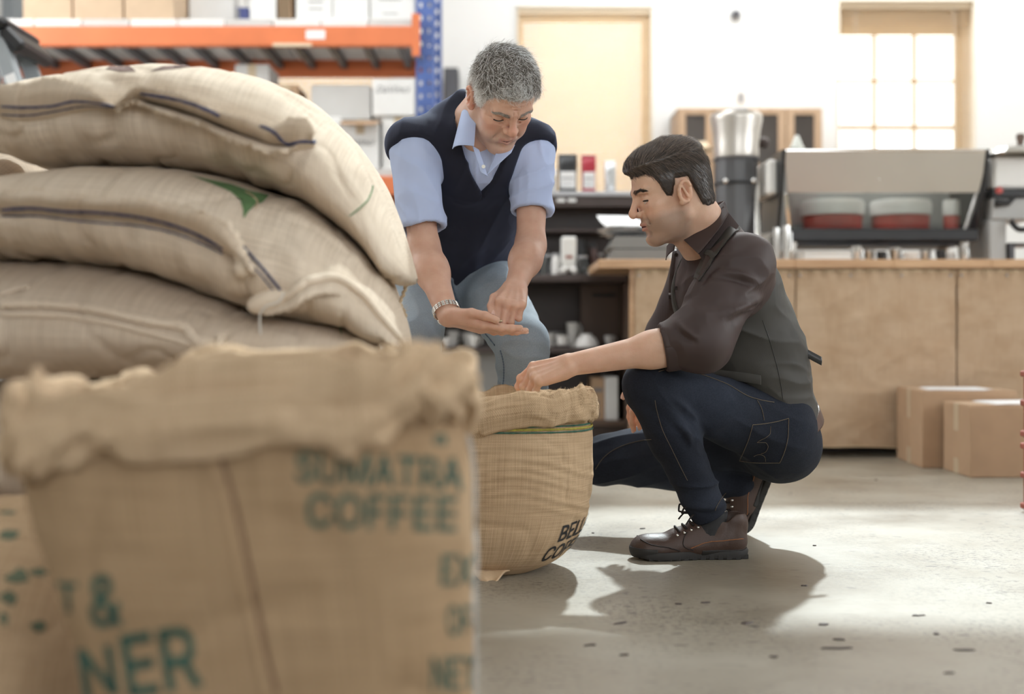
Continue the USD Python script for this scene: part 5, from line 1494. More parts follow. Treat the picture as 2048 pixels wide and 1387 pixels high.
class Solid:
    """A list of blended parts: add, cut (k rounds the joint)."""

    def __init__(self):
        self.ops = []

    def add(self, f, k=.02):
        self.ops.append(('+', f, k)); return self

    def cut(self, f, k=.004):
        self.ops.append(('-', f, k)); return self

    def keep(self, f, k=.004):
        self.ops.append(('&', f, k)); return self

    def __call__(self, p):
        d = None
        for o, f, k in self.ops:
            if d is None:
                d = f(p)
            elif o == '+':
                d = smin(d, f(p), k)
            elif o == '-':
                d = smax(d, -f(p), k)
            else:
                d = smax(d, f(p), k)
        return d

    def box(self, pad=.02):
        bs = [f.box for o, f, k in self.ops if o == '+' and hasattr(f, 'box')]
        return np.min([b[0] for b in bs], 0) - pad, np.max([b[1] for b in bs], 0) + pad


def plane(pt, n):
    """Negative on the side away from n."""
    pt = np.asarray(pt, float); n = np.asarray(n, float) / np.linalg.norm(n)
    return lambda p: (p - pt) @ n


def mesh_of(f, lo, hi, h, B=8):
    """Surface nets over a grid of step h; far blocks are skipped."""
    lo, hi = np.asarray(lo, float), np.asarray(hi, float)
    nb = np.ceil((hi - lo) / (h * B)).astype(int)
    c = [np.arange(nb[k]) for k in range(3)]
    I = np.stack(np.meshgrid(*c, indexing='ij'), -1).reshape(-1, 3)
    ctr = lo + (I + .5) * B * h
    d = f(ctr)
    N = nb * B
    vol = np.repeat(np.repeat(np.repeat(np.where(d.reshape(nb) < 0, -1.0, 1.0).astype(np.float32), B, 0), B, 1), B, 2)
    act = np.nonzero(np.abs(d) < B * h * .87 * 1.7 + 2 * h)[0]
    o = np.stack(np.meshgrid(*[np.arange(B)] * 3, indexing='ij'), -1).reshape(-1, 3)
    for s in range(0, len(act), 1500):
        ii = I[act[s:s + 1500]][:, None] * B + o[None]
        q = ii.reshape(-1, 3)
        vol[q[:, 0], q[:, 1], q[:, 2]] = f(lo + q * h)
    ins = vol < 0
    n = np.array(vol.shape)
    cnt = sum(ins[a:n[0] - 1 + a, b:n[1] - 1 + b, e:n[2] - 1 + e].astype(np.int8) for a in (0, 1) for b in (0, 1) for e in (0, 1))
    cells = np.argwhere((cnt > 0) & (cnt < 8))
    idx = np.full(n - 1, -1, np.int32); idx[cells[:, 0], cells[:, 1], cells[:, 2]] = np.arange(len(cells))
    acc, num = np.zeros((len(cells), 3)), np.zeros(len(cells))
    for ax in range(3):
        ot = [k for k in range(3) if k != ax]
        for a in (0, 1):
            for b in (0, 1):
                p0 = cells.copy(); p0[:, ot[0]] += a; p0[:, ot[1]] += b
                p1 = p0.copy(); p1[:, ax] += 1
                v0 = vol[p0[:, 0], p0[:, 1], p0[:, 2]]; v1 = vol[p1[:, 0], p1[:, 1], p1[:, 2]]
                x = (v0 < 0) != (v1 < 0)
                t = v0 / np.where(x, v0 - v1, 1)
                pt = p0.astype(float); pt[:, ax] += t
                acc[x] += pt[x]; num[x] += 1
    v = lo + acc / num[:, None] * h
    F = []
    for ax in range(3):
        u, w = (ax + 1) % 3, (ax + 2) % 3
        sl0 = [slice(1, n[k] - 1) for k in range(3)]; sl0[ax] = slice(0, n[ax] - 1)
        sl1 = list(sl0); sl1[ax] = slice(1, n[ax])
        A, Bv = ins[tuple(sl0)], ins[tuple(sl1)]
        e = np.argwhere(A != Bv)
        off = np.array([1, 1, 1]); off[ax] = 0
        g = e + off
        flip = A[e[:, 0], e[:, 1], e[:, 2]]
        def at(du, dw):
            k = g.copy(); k[:, u] -= du; k[:, w] -= dw
            return idx[k[:, 0], k[:, 1], k[:, 2]]
        q = np.stack([at(1, 1), at(0, 1), at(0, 0), at(1, 0)], 1)
        q[~flip] = q[~flip][:, ::-1]
        F.append(q)
    q = np.vstack(F); q = q[(q >= 0).all(1)]
    # settle the vertices on the surface
    for _ in range(2):
        e = h * .25
        d0 = f(v)
        g = np.stack([f(v + np.eye(3)[k] * e) - f(v - np.eye(3)[k] * e) for k in range(3)], 1) / (2 * e)
        g2 = np.maximum((g * g).sum(1), .25)
        v = v - np.clip(d0 / g2, -h * .6, h * .6)[:, None] * g
    return trimesh.Trimesh(v, np.vstack([q[:, [0, 1, 2]], q[:, [0, 2, 3]]]), process=False)


def vnormals(m):
    return meshkit.arrays((np.asarray(m.vertices), np.asarray(m.faces)), True)[2]


def displace(m, fn):
    v = np.asarray(m.vertices)
    return trimesh.Trimesh(v + vnormals(m) * fn(v)[:, None], m.faces, process=False)


def folds(m, specs):
    """Cloth folds along pixel paths: (path, height, width); a ridge stands beside its furrow."""
    out = np.zeros(len(m.vertices))
    v = np.asarray(m.vertices); n = vnormals(m)
    for path, amp, wid in specs:
        k = max(12, len(path) * 12)
        pts, q = hit_path(m, path, k, 0)
        t = np.gradient(pts, axis=0); t /= np.linalg.norm(t, axis=1, keepdims=True) + 1e-9
        near = np.nonzero(((v > pts.min(0) - 4 * wid) & (v < pts.max(0) + 4 * wid)).all(1))[0]
        if not len(near):
            continue
        d, i = cKDTree(pts).query(v[near])
        s = i / (k - 1)
        ends = np.sin(np.clip(s, .0, 1) * PI) * (1 + .5 * nrm(np.c_[s * 5, 0 * s, 0 * s + amp * 1e4], 3))
        side = ((v[near] - pts[i]) * np.cross(t[i], n[near])).sum(1)
        prof = np.exp(-(side / wid) ** 2) - .75 * np.exp(-((side - 1.5 * wid) / wid) ** 2)
        prof *= np.exp(-(np.maximum(d - np.abs(side), 0) / (wid * 1.2)) ** 2)
        out[near] += 1.5 * amp * prof * ends
    return trimesh.Trimesh(v + n * out[:, None], m.faces, process=False)


def drape(m, along, across, amp, c=None, R=None, fa=3.0, fc=26.0, seed=0, sharp=3):
    """Natural creases: ridged noise drawn out along one direction, within R of c."""
    v = np.asarray(m.vertices)
    a = np.asarray(along, float); a = a / np.linalg.norm(a)
    b = np.asarray(across, float); b = b - a * (a @ b); b /= np.linalg.norm(b)
    e = np.cross(a, b)
    q = np.stack([v @ a * fa, v @ b * fc, v @ e * fc * .35], 1)
    q[:, 1] += 1.2 * nrm(q * [.6, .12, .12], seed + 3)
    r = (1 - np.abs(nrm(q, seed, 2))) ** sharp - .35
    w = 1.0 if c is None else np.exp(-(np.linalg.norm(v - np.asarray(c), axis=1) / R) ** 4)
    return trimesh.Trimesh(v + vnormals(m) * (amp * r * w)[:, None], m.faces, process=False)


def united(ms):
    """One continuous surface of several closed ones."""
    try:
        M = [m3.Manifold(m3.Mesh(np.asarray(m.vertices, np.float32), np.asarray(m.faces, np.uint32))) for m in ms]
        if all(x.status() == m3.Error.NoError and not x.is_empty() for x in M):
            u = M[0]
            for x in M[1:]:
                u = u + x
            return trimesh.Trimesh(*meshkit.arrays(u)[:2], process=False)
    except Exception:
        pass
    return cat_mesh(ms)


def frame(f, n):
    """Rows: f, s = thumb-side axis guess, n made orthonormal."""
    f = np.asarray(f, float) / np.linalg.norm(f)
    n = np.asarray(n, float); n = n - f * (n @ f); n /= np.linalg.norm(n)
    return f, np.cross(n, f), n


def rot(v, ax, ang):
    ax = ax / np.linalg.norm(ax)
    return v * math.cos(ang) + np.cross(ax, v) * math.sin(ang) + ax * (ax @ v) * (1 - math.cos(ang))


def hand(S, wrist, f, dorsal, thumb_sign, curls, spread=(.10, .03, -.05, -.14), thumb=None, sc=1.0, flex=0.0):
    """Adds a hand to solid S: five chains rooted in a palm. curls: four triples of joint bends; thumb: (direction 1, direction 2, direction 3) in (f, s, n) units.
    Returns the nail spots [(tip, dorsal direction, finger direction)]."""
    f, s, n = frame(f, dorsal)
    s = s * thumb_sign
    W = np.asarray(wrist, float)
    at = lambda a, b, c: W + sc * (a * f + b * s + c * n)
    base = [(.088, .029), (.093, .009), (.089, -.011), (.080, -.029)]
    lens = [(.043, .026, .021), (.047, .030, .022), (.043, .028, .022), (.034, .020, .019)]
    rads = [.0098, .0100, .0094, .0084]
    # palm
    for i, (a, b) in enumerate(base):
        S.add(cone(at(.004, b * .62, 0), at(a, b, .001), .0150 * sc, .0112 * sc), .014)
        S.add(ball(at(a, b, .0035), .0098 * sc), .006)
    S.add(cone(at(.020, .012, -.007), at(.060, .022, -.010), .0165 * sc, .0130 * sc), .012)      # thenar
    S.add(cone(at(.020, -.020, -.007), at(.066, -.026, -.006), .0135 * sc, .0115 * sc), .012)    # heel of the little finger side
    for i, (a, b) in enumerate(base):                                                           # tendons
        S.add(cone(at(.018, b * .55, .0125), at(a - .012, b, .0100), .0022 * sc, .0030 * sc), .006)
    nails = []
    for i in range(4):
        p = at(base[i][0], base[i][1], 0)
        d = rot(f, n, spread[i] * thumb_sign * -1) if True else f
        ax = np.cross(n, d)
        # bend towards the palm
        up = n.copy()
        r = rads[i] * sc
        for j in range(3):
            a_ = curls[i][j]
            d = rot(d, np.cross(n, f), a_) if False else math.cos(a_) * d - math.sin(a_) * up
            up = np.cross(np.cross(d, up), d); up /= np.linalg.norm(up)
            q = p + d * lens[i][j] * sc
            r2 = r * (.93 if j < 2 else .86)
            S.add(cone(p, q, r, r2), .005 if j else .007)
            if j:
                S.add(ball(p + up * .0012, r * 1.04), .004)
            p, r = q, r2
        nails.append((p, up, d, r))
    t = thumb or ((.62, .74, -.25), (.85, .45, -.2), (.93, .3, -.15))
    p = at(.018, .022, -.006); r = .0145 * sc
    for j, L in enumerate((.044, .034, .028)):
        d = t[j][0] * f + t[j][1] * s + t[j][2] * n; d /= np.linalg.norm(d)
        q = p + d * L * sc
        r2 = (.0112, .0105, .0088)[j] * sc
        S.add(cone(p, q, r, r2), .010 if j == 0 else .005)
        p, r = q, r2
    up = n - d * (n @ d); up /= np.linalg.norm(up)
    up = rot(up, d, .6 * thumb_sign)
    nails.append((p, up, d, r))
    return nails


def nail_mesh(nails):
    ms = []
    for p, up, d, r in nails:
        s = np.cross(d, up)
        U, V = np.meshgrid(np.linspace(-1, 1, 7), np.linspace(-1, 1, 7))
        R = .78 * np.clip(1 - np.maximum(np.abs(U), np.abs(V)) ** 4 * .12, 0, 1)
        g = p + (s[None, None] * (np.sin(U * .9) * r * .82)[..., None]) + (d[None, None] * (V * r * .75 + r * .15)[..., None]) + (up[None, None] * (np.cos(U * .9) * r * .98 + r * .05 - .12 * r * (V > .6))[..., None])
        ms.append(sheet(g, .0008))
    return cat_mesh(ms)


# --- heads -------------------------------------------------------------------
def head_solid(o):
    """A head in its own frame: x to its right, y forward, z up, origin between the ears. o: small changes of shape."""
    g = o.get
    S = Solid()
    S.add(ell((0, g('cy', -.014), .046), (.0745, g('back', .096), .086)))
    S.add(ell((0, .040, .052), (.060, .052, .052)), .03)
    S.add(ell((0, .042, -.022), (.058, .052, .066)), .03)
    cz = g('chin', -.096)
    S.add(ell((0, .040, -.066), (.048, .046, .040)), .03)
    for s in (-1, 1):
        S.add(cone((s * g('jaw', .050), .000, -.052), (s * .020, .074, cz), .0150, .0140), .028)
        S.add(ell((s * .044, .062, -.004), (.020, .022, .017)), .02)                 # cheekbone
        S.add(ell((s * .036, .064, -.040), (.022, .024, .026)), .02)                 # cheek
        S.add(cone((s * .010, .0925, .0395), (s * .044, .0790, .0400), .0095, .0085), .014)   # brow
    S.add(ell((0, .0835, cz + .002), (.020, .0175, .0165)), .022)                       # chin
    for s in (-1, 1):
        S.cut(ell((s * .0325, .1010, .0190), (.0200, .0165, .0125)), .012)             # eye socket
    nz = g('nose', 0.0)
    S.add(cone((0, .0905, .034), (0, .112 + g('nosey', 0), -.004 + nz), .0075, .0090), .012)
    S.add(ball((0, .1135 + g('nosey', 0), -.0105 + nz), g('tip', .0118)), .007)
    for s in (-1, 1):
        S.add(ell((s * .0130, .1010, -.0160 + nz), (.0085, .0105, .0080)), .006)
    S.add(ell((0, .081, -.047), (.027, .020, .022)), .018)                              # muzzle
    for s in (-1, 1):
        S.add(cone((s * .0215, .0890, -.0470), (s * .0035, .1015, -.0425), .0040, .0056), .004)
        S.add(cone((s * .0180, .0895, -.0535), (0, .0998, -.0560), .0044, .0064), .004)
    for s in (-1, 1):
        S.cut(cone((s * .0235, .0925, -.0490), (0, .1075, -.0492), .0010, .0018 + g('gape', 0)), .0025)
        S.cut(ball((s * .0068, .1085, -.0235 + nz), .0038), .004)
    S.cut(cone((-.016, .0985, -.0690), (.016, .0985, -.0690), .005, .005), .012)           # hollow under the lip
    for s in (-1, 1):                                                                    # lids over the eyeballs, creases beside the nose
        S.add(ball((s * .0320, .0745, .0185), .0150), .0025)
        S.cut(cone((s * .0190, .0965, -.0180), (s * .0310, .0880, -.0440), g('crease', .0010), g('crease', .0010)), .012)
        S.cut(cone((s * .0180, .0915, .0315), (s * .0460, .0805, .0290), .0010, .0010), .006)
    for z_, w_ in g('lines', ()):                                                        # lines across the brow
        for s in (-1, 1):
            S.cut(cone((0, .0955, z_), (s * w_, .0955 - w_ * w_ * 10, z_ - .002), .0005, .0003), .004)
            S.cut(cone((s * .050, .0745, .0180), (s * .060, .0620, .0180 + (z_ - .065) * .4), .0008, .0006), .004)
    if g('lines'):
        for s in (-1, 1):
            S.cut(cone((s * .0065, .1015, .0330), (s * .0050, .0985, .0500), .0005, .0003), .004)
            S.cut(cone((s * .0200, .0880, .0020), (s * .0380, .0800, -.0010), .0012, .0008), .006)
    for s in (-1, 1):                                                                    # ears
        R = trimesh.transformations.euler_matrix(.22, 0, s * .30)[:3, :3]
        E = lambda a, b, c: (R @ np.array([a * s, b, c])) + V3(s * .0715, -.004, .004)
        S.add(ell(E(.004, -.006, .002), (.0085, .0185, .0300), R), .008)
        ring = [E(.0115 + .002 * math.cos(t_), -.006 + .0155 * math.cos(t_), .004 + .0265 * math.sin(t_)) for t_ in np.linspace(-1.9, 2.55, 12)]
        S.cut(ell(E(.0125, -.004, .004), (.0075, .0115, .0185), R), .004)
        for a, b in zip(ring[:-1], ring[1:]):
            S.add(cone(a, b, .0040, .0040), .003)
        S.add(cone(E(.011, .0, .016), E(.011, -.011, -.008), .0030, .0034), .004)
        S.add(ball(E(.0085, .0030, -.0245), .0078), .006)
        S.add(ball(E(.0085, .0085, -.004), .0050), .005)
    return S


def to_world(R, o, sc):
    R = np.asarray(R, float); o = np.asarray(o, float)
    return (lambda q: (np.asarray(q, float) * sc) @ R.T + o), (lambda p: ((p - o) @ R) / sc)


def primvar(prim, name, arr):
    UsdGeom.PrimvarsAPI(prim).CreatePrimvar(name, Sdf.ValueTypeNames.Color3fArray, 'vertex').Set(Vt.Vec3fArray.FromNumpy(np.asarray(arr, np.float32)))


def curves(parent, name, strands, m, w0, w1=None, label=None):
    """strands: (n, k, 3) world points."""
    n, k = strands.shape[:2]
    t_ = np.array(UsdGeom.Xformable(parent).GetLocalTransformation()).T
    inv = np.linalg.inv(t_)
    pts = strands.reshape(-1, 3) @ inv[:3, :3].T + inv[:3, 3]
    c = UsdGeom.BasisCurves.Define(stage, numbered(str(parent.GetPath()), name))
    c.CreateTypeAttr('linear'); c.CreateCurveVertexCountsAttr(Vt.IntArray([k] * n))
    c.CreatePointsAttr(Vt.Vec3fArray.FromNumpy(pts.astype(np.float32)))
    w = np.tile(np.linspace(w0, w1 if w1 is not None else w0, k), n)
    c.CreateWidthsAttr(Vt.FloatArray.FromNumpy(w.astype(np.float32))); c.SetWidthsInterpolation('vertex')
    UsdShade.MaterialBindingAPI.Apply(c.GetPrim()).Bind(UsdShade.Material.Get(stage, '/World/Looks/' + m))
    setdata(c.GetPrim(), label, None, None, 'stuff')
    return c.GetPrim()


def grow(shell, inv, fwd, field, rng_, n, length, k=6, lift=.002, mask=None, jit=.25):
    """Strands on a shell mesh (world): field(local points, local normals) gives the combing direction."""
    pts, fi = trimesh.sample.sample_surface(shell, n, seed=int(rng_.integers(1 << 30)))
    vn = vnormals(shell); tree = cKDTree(np.asarray(shell.vertices))
    vv = np.asarray(shell.vertices)
    if mask is not None:
        pts = pts[mask(inv(pts))]
    n = len(pts)
    L = length(inv(pts)) * rng_.uniform(.75, 1.2, n)
    out = [pts]
    p = pts.copy()
    j = rng_.normal(size=(n, 3)) * jit
    for s in range(1, k):
        _, i = tree.query(p)
        nn = vn[i]
        d = fwd(inv(p) + field(inv(p)) * 1e-3) - fwd(inv(p))
        d = d / (np.linalg.norm(d, axis=1, keepdims=True) + 1e-12) + j
        d -= nn * (d * nn).sum(1, keepdims=True)
        d /= np.linalg.norm(d, axis=1, keepdims=True) + 1e-12
        p = p + d * (L / (k - 1))[:, None]
        _, i = tree.query(p)
        h = ((p - vv[i]) * vn[i]).sum(1)
        p = p + vn[i] * (lift * (s / (k - 1)) * (1 + .8 * j[:, 0] / max(jit, 1e-6) * .5) - h)[:, None] * .9
        out.append(p)
    return np.stack(out, 1)


def skin(name, base, red, lips, beard):
    return mat(name, {'a': ('attribute', {'attribute': 'tint'}), 'sep': ('separate_xyz', {}), 'co': ('texture_coordinate', {}),
                      'n': ('noise_texture', {'scale': 34.0, 'detail': 5.0}), 'r': ('rgb_ramp', {'ramp': [(.3, tuple(np.array(base) * [.95, .90, .86])), (.7, tuple(np.minimum(1, np.array(base) * [1.05, 1.06, 1.06])))]}),
                      'm1': ('mix_color', {'b': red}), 'm2': ('mix_color', {'b': lips}), 'm3': ('mix_color', {'b': beard}),
                      'n2': ('noise_texture', {'scale': 420.0, 'detail': 2.0}), 'b': ('bump', {'strength': .35, 'distance': .0006}),
                      'p': ('principled_bsdf', {'roughness': .48, 'specular_ior_level': .4, 'subsurface_weight': .18, 'subsurface_scale': .006, 'subsurface_radius': (1.0, .35, .2)})},
               [('a.color', 'sep.vector'), ('co.object', 'n.vector'), ('n.fac', 'r.fac'), ('r.color', 'm1.a'), ('sep.z', 'm1.fac'), ('m1.result', 'm2.a'), ('sep.x', 'm2.fac'), ('m2.result', 'm3.a'), ('sep.y', 'm3.fac'),
                ('m3.result', 'p.base_color'), ('co.object', 'n2.vector'), ('n2.fac', 'b.height'), ('b.normal', 'p.normal')])


def cloth(name, c, rough=.85, weave=900.0, bump=.0003, var=.08, sheen=.2, fade=None, spec=.2, tint=None):
    c = np.asarray(c, float)
    nodes = {'co': ('texture_coordinate', {}), 'n': ('noise_texture', {'scale': 9.0, 'detail': 4.0}), 'w': ('noise_texture', {'scale': weave, 'detail': 1.0}),
             'r': ('rgb_ramp', {'ramp': [(.3, tuple(c * (1 - var))), (.7, tuple(np.minimum(1, c * (1 + var))))]}),
             'b': ('bump', {'strength': .6, 'distance': bump}),
             'p': ('principled_bsdf', {'roughness': rough, 'specular_ior_level': spec, 'sheen_weight': sheen, 'sheen_roughness': .5, 'sheen_tint': tint or tuple(np.minimum(1, c * 1.5 + .05))})}
    links = [('co.object', 'n.vector'), ('co.object', 'w.vector'), ('n.fac', 'r.fac'), ('w.fac', 'b.height'), ('b.normal', 'p.normal')]
    if fade:
        nodes |= {'m': ('mix_color', {'b': fade, 'fac': 0.0}), 'a': ('attribute', {'attribute': 'tint'}), 'sep': ('separate_xyz', {}),
                  'w2': ('noise_texture', {'scale': 260.0, 'detail': 3.0}), 'mm': ('math', {'math_type': 'multiply_add', 'value2': .5, 'value3': -.25}), 'ad': ('math', {'math_type': 'add', 'use_clamp': True})}
        links += [('a.color', 'sep.vector'), ('co.object', 'w2.vector'), ('w2.fac', 'mm.value1'), ('sep.x', 'ad.value1'), ('mm.value', 'ad.value2'), ('ad.value', 'm.fac'), ('r.color', 'm.a'), ('m.result', 'p.base_color')]
    else:
        links += [('r.color', 'p.base_color')]
    return mat(name, nodes, links)


def hair_two(name, c, c2, rough=.4):
    return mat(name, {'co': ('geometry', {}), 'n': ('noise_texture', {'scale': 170.0, 'detail': 3.0}), 'a': ('attribute', {'attribute': 'tint'}), 'sep': ('separate_xyz', {}), 'm': ('mix_color', {'a': c, 'b': c2}),
                      'h': ('hsv', {}), 'mr': ('map_range', {'from_min': .3, 'from_max': .7, 'to_min': .55, 'to_max': 1.4}), 'p': ('principled_bsdf', {'roughness': rough, 'specular_ior_level': .5})},
               [('a.color', 'sep.vector'), ('sep.x', 'm.fac'), ('co.position', 'n.vector'), ('n.fac', 'mr.value'), ('mr.result', 'h.value'), ('m.result', 'h.color'), ('h.color', 'p.base_color')])


def hair_mat(name, c, rough=.35):
    return mat(name, {'co': ('geometry', {}), 'n': ('noise_texture', {'scale': 160.0, 'detail': 3.0}), 'r': ('rgb_ramp', {'ramp': [(.25, tuple(np.array(c) * .6)), (.75, tuple(np.minimum(1, np.array(c) * 1.35)))]}),
                      'p': ('principled_bsdf', {'roughness': rough, 'specular_ior_level': .6})},
               [('co.position', 'n.vector'), ('n.fac', 'r.fac'), ('r.color', 'p.base_color')])


skin('skin_older', (.60, .375, .285), (.58, .26, .19), (.50, .235, .20), (.40, .33, .29))
skin('skin_younger', (.66, .43, .315), (.62, .30, .21), (.50, .21, .18), (.20, .14, .105))
cloth('shirt_blue', (.45, .53, .76), weave=1400, bump=.0002, sheen=.15, var=.04)
cloth('vest_navy', (.016, .017, .027), weave=700, bump=.0006, sheen=.4, var=.12, tint=(.22, .27, .45))
cloth('denim_light', (.19, .235, .285), weave=1100, bump=.0004, var=.10, fade=(.40, .455, .50))
cloth('denim_dark', (.013, .0155, .0235), weave=1100, bump=.0004, var=.18, sheen=.1, fade=(.042, .052, .078))
cloth('shirt_brown', (.050, .032, .030), weave=1300, bump=.0002, rough=.55, sheen=.12, var=.08, spec=.4)
cloth('vest_grey', (.050, .047, .042), weave=1200, bump=.0003, rough=.6, sheen=.15, var=.08, spec=.35)
cloth('vest_satin', (.018, .018, .019), weave=1200, bump=.0001, rough=.35, sheen=.1, spec=.6)
cloth('shoe_leather', (.060, .033, .024), rough=.5, weave=300, bump=.0005, sheen=0, var=.2, spec=.45)
cloth('shoe_suede', (.060, .036, .027), rough=.75, weave=400, bump=.0005, var=.2)
cloth('sock_grey', (.035, .035, .037), weave=500)
plain('lace_dark', (.018, .012, .011), .7)
plain('shoe_rubber', (.022, .020, .019), .7, var=.15, scale=30)
plain('belt_leather', (.085, .042, .026), .5, var=.15)
plain('stitch_tan', (.12, .092, .062), .8)
plain('stitch_orange', (.32, .12, .04), .7)
plain('stitch_blue', (.10, .14, .20), .8)
plain('nail', (.66, .43, .36), .3, var=.03)
plain('lash', (.02, .014, .012), .6)
plain('mouth_dark', (.10, .025, .022), .5)
plain('eye_white', (.70, .66, .62), .15, var=.02)
hair_mat('hair_silver', (.86, .85, .83)); hair_mat('hair_grey', (.30, .27, .24)); hair_mat('hair_dark_grey', (.085, .07, .058))
hair_two('hair_salt_pepper', (.10, .085, .07), (.85, .84, .82))
hair_mat('hair_brown', (.045, .031, .024), .3); hair_mat('hair_brown_light', (.19, .14, .11), .25); hair_mat('hair_black', (.024, .017, .013), .35)
# ---------------------------------------------------------------- the older man, bending over the middle sack
OLD = thing('person', 'grey-haired man in dark vest and light blue shirt bending over his open palm', 'person', (-.05, 3.5, 0))
R_O = np.array([[-.9319, .2798, .2307], [-.3467, -.5004, -.7933], [-.1065, -.8193, .5634]])
O_O, S_O = V3(-.0309, 3.2, 1.2081), 1.036
fw, iv = to_world(R_O, O_O, S_O)
HS = head_solid({'chin': -.097, 'nose': .006, 'jaw': .053, 'tip': .0130, 'back': .088, 'cy': -.006, 'crease': .0016, 'lines': ((.055, .036), (.064, .040), (.073, .036))})
nb = P(938, 262, 3.36)                       # base of the neck
HS_w = lambda p: HS(iv(p)) * S_O
NK = Solid().add(HS_w).add(cone(fw((0, -.034, -.035)), nb, .061, .068), .03).add(cone(fw((0, .012, -.085)), nb + V3(.02, -.06, -.03), .030, .045), .035)
lo = np.minimum(O_O - .17, nb - .09); hi = np.maximum(O_O + .17, nb + .09)
headm = mesh_of(NK, lo, hi, .0023)
# joints
shR, shL = P(826, 292, 3.30), P(1066, 292, 3.40)
elR, elL = P(848, 498, 3.235), P(1061, 492, 3.31)
wrR, wrL = P(897, 633, 3.085), P(1030, 576, 3.155)
chest, belly, hip = P(948, 318, 3.40), P(925, 430, 3.55), P(908, 530, 3.68)
lat = shL - shR; lat /= np.linalg.norm(lat)
hR, hL = P(850, 556, 3.66), P(962, 552, 3.68)
kR, kL = P(826, 690, 3.33), P(1043, 684, 3.33)
aR, aL = P(826, 1010, 3.62), P(1052, 1008, 3.60)
BO = Solid().add(ecap(chest, belly, .150, .100, .140, .105, lat)).add(ecap(belly, hip, .140, .105, .150, .110, lat), .05)
BO.add(cone(chest, nb, .09, .065), .05).add(cone(chest + lat * .05, shL, .075, .058), .05).add(cone(chest - lat * .05, shR, .075, .058), .05)
for h_, k_, a_ in ((hR, kR, aR), (hL, kL, aL)):
    BO.add(cone(h_, k_, .078, .056), .04).add(cone(k_, a_, .054, .038), .02)
lo, hi = BO.box()
torso = mesh_of(BO, lo, hi, .012)
# right arm and open palm
AR = Solid().add(cone(shR, elR, .050, .0395)).add(cone(elR, elR + (wrR - elR) * .35, .039, .0425), .03).add(cone(elR + (wrR - elR) * .3, wrR, .0415, .0275), .03)
fR = V3(.95, -.06, -.27); dR = V3(-.22, -.22, -1.0)
nR = hand(AR, wrR, fR, dR, 1 if np.cross(dR, fR)[1] < 0 else -1, [(.10, .12, .10), (.08, .14, .10), (.08, .16, .12), (.02, .18, .14)], (.05, .01, -.03, -.07),
          ((.80, .46, -.20), (.97, .10, -.04), (.97, -.08, .05)), 1.06)
lo, hi = AR.box()
armR = mesh_of(AR, lo, hi, .0024)
# left arm, thumb and forefinger pinching
AL_ = Solid().add(cone(shL, elL, .048, .038)).add(cone(elL, elL + (wrL - elL) * .35, .038, .041), .03).add(cone(elL + (wrL - elL) * .3, wrL, .040, .0275), .03)
fL = V3(-.14, -.86, -.50); dL = V3(.18, -.50, .85)
nL = hand(AL_, wrL, fL, dL, -1 if np.cross(dL, fL)[0] > 0 else 1, [(1.0, 1.05, .55), (1.05, 1.25, .8), (1.15, 1.4, .9), (1.2, 1.4, .9)], (.02, .0, -.02, -.05),
          ((.80, .52, -.10), (.92, .04, -.20), (.88, -.2, -.22)), 1.0)
lo, hi = AL_.box()
armL = mesh_of(AL_, lo, hi, .0024)
bodyO = united([torso, headm, armR, armL])


def tint_of(m, iv_, beard, red=.5):
    """Lips, stubble and flush by where they sit on the face."""
    q = iv_(np.asarray(m.vertices))
    x, y, z = q.T
    face = (y > .05) & (np.abs(x) < .07) & (z > -.13) & (z < .13)
    up = np.exp(-((z + .0435 - .06 * np.abs(x) * 0) / .0052) ** 2) * (np.abs(x) < .024) * (y > .088)
    lw = np.exp(-((z + .0560) / .0062) ** 2) * (np.abs(x) < .021) * (y > .086)
    lips = np.clip(up + lw, 0, 1) * np.clip(1.15 - (np.abs(x) / .026) ** 4, 0, 1) * .8
    st = np.clip((-.018 - z) / .022, 0, 1) * np.clip((y + .02) / .03, 0, 1) * np.clip((z + .125) / .02, 0, 1)
    mo = np.exp(-((z + .033) / .008) ** 2) * (np.abs(x) < .026) * (y > .08)
    st = np.clip(np.maximum(st * np.clip(np.abs(x) / .022 + .25, 0, 1), mo), 0, 1) * beard * (1 - lips) * (z > -.14) * (z < .0) * (np.abs(x) < .09) * (y > -.03)
    fl = red * (np.exp(-((y - .118) / .012) ** 2 - (x / .016) ** 2) + .8 * np.exp(-((np.abs(x) - .044) / .02) ** 2 - ((z + .012) / .022) ** 2) * (y > .04) + .9 * (np.abs(x) > .074) * (np.abs(z) < .05) * (y < .03) * (y > -.04))
    near = (np.abs(z) < .16) & (np.abs(x) < .11) & (np.abs(y) < .15)
    return np.stack([lips * face, st, np.clip(fl, 0, 1)], 1) * near[:, None]


b = obj('body', bodyO, 'skin_older', OLD, smooth=True, world=True)
primvar(b, 'tint', tint_of(bodyO, iv, .30, .55))
obj('fingernails', nail_mesh(nR + nL), 'nail', OLD, smooth=True, world=True)
del torso


def onto(hm, pts, off):
    c, _, tri = trimesh.proximity.closest_point(hm, pts)
    return c + hm.face_normals[tri] * off


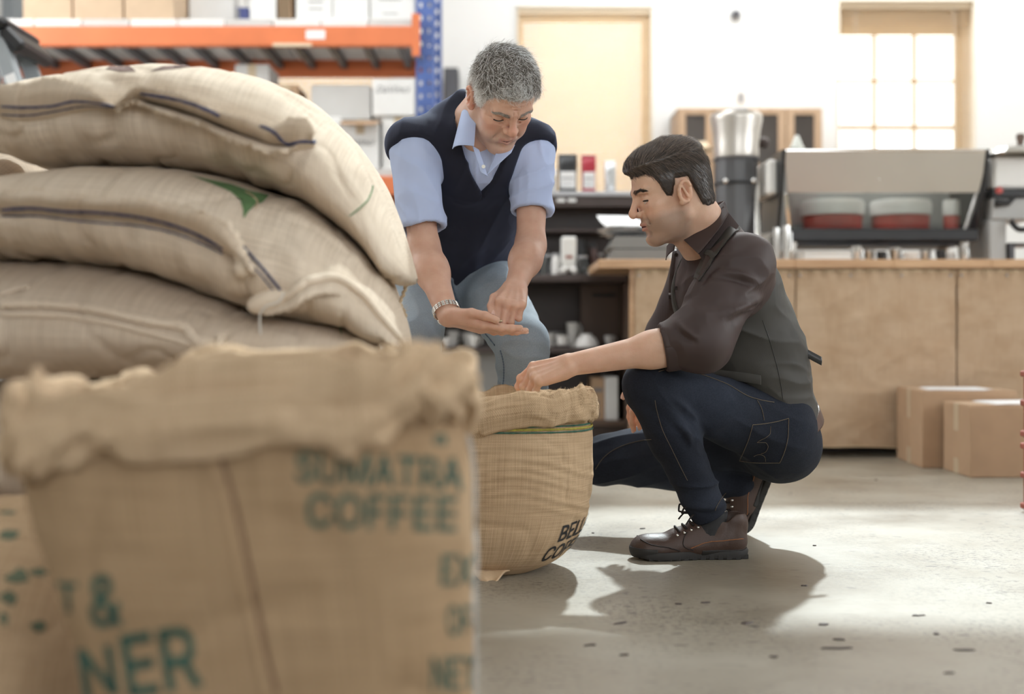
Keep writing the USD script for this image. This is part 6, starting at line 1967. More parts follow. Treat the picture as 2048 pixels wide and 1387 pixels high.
def eyes(parent, fw_, sc, hm, open_=.0, brow='hair_dark_grey', rng_=None, look=-.5, bw=.0004, bn=160, lw_=.0017):
    for s in (-1, 1):
        c = V3(s * .0320, .0745, .0185)
        ang = np.linspace(-1.12, 1.12, 22)
        # the slit under the lowered lid: a sliver of eye and the dark line of lashes
        ln = np.stack([c[0] + .0158 * np.sin(ang), c[1] + .0158 * np.cos(ang) * .93, c[2] - .0065 + .0030 * np.cos(ang * 1.2) + 0 * ang], 1)
        lw = onto(hm, fw_(ln), .0004)
        obj('eyelashes', tube(lw, np.r_[.0004, np.linspace(.0011, lw_, 20) if s > 0 else np.linspace(lw_, .0011, 20), .0004] * sc, 6), 'lash', parent, smooth=True, world=True)
        if open_:
            a2 = np.linspace(-.75, .75, 14)
            G = np.stack([np.stack([c[0] + .0156 * np.sin(a2), c[1] + .0156 * np.cos(a2) * .95, c[2] - .0075 - open_ * k * np.cos(a2 * 1.9)], 1) for k in (0, .5, 1)])
            obj('eyeball', sheet(onto(hm, fw_(G.reshape(-1, 3)), .0003).reshape(G.shape), .0006), 'eye_white', parent, smooth=True, world=True)
        # brow hairs
        n = bn
        t = rng_.random(n)
        bx = .011 + .040 * t
        by = np.interp(t, [0, .5, 1], [.0995, .0945, .0800])
        bz = np.interp(t, [0, .6, 1], [.0375, .0440, .0385]) + rng_.normal(size=n) * .0020 * (1.1 - t * .7)
        r0 = np.stack([s * bx, by, bz], 1)
        dd = np.stack([s * (.8 + .2 * t), -.12 - .5 * t, .55 - .9 * t], 1) + rng_.normal(size=(n, 3)) * .2
        dd *= (.0075 / np.linalg.norm(dd, axis=1))[:, None]
        curves(parent, 'eyebrow', np.stack([onto(hm, fw_(r0), .0002), onto(hm, fw_(r0 + dd * .5), .0014), onto(hm, fw_(r0 + dd), .0010)], 1), brow, bw, bw * .5)


rng = np.random.default_rng(77)
eyes(OLD, fw, S_O, headm, .0016, 'hair_grey', rng, bw=.0007, bn=260)
mo = np.stack([np.linspace(-.019, .019, 20), .1005 - .9 * np.linspace(-.019, .019, 20) ** 2 * 22, -.0492 + 0 * np.linspace(0, 1, 20)], 1)
obj('mouth_line', tube(onto(headm, fw(mo), -.0002), np.r_[.0004, np.full(18, .0016), .0004], 6), 'mouth_dark', OLD, smooth=True, world=True)

# hair: a shell that follows the skull, and strands
ZL_O = PchipInterpolator([-.15, -.085, -.055, -.040, -.026, .010, .020, .034, .044, .054, .066, .085, .13], [-.06, -.055, -.045, .0, .040, .040, .012, .004, .030, .060, .080, .084, .086])


def hair_shell(HS, iv_, sc, zline, thick, h, lo, hi):
    def f(p):
        q = iv_(p)
        reg = (q[:, 2] - zline(np.clip(q[:, 1], -.15, .13)) + .0045 * nrm(q * 110, 4, 2))
        skull = smin(HS.ops[0][1](q), smin(ell((0, .040, .052), (.060, .052, .052))(q), cone((0, -.030, -.005), (0, -.048, -.10), .063, .060)(q), .03), .03)
        th = thick(q) * np.clip(reg / .014, .12, 1)
        return smax(skull - th, -reg * .8, .003) * sc
    return mesh_of(f, lo, hi, h)


def thick_o(q):
    up = np.clip((q[:, 2] - .055) / .06, 0, 1)
    side = .0075 + .005 * up
    return side + .006 * nrm(q * [40, 26, 26], 7, 2) * (.3 + up) + .004 * np.clip((q[:, 1] - .04) / .05, 0, 1)


shO = hair_shell(HS, iv, S_O, ZL_O, thick_o, .0030, O_O - .2, O_O + .2)
hb = obj('hair', shO, 'hair_salt_pepper', OLD, smooth=True, world=True, label='short grey hair, silver at the sides')


qh = iv(np.asarray(shO.vertices))
primvar(hb, 'tint', np.stack([np.clip(np.maximum((.088 - qh[:, 2] + .02 * nrm(qh * 30, 3)) / .035, (-.060 - qh[:, 1]) / .03) + .25 * nrm(qh * 60, 9), 0, 1)] * 3, 1))


def comb_o(q):
    top = np.clip((q[:, 2] - .06) / .05, 0, 1)
    d = np.stack([.35 * np.sin(q[:, 0] * 40 + q[:, 1] * 30) + .2 + .9 * np.sign(q[:, 0]) * (1 - top) * .2, .75 * top - .5 * (1 - top), -.75 * (1 - top) + .15 * top], 1)
    return d


sil = lambda q: (q[:, 2] < .075 + .02 * nrm(q * 30, 3)) | (q[:, 1] > .06)
curves(OLD, 'hair_strands', grow(shO, iv, fw, comb_o, rng, 9000, lambda q: .016 + .018 * np.clip((q[:, 2] - .05) / .06, 0, 1), 5, .006, mask=sil, jit=.5), 'hair_silver', .0008, .0003, label='silver hair at the sides')
curves(OLD, 'hair_strands', grow(shO, iv, fw, comb_o, rng, 8000, lambda q: .024 + 0 * q[:, 0], 5, .006, mask=lambda q: q[:, 2] > .06, jit=.6), 'hair_grey', .0008, .0003)
curves(OLD, 'hair_strands', grow(shO, iv, fw, comb_o, rng, 5000, lambda q: .024 + 0 * q[:, 0], 5, .004, mask=lambda q: (q[:, 2] > .075) & (q[:, 1] < .085), jit=.55), 'hair_dark_grey', .0008, .0003)
curves(OLD, 'hair_strands', grow(shO, iv, fw, comb_o, rng, 3500, lambda q: .026 + 0 * q[:, 0], 5, .012, mask=lambda q: q[:, 2] > .07, jit=.7), 'hair_silver', .0008, .0003)

# shirt: trunk and two short sleeves
SO = Solid().add(ecap(chest, belly, .164, .113, .154, .118, lat)).add(ecap(belly, hip, .154, .118, .160, .120, lat), .05)
SO.add(cone(chest, nb + (chest - nb) * .2, .10, .080), .05).add(cone(chest + lat * .05, shL, .085, .050), .05).add(cone(chest - lat * .05, shR, .085, .050), .05)
SO.cut(cone(nb, fw((0, -.02, -.06)), .066, .066), .01)


def sleeve(sh, el, t1, r0, r1, hollow=.006):
    end = sh + (el - sh) * t1
    n = (el - sh) / np.linalg.norm(el - sh)
    s = Solid().add(cone(sh + (el - sh) * .10, end, r0, r1)).cut(cone(sh + (el - sh) * (t1 - .02), el, r1 - hollow - .004, r1 - hollow - .006), .002).keep(plane(end, n), .003)
    return s


slR, slL = sleeve(shR, elR, .80, .064, .066), sleeve(shL, elL, .66, .060, .057)
trunk_plane = plane(hip, hip - belly)
SO2 = Solid().add(SO).keep(trunk_plane, .01).add(slR, .03).add(slL, .03)
lo, hi = SO.box(.06)
lo = np.minimum(lo, np.minimum(elR, elL) - .1); hi = np.maximum(hi, np.maximum(elR, elL) + .1)
shirtm = mesh_of(SO2, lo, hi, .0042)
shirtm = displace(shirtm, lambda v: .0035 * nrm(v * [7, 7, 4], 3) + .0016 * nrm(v * [22, 22, 9], 4))
mR_, mL_ = (shR + elR) / 2, (shL + elL) / 2
shirtm = drape(shirtm, V3(.8, -.1, -.6), V3(.5, 0, .8), .010, mR_, .16, 4, 16, 5)
shirtm = drape(shirtm, V3(.9, .0, .35), V3(-.3, 0, .9), .009, mL_, .16, 4, 18, 8)
shirtm = drape(shirtm, V3(0, 0, 1), V3(1, 0, 0), .004, None, None, 5, 26, 11)
obj('shirt', shirtm, 'shirt_blue', OLD, smooth=True, world=True)

# knitted vest over it
VO = Solid().add(ecap(chest, belly, .174, .124, .166, .130, lat)).add(ecap(belly, hip + (belly - hip) * .12, .166, .130, .164, .128, lat), .05)
VO.add(cone(chest, nb + (chest - nb) * .15, .108, .088), .05).add(cone(chest + lat * .05, shL - lat * .005, .098, .072), .05).add(cone(chest - lat * .05, shR + lat * .005, .098, .072), .05)
VO.add(cone(shR + V3(.03, .03, .02), shR + V3(-.026, .015, .012), .054, .046), .04)
VO.add(cone(shR + V3(.03, .03, .02), P(922, 226, 3.40), .050, .052), .04).add(cone(shL + V3(0, .03, .0), P(1000, 245, 3.42), .055, .05), .04)
ax = chest - belly; ax /= np.linalg.norm(ax)
fr_ = np.cross(lat, ax); fr_ = fr_ if fr_[1] < 0 else -fr_          # out of the chest
arR = Solid().add(cone(shR + V3(.005, -.036, -.058), elR, .074, .080)); arL = Solid().add(cone(shL + V3(.01, -.03, -.050), elL, .066, .070))
VO2 = Solid().add(VO).cut(arR, .02).cut(arL, .02).keep(plane(hip + (belly - hip) * .08, hip - belly), .012)
VO2.cut(cone(nb + V3(.03, -.05, .0), fw((0, .02, -.06)), .062, .056), .008)
vt = P(966, 362, 3.2)


def vneck(p):
    """The V of the neckline: a wedge that narrows down the chest."""
    q = p - nb
    down = -(q @ ax); side = q @ lat - .018; out = q @ fr_
    return np.maximum(np.abs(side) - np.interp(down, [-.05, .0, .105], [.070, .055, .0]), np.maximum(down - .105, .02 - out))


VO2.cut(vneck, .006).add(cone(P(898, 244, 3.37), P(930, 206, 3.37), .046, .036), .03)
lo, hi = VO.box(.02)
vestm = mesh_of(VO2, lo, hi, .0045)
vestm = displace(vestm, lambda v: .004 * nrm(v * [6, 6, 4], 13) + .0015 * nrm(v * [18, 18, 8], 14))
vestm = drape(vestm, V3(.35, 0, 1), V3(1, 0, -.3), .007, None, None, 3, 13, 15)
vestm = drape(vestm, V3(1, 0, -.4), V3(.4, 0, 1), .008, P(930, 470, 3.45), .16, 3, 16, 18)
obj('knitted_vest', vestm, 'vest_navy', OLD, smooth=True, world=True)


def patch(c00, c01, c11, c10, bulge, n=14, m=14, th=.0022):
    """A cloth patch between four corners, bulging along a vector."""
    U, W = np.meshgrid(np.linspace(0, 1, n), np.linspace(0, 1, m))
    U, W = U[..., None], W[..., None]
    g = (1 - W) * ((1 - U) * c00 + U * c01) + W * ((1 - U) * c10 + U * c11) + np.asarray(bulge) * (4 * U * (1 - U)) * (.35 + .65 * W)
    return sheet(g, th)


# collar wings and the placket of the shirt
obj('collar', cat_mesh([patch(P(936, 176, 3.31), P(953, 232, 3.22), P(948, 292, 3.185), P(905, 298, 3.20), V3(-.010, -.014, .004)),
                        patch(P(936, 176, 3.31), P(953, 232, 3.22), P(951, 228, 3.25), P(938, 180, 3.33), V3(-.006, -.006, .0))]), 'shirt_blue', OLD, smooth=True, world=True)
obj('collar', patch(P(992, 306, 3.225), P(1030, 290, 3.25), P(1022, 306, 3.23), P(974, 350, 3.18), V3(.0, -.008, 0)), 'shirt_blue', OLD, smooth=True, world=True)
obj('placket', patch(P(945, 292, 3.195), P(958, 300, 3.20), P(975, 352, 3.165), P(962, 345, 3.165), V3(0, -.004, 0)), 'shirt_blue', OLD, smooth=True, world=True)
obj('button', move(lathe([(0, 0), (.005, 0), (.005, .002), (0, .002)], 14), P(967, 333, 3.16), rx=PI / 2), 'white_paint', OLD, world=True)

# jeans
JO = Solid().add(ecap(hip + (belly - hip) * .25, hip + V3(0, .01, -.02), .158, .118, .165, .128, lat))
for h_, k_, a_ in ((hR, kR, aR), (hL, kL, aL)):
    JO.add(cone(h_, k_, .095, .073), .04).add(cone(k_, a_ + V3(0, 0, -.03), .070, .062), .02)
lo, hi = JO.box(.02)
jeansO = mesh_of(JO, lo, hi, .005)
jeansO = displace(jeansO, lambda v: .004 * nrm(v * [6, 6, 4], 23) + .002 * nrm(v * [16, 16, 11], 24))
jeansO = drape(jeansO, V3(.8, .2, .55), V3(-.5, 0, .8), .012, P(950, 560, 3.5), .22, 3, 17, 25)
jeansO = drape(jeansO, V3(1, .3, -.1), V3(0, 0, 1), .009, P(1040, 740, 3.35), .16, 4, 17, 27)
jeansO = drape(jeansO, V3(.5, .2, -.8), V3(1, 0, .4), .007, P(835, 640, 3.4), .2, 3, 15, 29)
p = obj('jeans', jeansO, 'denim_light', OLD, smooth=True, world=True)
v = np.asarray(jeansO.vertices)
fd = np.zeros((len(v), 3))
for h_, k_, a_ in ((hR, kR, aR), (hL, kL, aL)):
    t = np.clip(((v - h_) @ (k_ - h_)) / ((k_ - h_) @ (k_ - h_)), 0, 1)
    fd[:, 0] = np.maximum(fd[:, 0], np.exp(-((t - .75) / .35) ** 2) * (np.linalg.norm(v - h_ - t[:, None] * (k_ - h_), axis=1) < .13) * .65)
primvar(p, 'tint', fd)
for path in ([(903, 560), (925, 620), (965, 660), (990, 690)], [(1001, 700), (1008, 735), (1006, 772)], [(882, 540), (890, 580), (905, 620)]):
    q, _ = hit_path(jeansO, path, 50, .001)
    obj('seam', tube(q, .0016 * (1 + .4 * np.sin(np.arange(50) * 1.7)), 6), 'stitch_blue', OLD, smooth=True, world=True)


# shoes
def make_shoe(parent, heel, toe, up, sc=1.0, name='shoe', laces=True, bend=0.0, a0=.66):
    """A walking shoe from heel to toe on its sole; up points out of the ankle."""
    heel, toe, up = map(lambda a: np.asarray(a, float), (heel, toe, up))
    f = toe - heel; L = np.linalg.norm(f); f /= L
    up = up - f * (up @ f); up /= np.linalg.norm(up)
    s = np.cross(f, up)
    M = lambda a, b, c: heel + f * a * L + s * b * sc + up * c * sc
    R = np.stack([f, s, up], 1)
    def warp(m):
        if not bend:
            return m
        v = np.asarray(m.vertices) - heel
        x, y, z = v @ f, v @ s, v @ up
        xa = np.linspace(0, L * 1.1, 400); th = bend * np.clip((xa - a0 * L) / .06 + .5, 0, 1)
        dx = xa[1] - xa[0]
        cx, cz = np.r_[0, np.cumsum(np.cos(th) * dx)][:-1], np.r_[0, np.cumsum(np.sin(th) * dx)][:-1]
        xx, zz, tt = np.where(x > 0, np.interp(x, xa, cx), x), np.interp(x, xa, cz), np.interp(x, xa, th)
        nx, nz = xx - np.sin(tt) * z, zz + np.cos(tt) * z
        return trimesh.Trimesh(heel + nx[:, None] * f + y[:, None] * s + nz[:, None] * up, m.faces, process=False)

    def put(nm, m, mt, **kw):
        obj(nm, warp(m), mt, parent, world=True, **kw)
    U = Solid()
    U.add(ell(M(.14, 0, .042), (.045 * sc, .036 * sc, .040 * sc), R)).add(ell(M(.42, 0, .035), (.085 * sc, .042 * sc, .036 * sc), R), .03).add(ell(M(.76, .003, .028), (.070 * sc, .050 * sc, .036 * sc), R), .03).add(ell(M(.89, 0, .026), (.034 * sc, .040 * sc, .031 * sc), R), .02)
    U.add(cone(M(.16, 0, .060), M(.12, 0, .095), .034 * sc, .036 * sc), .02).add(cone(M(.34, 0, .060), M(.30, 0, .092), .034 * sc, .034 * sc), .02)
    U.add(cone(M(.30, 0, .082), M(.60, 0, .052), .028 * sc, .026 * sc), .02)
    U.add(ell(M(.03, 0, .085), (.012 * sc, .020 * sc, .024 * sc), R), .012)
    U.cut(ell(M(.20, 0, .118), (.050 * sc, .030 * sc, .040 * sc), R), .008).keep(plane(M(0, 0, .008), -up), .002)
    lo, hi = U.box(.02)
    um = mesh_of(U, lo, hi, .0028)
    um = displace(um, lambda v: .0008 * nrm(v * 40, 3))
    put('upper', um, 'shoe_leather', smooth=True)
    # rubber bumpers round toe and heel, a suede vamp
    Sh = lambda off, a_, b_, c_: mesh_of(lambda p: smax(smax(U(p) - off, ((p - heel) @ f / L - a_) * b_ * .3, .002), (p - heel) @ up - c_ - .02 * np.clip(((p - heel) @ f / L - .8), 0, .2), .003), lo, hi, .0034)
    put('toe_bumper', Sh(.0016, .80, -1, .030), 'shoe_rubber', smooth=True)
    put('heel_bumper', Sh(.0016, .42, 1, .026), 'shoe_rubber', smooth=True)
    # sole with cleats
    xs = .5 - .5 * np.cos(np.linspace(0, PI, 60)); xs = -.012 + xs * 1.022
    wl = PchipInterpolator([-.012, .004, .03, .12, .4, .55, .75, .88, .96, .995, 1.010], [.0, .016, .028, .038, .034, .040, .050, .044, .029, .014, .0])(xs)
    side = np.concatenate([np.stack([xs, wl], 1), np.stack([xs[::-1], -wl[::-1]], 1)])
    ring = lambda c, g, lift: np.array([M(.5 + (a - .5) * (1 - .6 * (1 - g) - .012 * (c < .002)), b * g, c + lift * max(0, (a - .82)) ** 1.5 * 1.2 + .004 * max(0, .06 - a) / .06) for a, b in side])
    put('sole', closed_grid([ring(0, .96, .10)[::-1], ring(.004, 1.0, .10)[::-1], ring(.014, 1.02, .10)[::-1], ring(.022, .97, .10)[::-1]]), 'shoe_rubber', smooth=40)
    ms = []
    for k in range(13):
        a = .03 + k * .075
        w = np.interp(a, xs, wl) * (.9 if k < 12 else .6)
        for b in (-1, 1):
            c = M(a, b * w * .98, .002 + .10 * max(0, a - .82) ** 1.5 * 1.2)
            bx = box(-.007, .007, -.005, .005, -.002, .010, .001)
            ms.append(trimesh.Trimesh(np.asarray(bx.vertices) @ R.T + c, bx.faces, process=False))
    put('sole_cleats', cat_mesh(ms), 'shoe_rubber', kind='stuff')
    # panels: toe bumper, heel counter line, piping
    tree_pts = lambda pts, off=.0012: trimesh.proximity.closest_point(um, np.array(pts))[0]
    def on(pts, k=40, off=.001):
        q = smooth_path([M(*a) for a in pts], k)
        c_, _, tri = trimesh.proximity.closest_point(um, q)
        return c_ + um.face_normals[tri] * off
    for b in (-1, 1):
        put('piping', tube(on([(.02, b * .045, .055), (.2, b * .05, .052), (.38, b * .05, .048), (.52, b * .055, .030)]), .0011, 6), 'stitch_orange', smooth=True)
        put('panel_edge', tube(on([(.60, b * .06, .022), (.72, b * .06, .040), (.85, b * .05, .046), (.93, b * .02, .050)]), .0016, 6), 'lace_dark', smooth=True)
        put('panel_edge', tube(on([(.50, b * .055, .022), (.58, b * .05, .045), (.54, b * .035, .075)]), .0014, 6), 'lace_dark', smooth=True)
        for a, bb, cc in ((.44, .026, .082), (.50, .026, .076), (.56, .026, .068), (.62, .026, .060)):
            q = on([(a, b * bb, cc), (a + .01, b * bb, cc)], 2, .002)[0]
            put('eyelet', move(trimesh.creation.icosphere(1, .0042), q), 'chrome', smooth=True)
    if laces:
        for k, a in enumerate((.42, .48, .54, .60)):
            cc = .100 - (a - .42) * .17
            q = on([(a, -.024, cc), (a + .02, 0, cc + .01), (a + .0, .024, cc)], 14, .0032)
            put('lace', tube(q, .0028, 7), 'lace_dark', smooth=True)
        b0 = on([(.40, 0, .11), (.41, 0, .11)], 2, .004)[0]
        for sgn in (-1, 1):
            lp = [b0, b0 + f * .010 + s * sgn * .020 + up * .020, b0 + f * .045 + s * sgn * .030 + up * .022, b0 + f * .050 + s * sgn * .018 + up * .006, b0 + f * .010 + s * sgn * .004 + up * .004]
            put('lace', tube(smooth_path(lp, 26), .0024, 7), 'lace_dark', smooth=True)
            lp = [b0, b0 + f * .02 + s * sgn * .03 + up * .004, b0 + f * .045 + s * sgn * .045 - up * .02]
            put('lace', tube(smooth_path(lp, 16), .0022, 7), 'lace_dark', smooth=True)
    return um


for a_, dx in ((aR, -.03), (aL, .03)):
    make_shoe(OLD, (a_[0] - dx * .3, a_[1] + .07, 0), (a_[0] + dx, a_[1] - .22, 0), (0, 0, 1))

# steel watch on the right wrist
wx = (elR - wrR) / np.linalg.norm(elR - wrR)
wc_ = wrR + wx * .022
u_, s_, n_ = frame(wx, V3(0, -.2, 1))
links = []
for k in range(22):
    a = k * 2 * PI / 22
    rr_ = .0335
    c_ = wc_ + (math.cos(a) * s_ * 1.04 + math.sin(a) * n_ * .96) * rr_
    rd = math.cos(a) * s_ + math.sin(a) * n_; tg = np.cross(u_, rd)
    for q in (-.0055, 0, .0055):
        bx = box(-.0024, .0024, -.0040, .0040, -.0016, .0016, .0006)
        links.append(trimesh.Trimesh(np.asarray(bx.vertices) @ np.stack([u_, tg, rd]) + c_ + u_ * q, bx.faces, process=False))
watch = thing('wristwatch', 'steel bracelet watch on the older man wrist above his open palm', 'watch', wc_)
obj('bracelet', cat_mesh(links), 'chrome', watch, world=True)
rd = -n_
cs = lathe([(0, -.004), (.016, -.004), (.0175, .0), (.0165, .004), (.0, .0045)], 28)
obj('case', trimesh.Trimesh(np.asarray(cs.vertices) @ np.stack([u_, np.cross(u_, rd) * -1, rd]) + wc_ + rd * .036, cs.faces, process=False), 'chrome', watch, smooth=40, world=True)
# beans in the palm
f_, s0, n0 = frame(fR, dR)
rng = np.random.default_rng(3)
bn = trimesh.creation.icosphere(2, 1.0)
for k in range(9):
    c_ = wrR + f_ * (.098 + .0045 * k) - n0 * (.0160 + .003 * (k % 3)) + (s0 if s0[1] < 0 else -s0) * (.020 + .006 * rng.normal())
    t = thing('coffee_bean', 'green coffee bean lying in the older man open palm', 'coffee bean', c_, 0, 'green beans in the open palm')
    e = move(bn, rz=rng.uniform(0, 6), s=(.0052, .0038, .0026))
    obj('bean', e, 'green_bean', t, smooth=True)
    obj('crease', tube([(-.004 * math.cos(k), -.004 * math.sin(k), .0022), (0, 0, .0029), (.004 * math.cos(k), .004 * math.sin(k), .0022)], .0003, 4), 'roasted_bean', t)
# ---------------------------------------------------------------- the younger man, crouching in profile
YNG = thing('person', 'dark-haired man in grey waistcoat, brown shirt and dark jeans crouching beside the open sack', 'person', (.6, 3.25, 0))
R_Y = np.array([[-.1802, -.9321, -.3142], [.983, -.1592, -.0917], [.0354, -.3254, .9449]])
O_Y, S_Y = V3(.4190, 3.12, .9380), 1.0
fw, iv = to_world(R_Y, O_Y, S_Y)
HS = head_solid({'chin': -.088, 'jaw': .052, 'nosey': .0035, 'tip': .0112, 'gape': .0012})
HS_w = lambda p: HS(iv(p)) * S_Y
nb = P(1428, 486, 3.20)
NK = Solid().add(HS_w).add(cone(fw((0, -.036, -.030)), nb, .060, .066), .03).add(cone(fw((0, .016, -.075)), nb + V3(-.05, -.01, -.01), .028, .042), .035)
headm = mesh_of(NK, np.minimum(O_Y - .17, nb - .09), np.maximum(O_Y + .17, nb + .09), .0023)
shL, shR = P(1482, 532, 3.09), P(1402, 528, 3.40)
elL, elR = P(1396, 682, 2.98), P(1338, 672, 3.44)
wrL, wrR = P(1140, 729, 2.985), P(1306, 732, 3.34)
chest, belly, hip = P(1452, 588, 3.25), P(1502, 712, 3.28), P(1538, 828, 3.31)
lat = shL - shR; lat /= np.linalg.norm(lat)
hL, kL, aL = P(1548, 852, 3.21), P(1300, 770, 3.05), P(1422, 1032, 3.13)
hR, kR, aR = P(1540, 866, 3.42), P(1212, 918, 3.55), P(1476, 962, 3.47)
BO = Solid().add(ecap(chest, belly, .145, .112, .132, .100, lat)).add(ecap(belly, hip, .132, .100, .138, .092, lat), .05)
BO.add(cone(chest, nb, .09, .064), .05).add(cone(chest + lat * .05, shL, .075, .056), .05).add(cone(chest - lat * .05, shR, .075, .056), .05)
BO.add(ball(P(1545, 872, 3.31), .085), .05)
for h_, k_, a_ in ((hR, kR, aR), (hL, kL, aL)):
    BO.add(cone(h_, k_, .078, .054), .04).add(cone(k_, a_, .052, .038), .02)
BO.add(cone(aL, aL + V3(-.01, 0, -.05), .037, .036), .01)
lo, hi = BO.box()
torso = mesh_of(BO, lo, hi, .012)
ALs = Solid().add(cone(shL, elL, .050, .040)).add(cone(elL, elL + (wrL - elL) * .35, .040, .0435), .03).add(cone(elL + (wrL - elL) * .3, wrL, .0425, .0275), .03)
fY, dY = V3(-.93, .06, -.26), V3(-.20, -.62, .76)
nL = hand(ALs, wrL, fY, dY, 1 if np.cross(dY, fY)[1] > 0 else -1, [(.50, .60, .35), (.85, .80, .45), (1.0, .85, .5), (1.05, .85, .5)], (.10, .02, -.06, -.12),
          ((.70, .62, -.35), (.85, .2, -.45), (.88, .0, -.45)), 1.03)
lo, hi = ALs.box()
armL = mesh_of(ALs, lo, hi, .0024)
ARs = Solid().add(cone(shR, elR, .050, .040)).add(cone(elR, wrR, .041, .027), .03)
fY2, dY2 = V3(-.40, -.14, -.90), V3(-.62, -.68, .38)
nR = hand(ARs, wrR, fY2, dY2, -1 if np.cross(dY2, fY2)[2] < 0 else 1, [(.25, .3, .2), (.2, .35, .2), (.25, .35, .2), (.3, .35, .25)], (.06, .01, -.04, -.10), None, 1.0)
lo, hi = ARs.box()
armR = mesh_of(ARs, lo, hi, .0028)
bodyY = united([torso, headm, armL, armR])
b = obj('body', bodyY, 'skin_younger', YNG, smooth=True, world=True)
primvar(b, 'tint', tint_of(bodyY, iv, .62, .30))
obj('fingernails', nail_mesh(nR + nL), 'nail', YNG, smooth=True, world=True)
rng = np.random.default_rng(99)
eyes(YNG, fw, S_Y, headm, .0040, 'hair_black', rng, bw=.0006, bn=280, lw_=.0026)
obj('mouth_line', tube(onto(headm, fw(mo), -.0002), np.r_[.0006, np.full(18, .0026), .0006], 6), 'mouth_dark', YNG, smooth=True, world=True)

ZL_Y = PchipInterpolator([-.15, -.100, -.080, -.052, -.040, -.027, .004, .012, .026, .036, .044, .052, .062, .080, .13], [-.046, -.046, -.046, -.040, .0, .040, .044, .030, .002, .006, .034, .058, .074, .079, .080])


def thick_y(q):
    ridge = q[:, 2] - .094 - .10 * np.clip(q[:, 1] - .02, -.2, .0) * 0 + .05 * np.abs(q[:, 0]) * 0
    up = 1 / (1 + np.exp(-ridge / .0045))
    front = np.clip((q[:, 1] - .01) / .07, 0, 1)
    return .0055 + up * (.014 + .008 * front) + .003 * nrm(q * [30, 60, 30], 7, 2) * up


shY = hair_shell(HS, iv, S_Y, ZL_Y, thick_y, .0028, O_Y - .22, O_Y + .22)
obj('hair', shY, 'hair_brown', YNG, smooth=True, world=True, label='dark brown hair swept back over short sides')


def comb_y(q):
    top = np.clip((q[:, 2] - .088) / .02, 0, 1)
    a = np.stack([.55 + 0 * q[:, 0], -.80 + 0 * q[:, 0], .10 + .5 * (q[:, 1] > .06)], 1)
    s = np.stack([0 * q[:, 0], -.55 + 0 * q[:, 0], -.85 + 0 * q[:, 0]], 1)
    return a * top[:, None] + s * (1 - top[:, None])


topm = lambda q: q[:, 2] > .092
curves(YNG, 'hair_strands', grow(shY, iv, fw, comb_y, rng, 12000, lambda q: .045 + 0 * q[:, 0], 7, .004, mask=topm, jit=.16), 'hair_brown', .00055, .0002)
curves(YNG, 'hair_strands', grow(shY, iv, fw, comb_y, rng, 8000, lambda q: .045 + 0 * q[:, 0], 7, .006, mask=topm, jit=.22), 'hair_brown_light', .0006, .00025)
curves(YNG, 'hair_strands', grow(shY, iv, fw, comb_y, rng, 2500, lambda q: .013 + 0 * q[:, 0], 4, .002, mask=lambda q: q[:, 2] < .10, jit=.25), 'hair_brown_light', .00045, .0002)
curves(YNG, 'hair_strands', grow(shY, iv, fw, comb_y, rng, 12000, lambda q: .012 + 0 * q[:, 0], 4, .0015, mask=lambda q: q[:, 2] < .10, jit=.22), 'hair_brown', .00042, .0002)
curves(YNG, 'hair_strands', grow(shY, iv, fw, comb_y, rng, 6000, lambda q: .011 + 0 * q[:, 0], 4, .0012, mask=lambda q: (q[:, 2] < .10), jit=.25), 'hair_black', .0004, .0002)

# shirt with rolled sleeves
tax = nb - hip; tax /= np.linalg.norm(tax)
SY = Solid().add(ecap(chest, belly, .158, .138, .146, .128, lat)).add(ecap(belly, hip, .146, .128, .152, .122, lat), .05)
SY.add(cone(chest, nb + (chest - nb) * .25, .10, .080), .05).add(cone(chest + lat * .05, shL, .092, .078), .05).add(cone(chest - lat * .05, shR, .092, .074), .05)
nax = fw((0, -.02, -.05)) - nb; nax /= np.linalg.norm(nax)
SY.add(cone(nb - nax * .02, nb + nax * .05, .074, .068), .03)
SY.cut(lambda p: np.maximum(-((p - nb - nax * .030) @ nax), np.linalg.norm(p - nb - nax * .08, axis=1) - .12), .004)
SY.keep(plane(hip + tax * .01, -tax), .01)
cuffL = elL + (wrL - elL) * .26; dL_ = (wrL - elL) / np.linalg.norm(wrL - elL)
sl = Solid().add(cone(shL, elL, .082, .074)).add(cone(elL, cuffL, .072, .056), .03).add(cone(elL + V3(.02, 0, -.01), shL + (elL - shL) * .5, .06, .06), .03).cut(cone(elL + dL_ * .03, wrL, .0485, .0475), .002).keep(plane(cuffL, dL_), .003)
sr = Solid().add(cone(shR, elR, .076, .066)).add(cone(elR, elR + (wrR - elR) * .35, .064, .054), .03)
SY2 = Solid().add(SY).add(sl, .035).add(sr, .03)
lo, hi = SY.box(.05); lo = np.minimum(lo, np.minimum(elL, elR) - .12); hi = np.maximum(hi, np.maximum(elL, elR) + .1)
shirtm = mesh_of(SY2, lo, hi, .0042)
shirtm = displace(shirtm, lambda v: .0045 * nrm(v * [6, 6, 6], 43) + .0018 * nrm(v * [20, 20, 14], 44))
shirtm = drape(shirtm, V3(1, -.1, .35), V3(-.3, 0, 1), .013, P(1450, 560, 3.05), .17, 3, 15, 45)
shirtm = drape(shirtm, V3(.5, 0, .9), V3(1, 0, -.5), .013, P(1370, 640, 3.0), .13, 4, 18, 47)
shirtm = drape(shirtm, V3(.1, 0, 1), V3(1, -.2, 0), .008, P(1340, 570, 3.25), .12, 4, 24, 49)
shirtm = folds(shirtm, [([(1412, 545), (1470, 548), (1530, 572)], .005, .010), ([(1380, 596), (1398, 562), (1420, 534), (1452, 510)], .005, .010), ([(1356, 640), (1374, 664), (1400, 676)], .005, .008), ([(1440, 640), (1490, 612), (1530, 595)], .005, .012)])
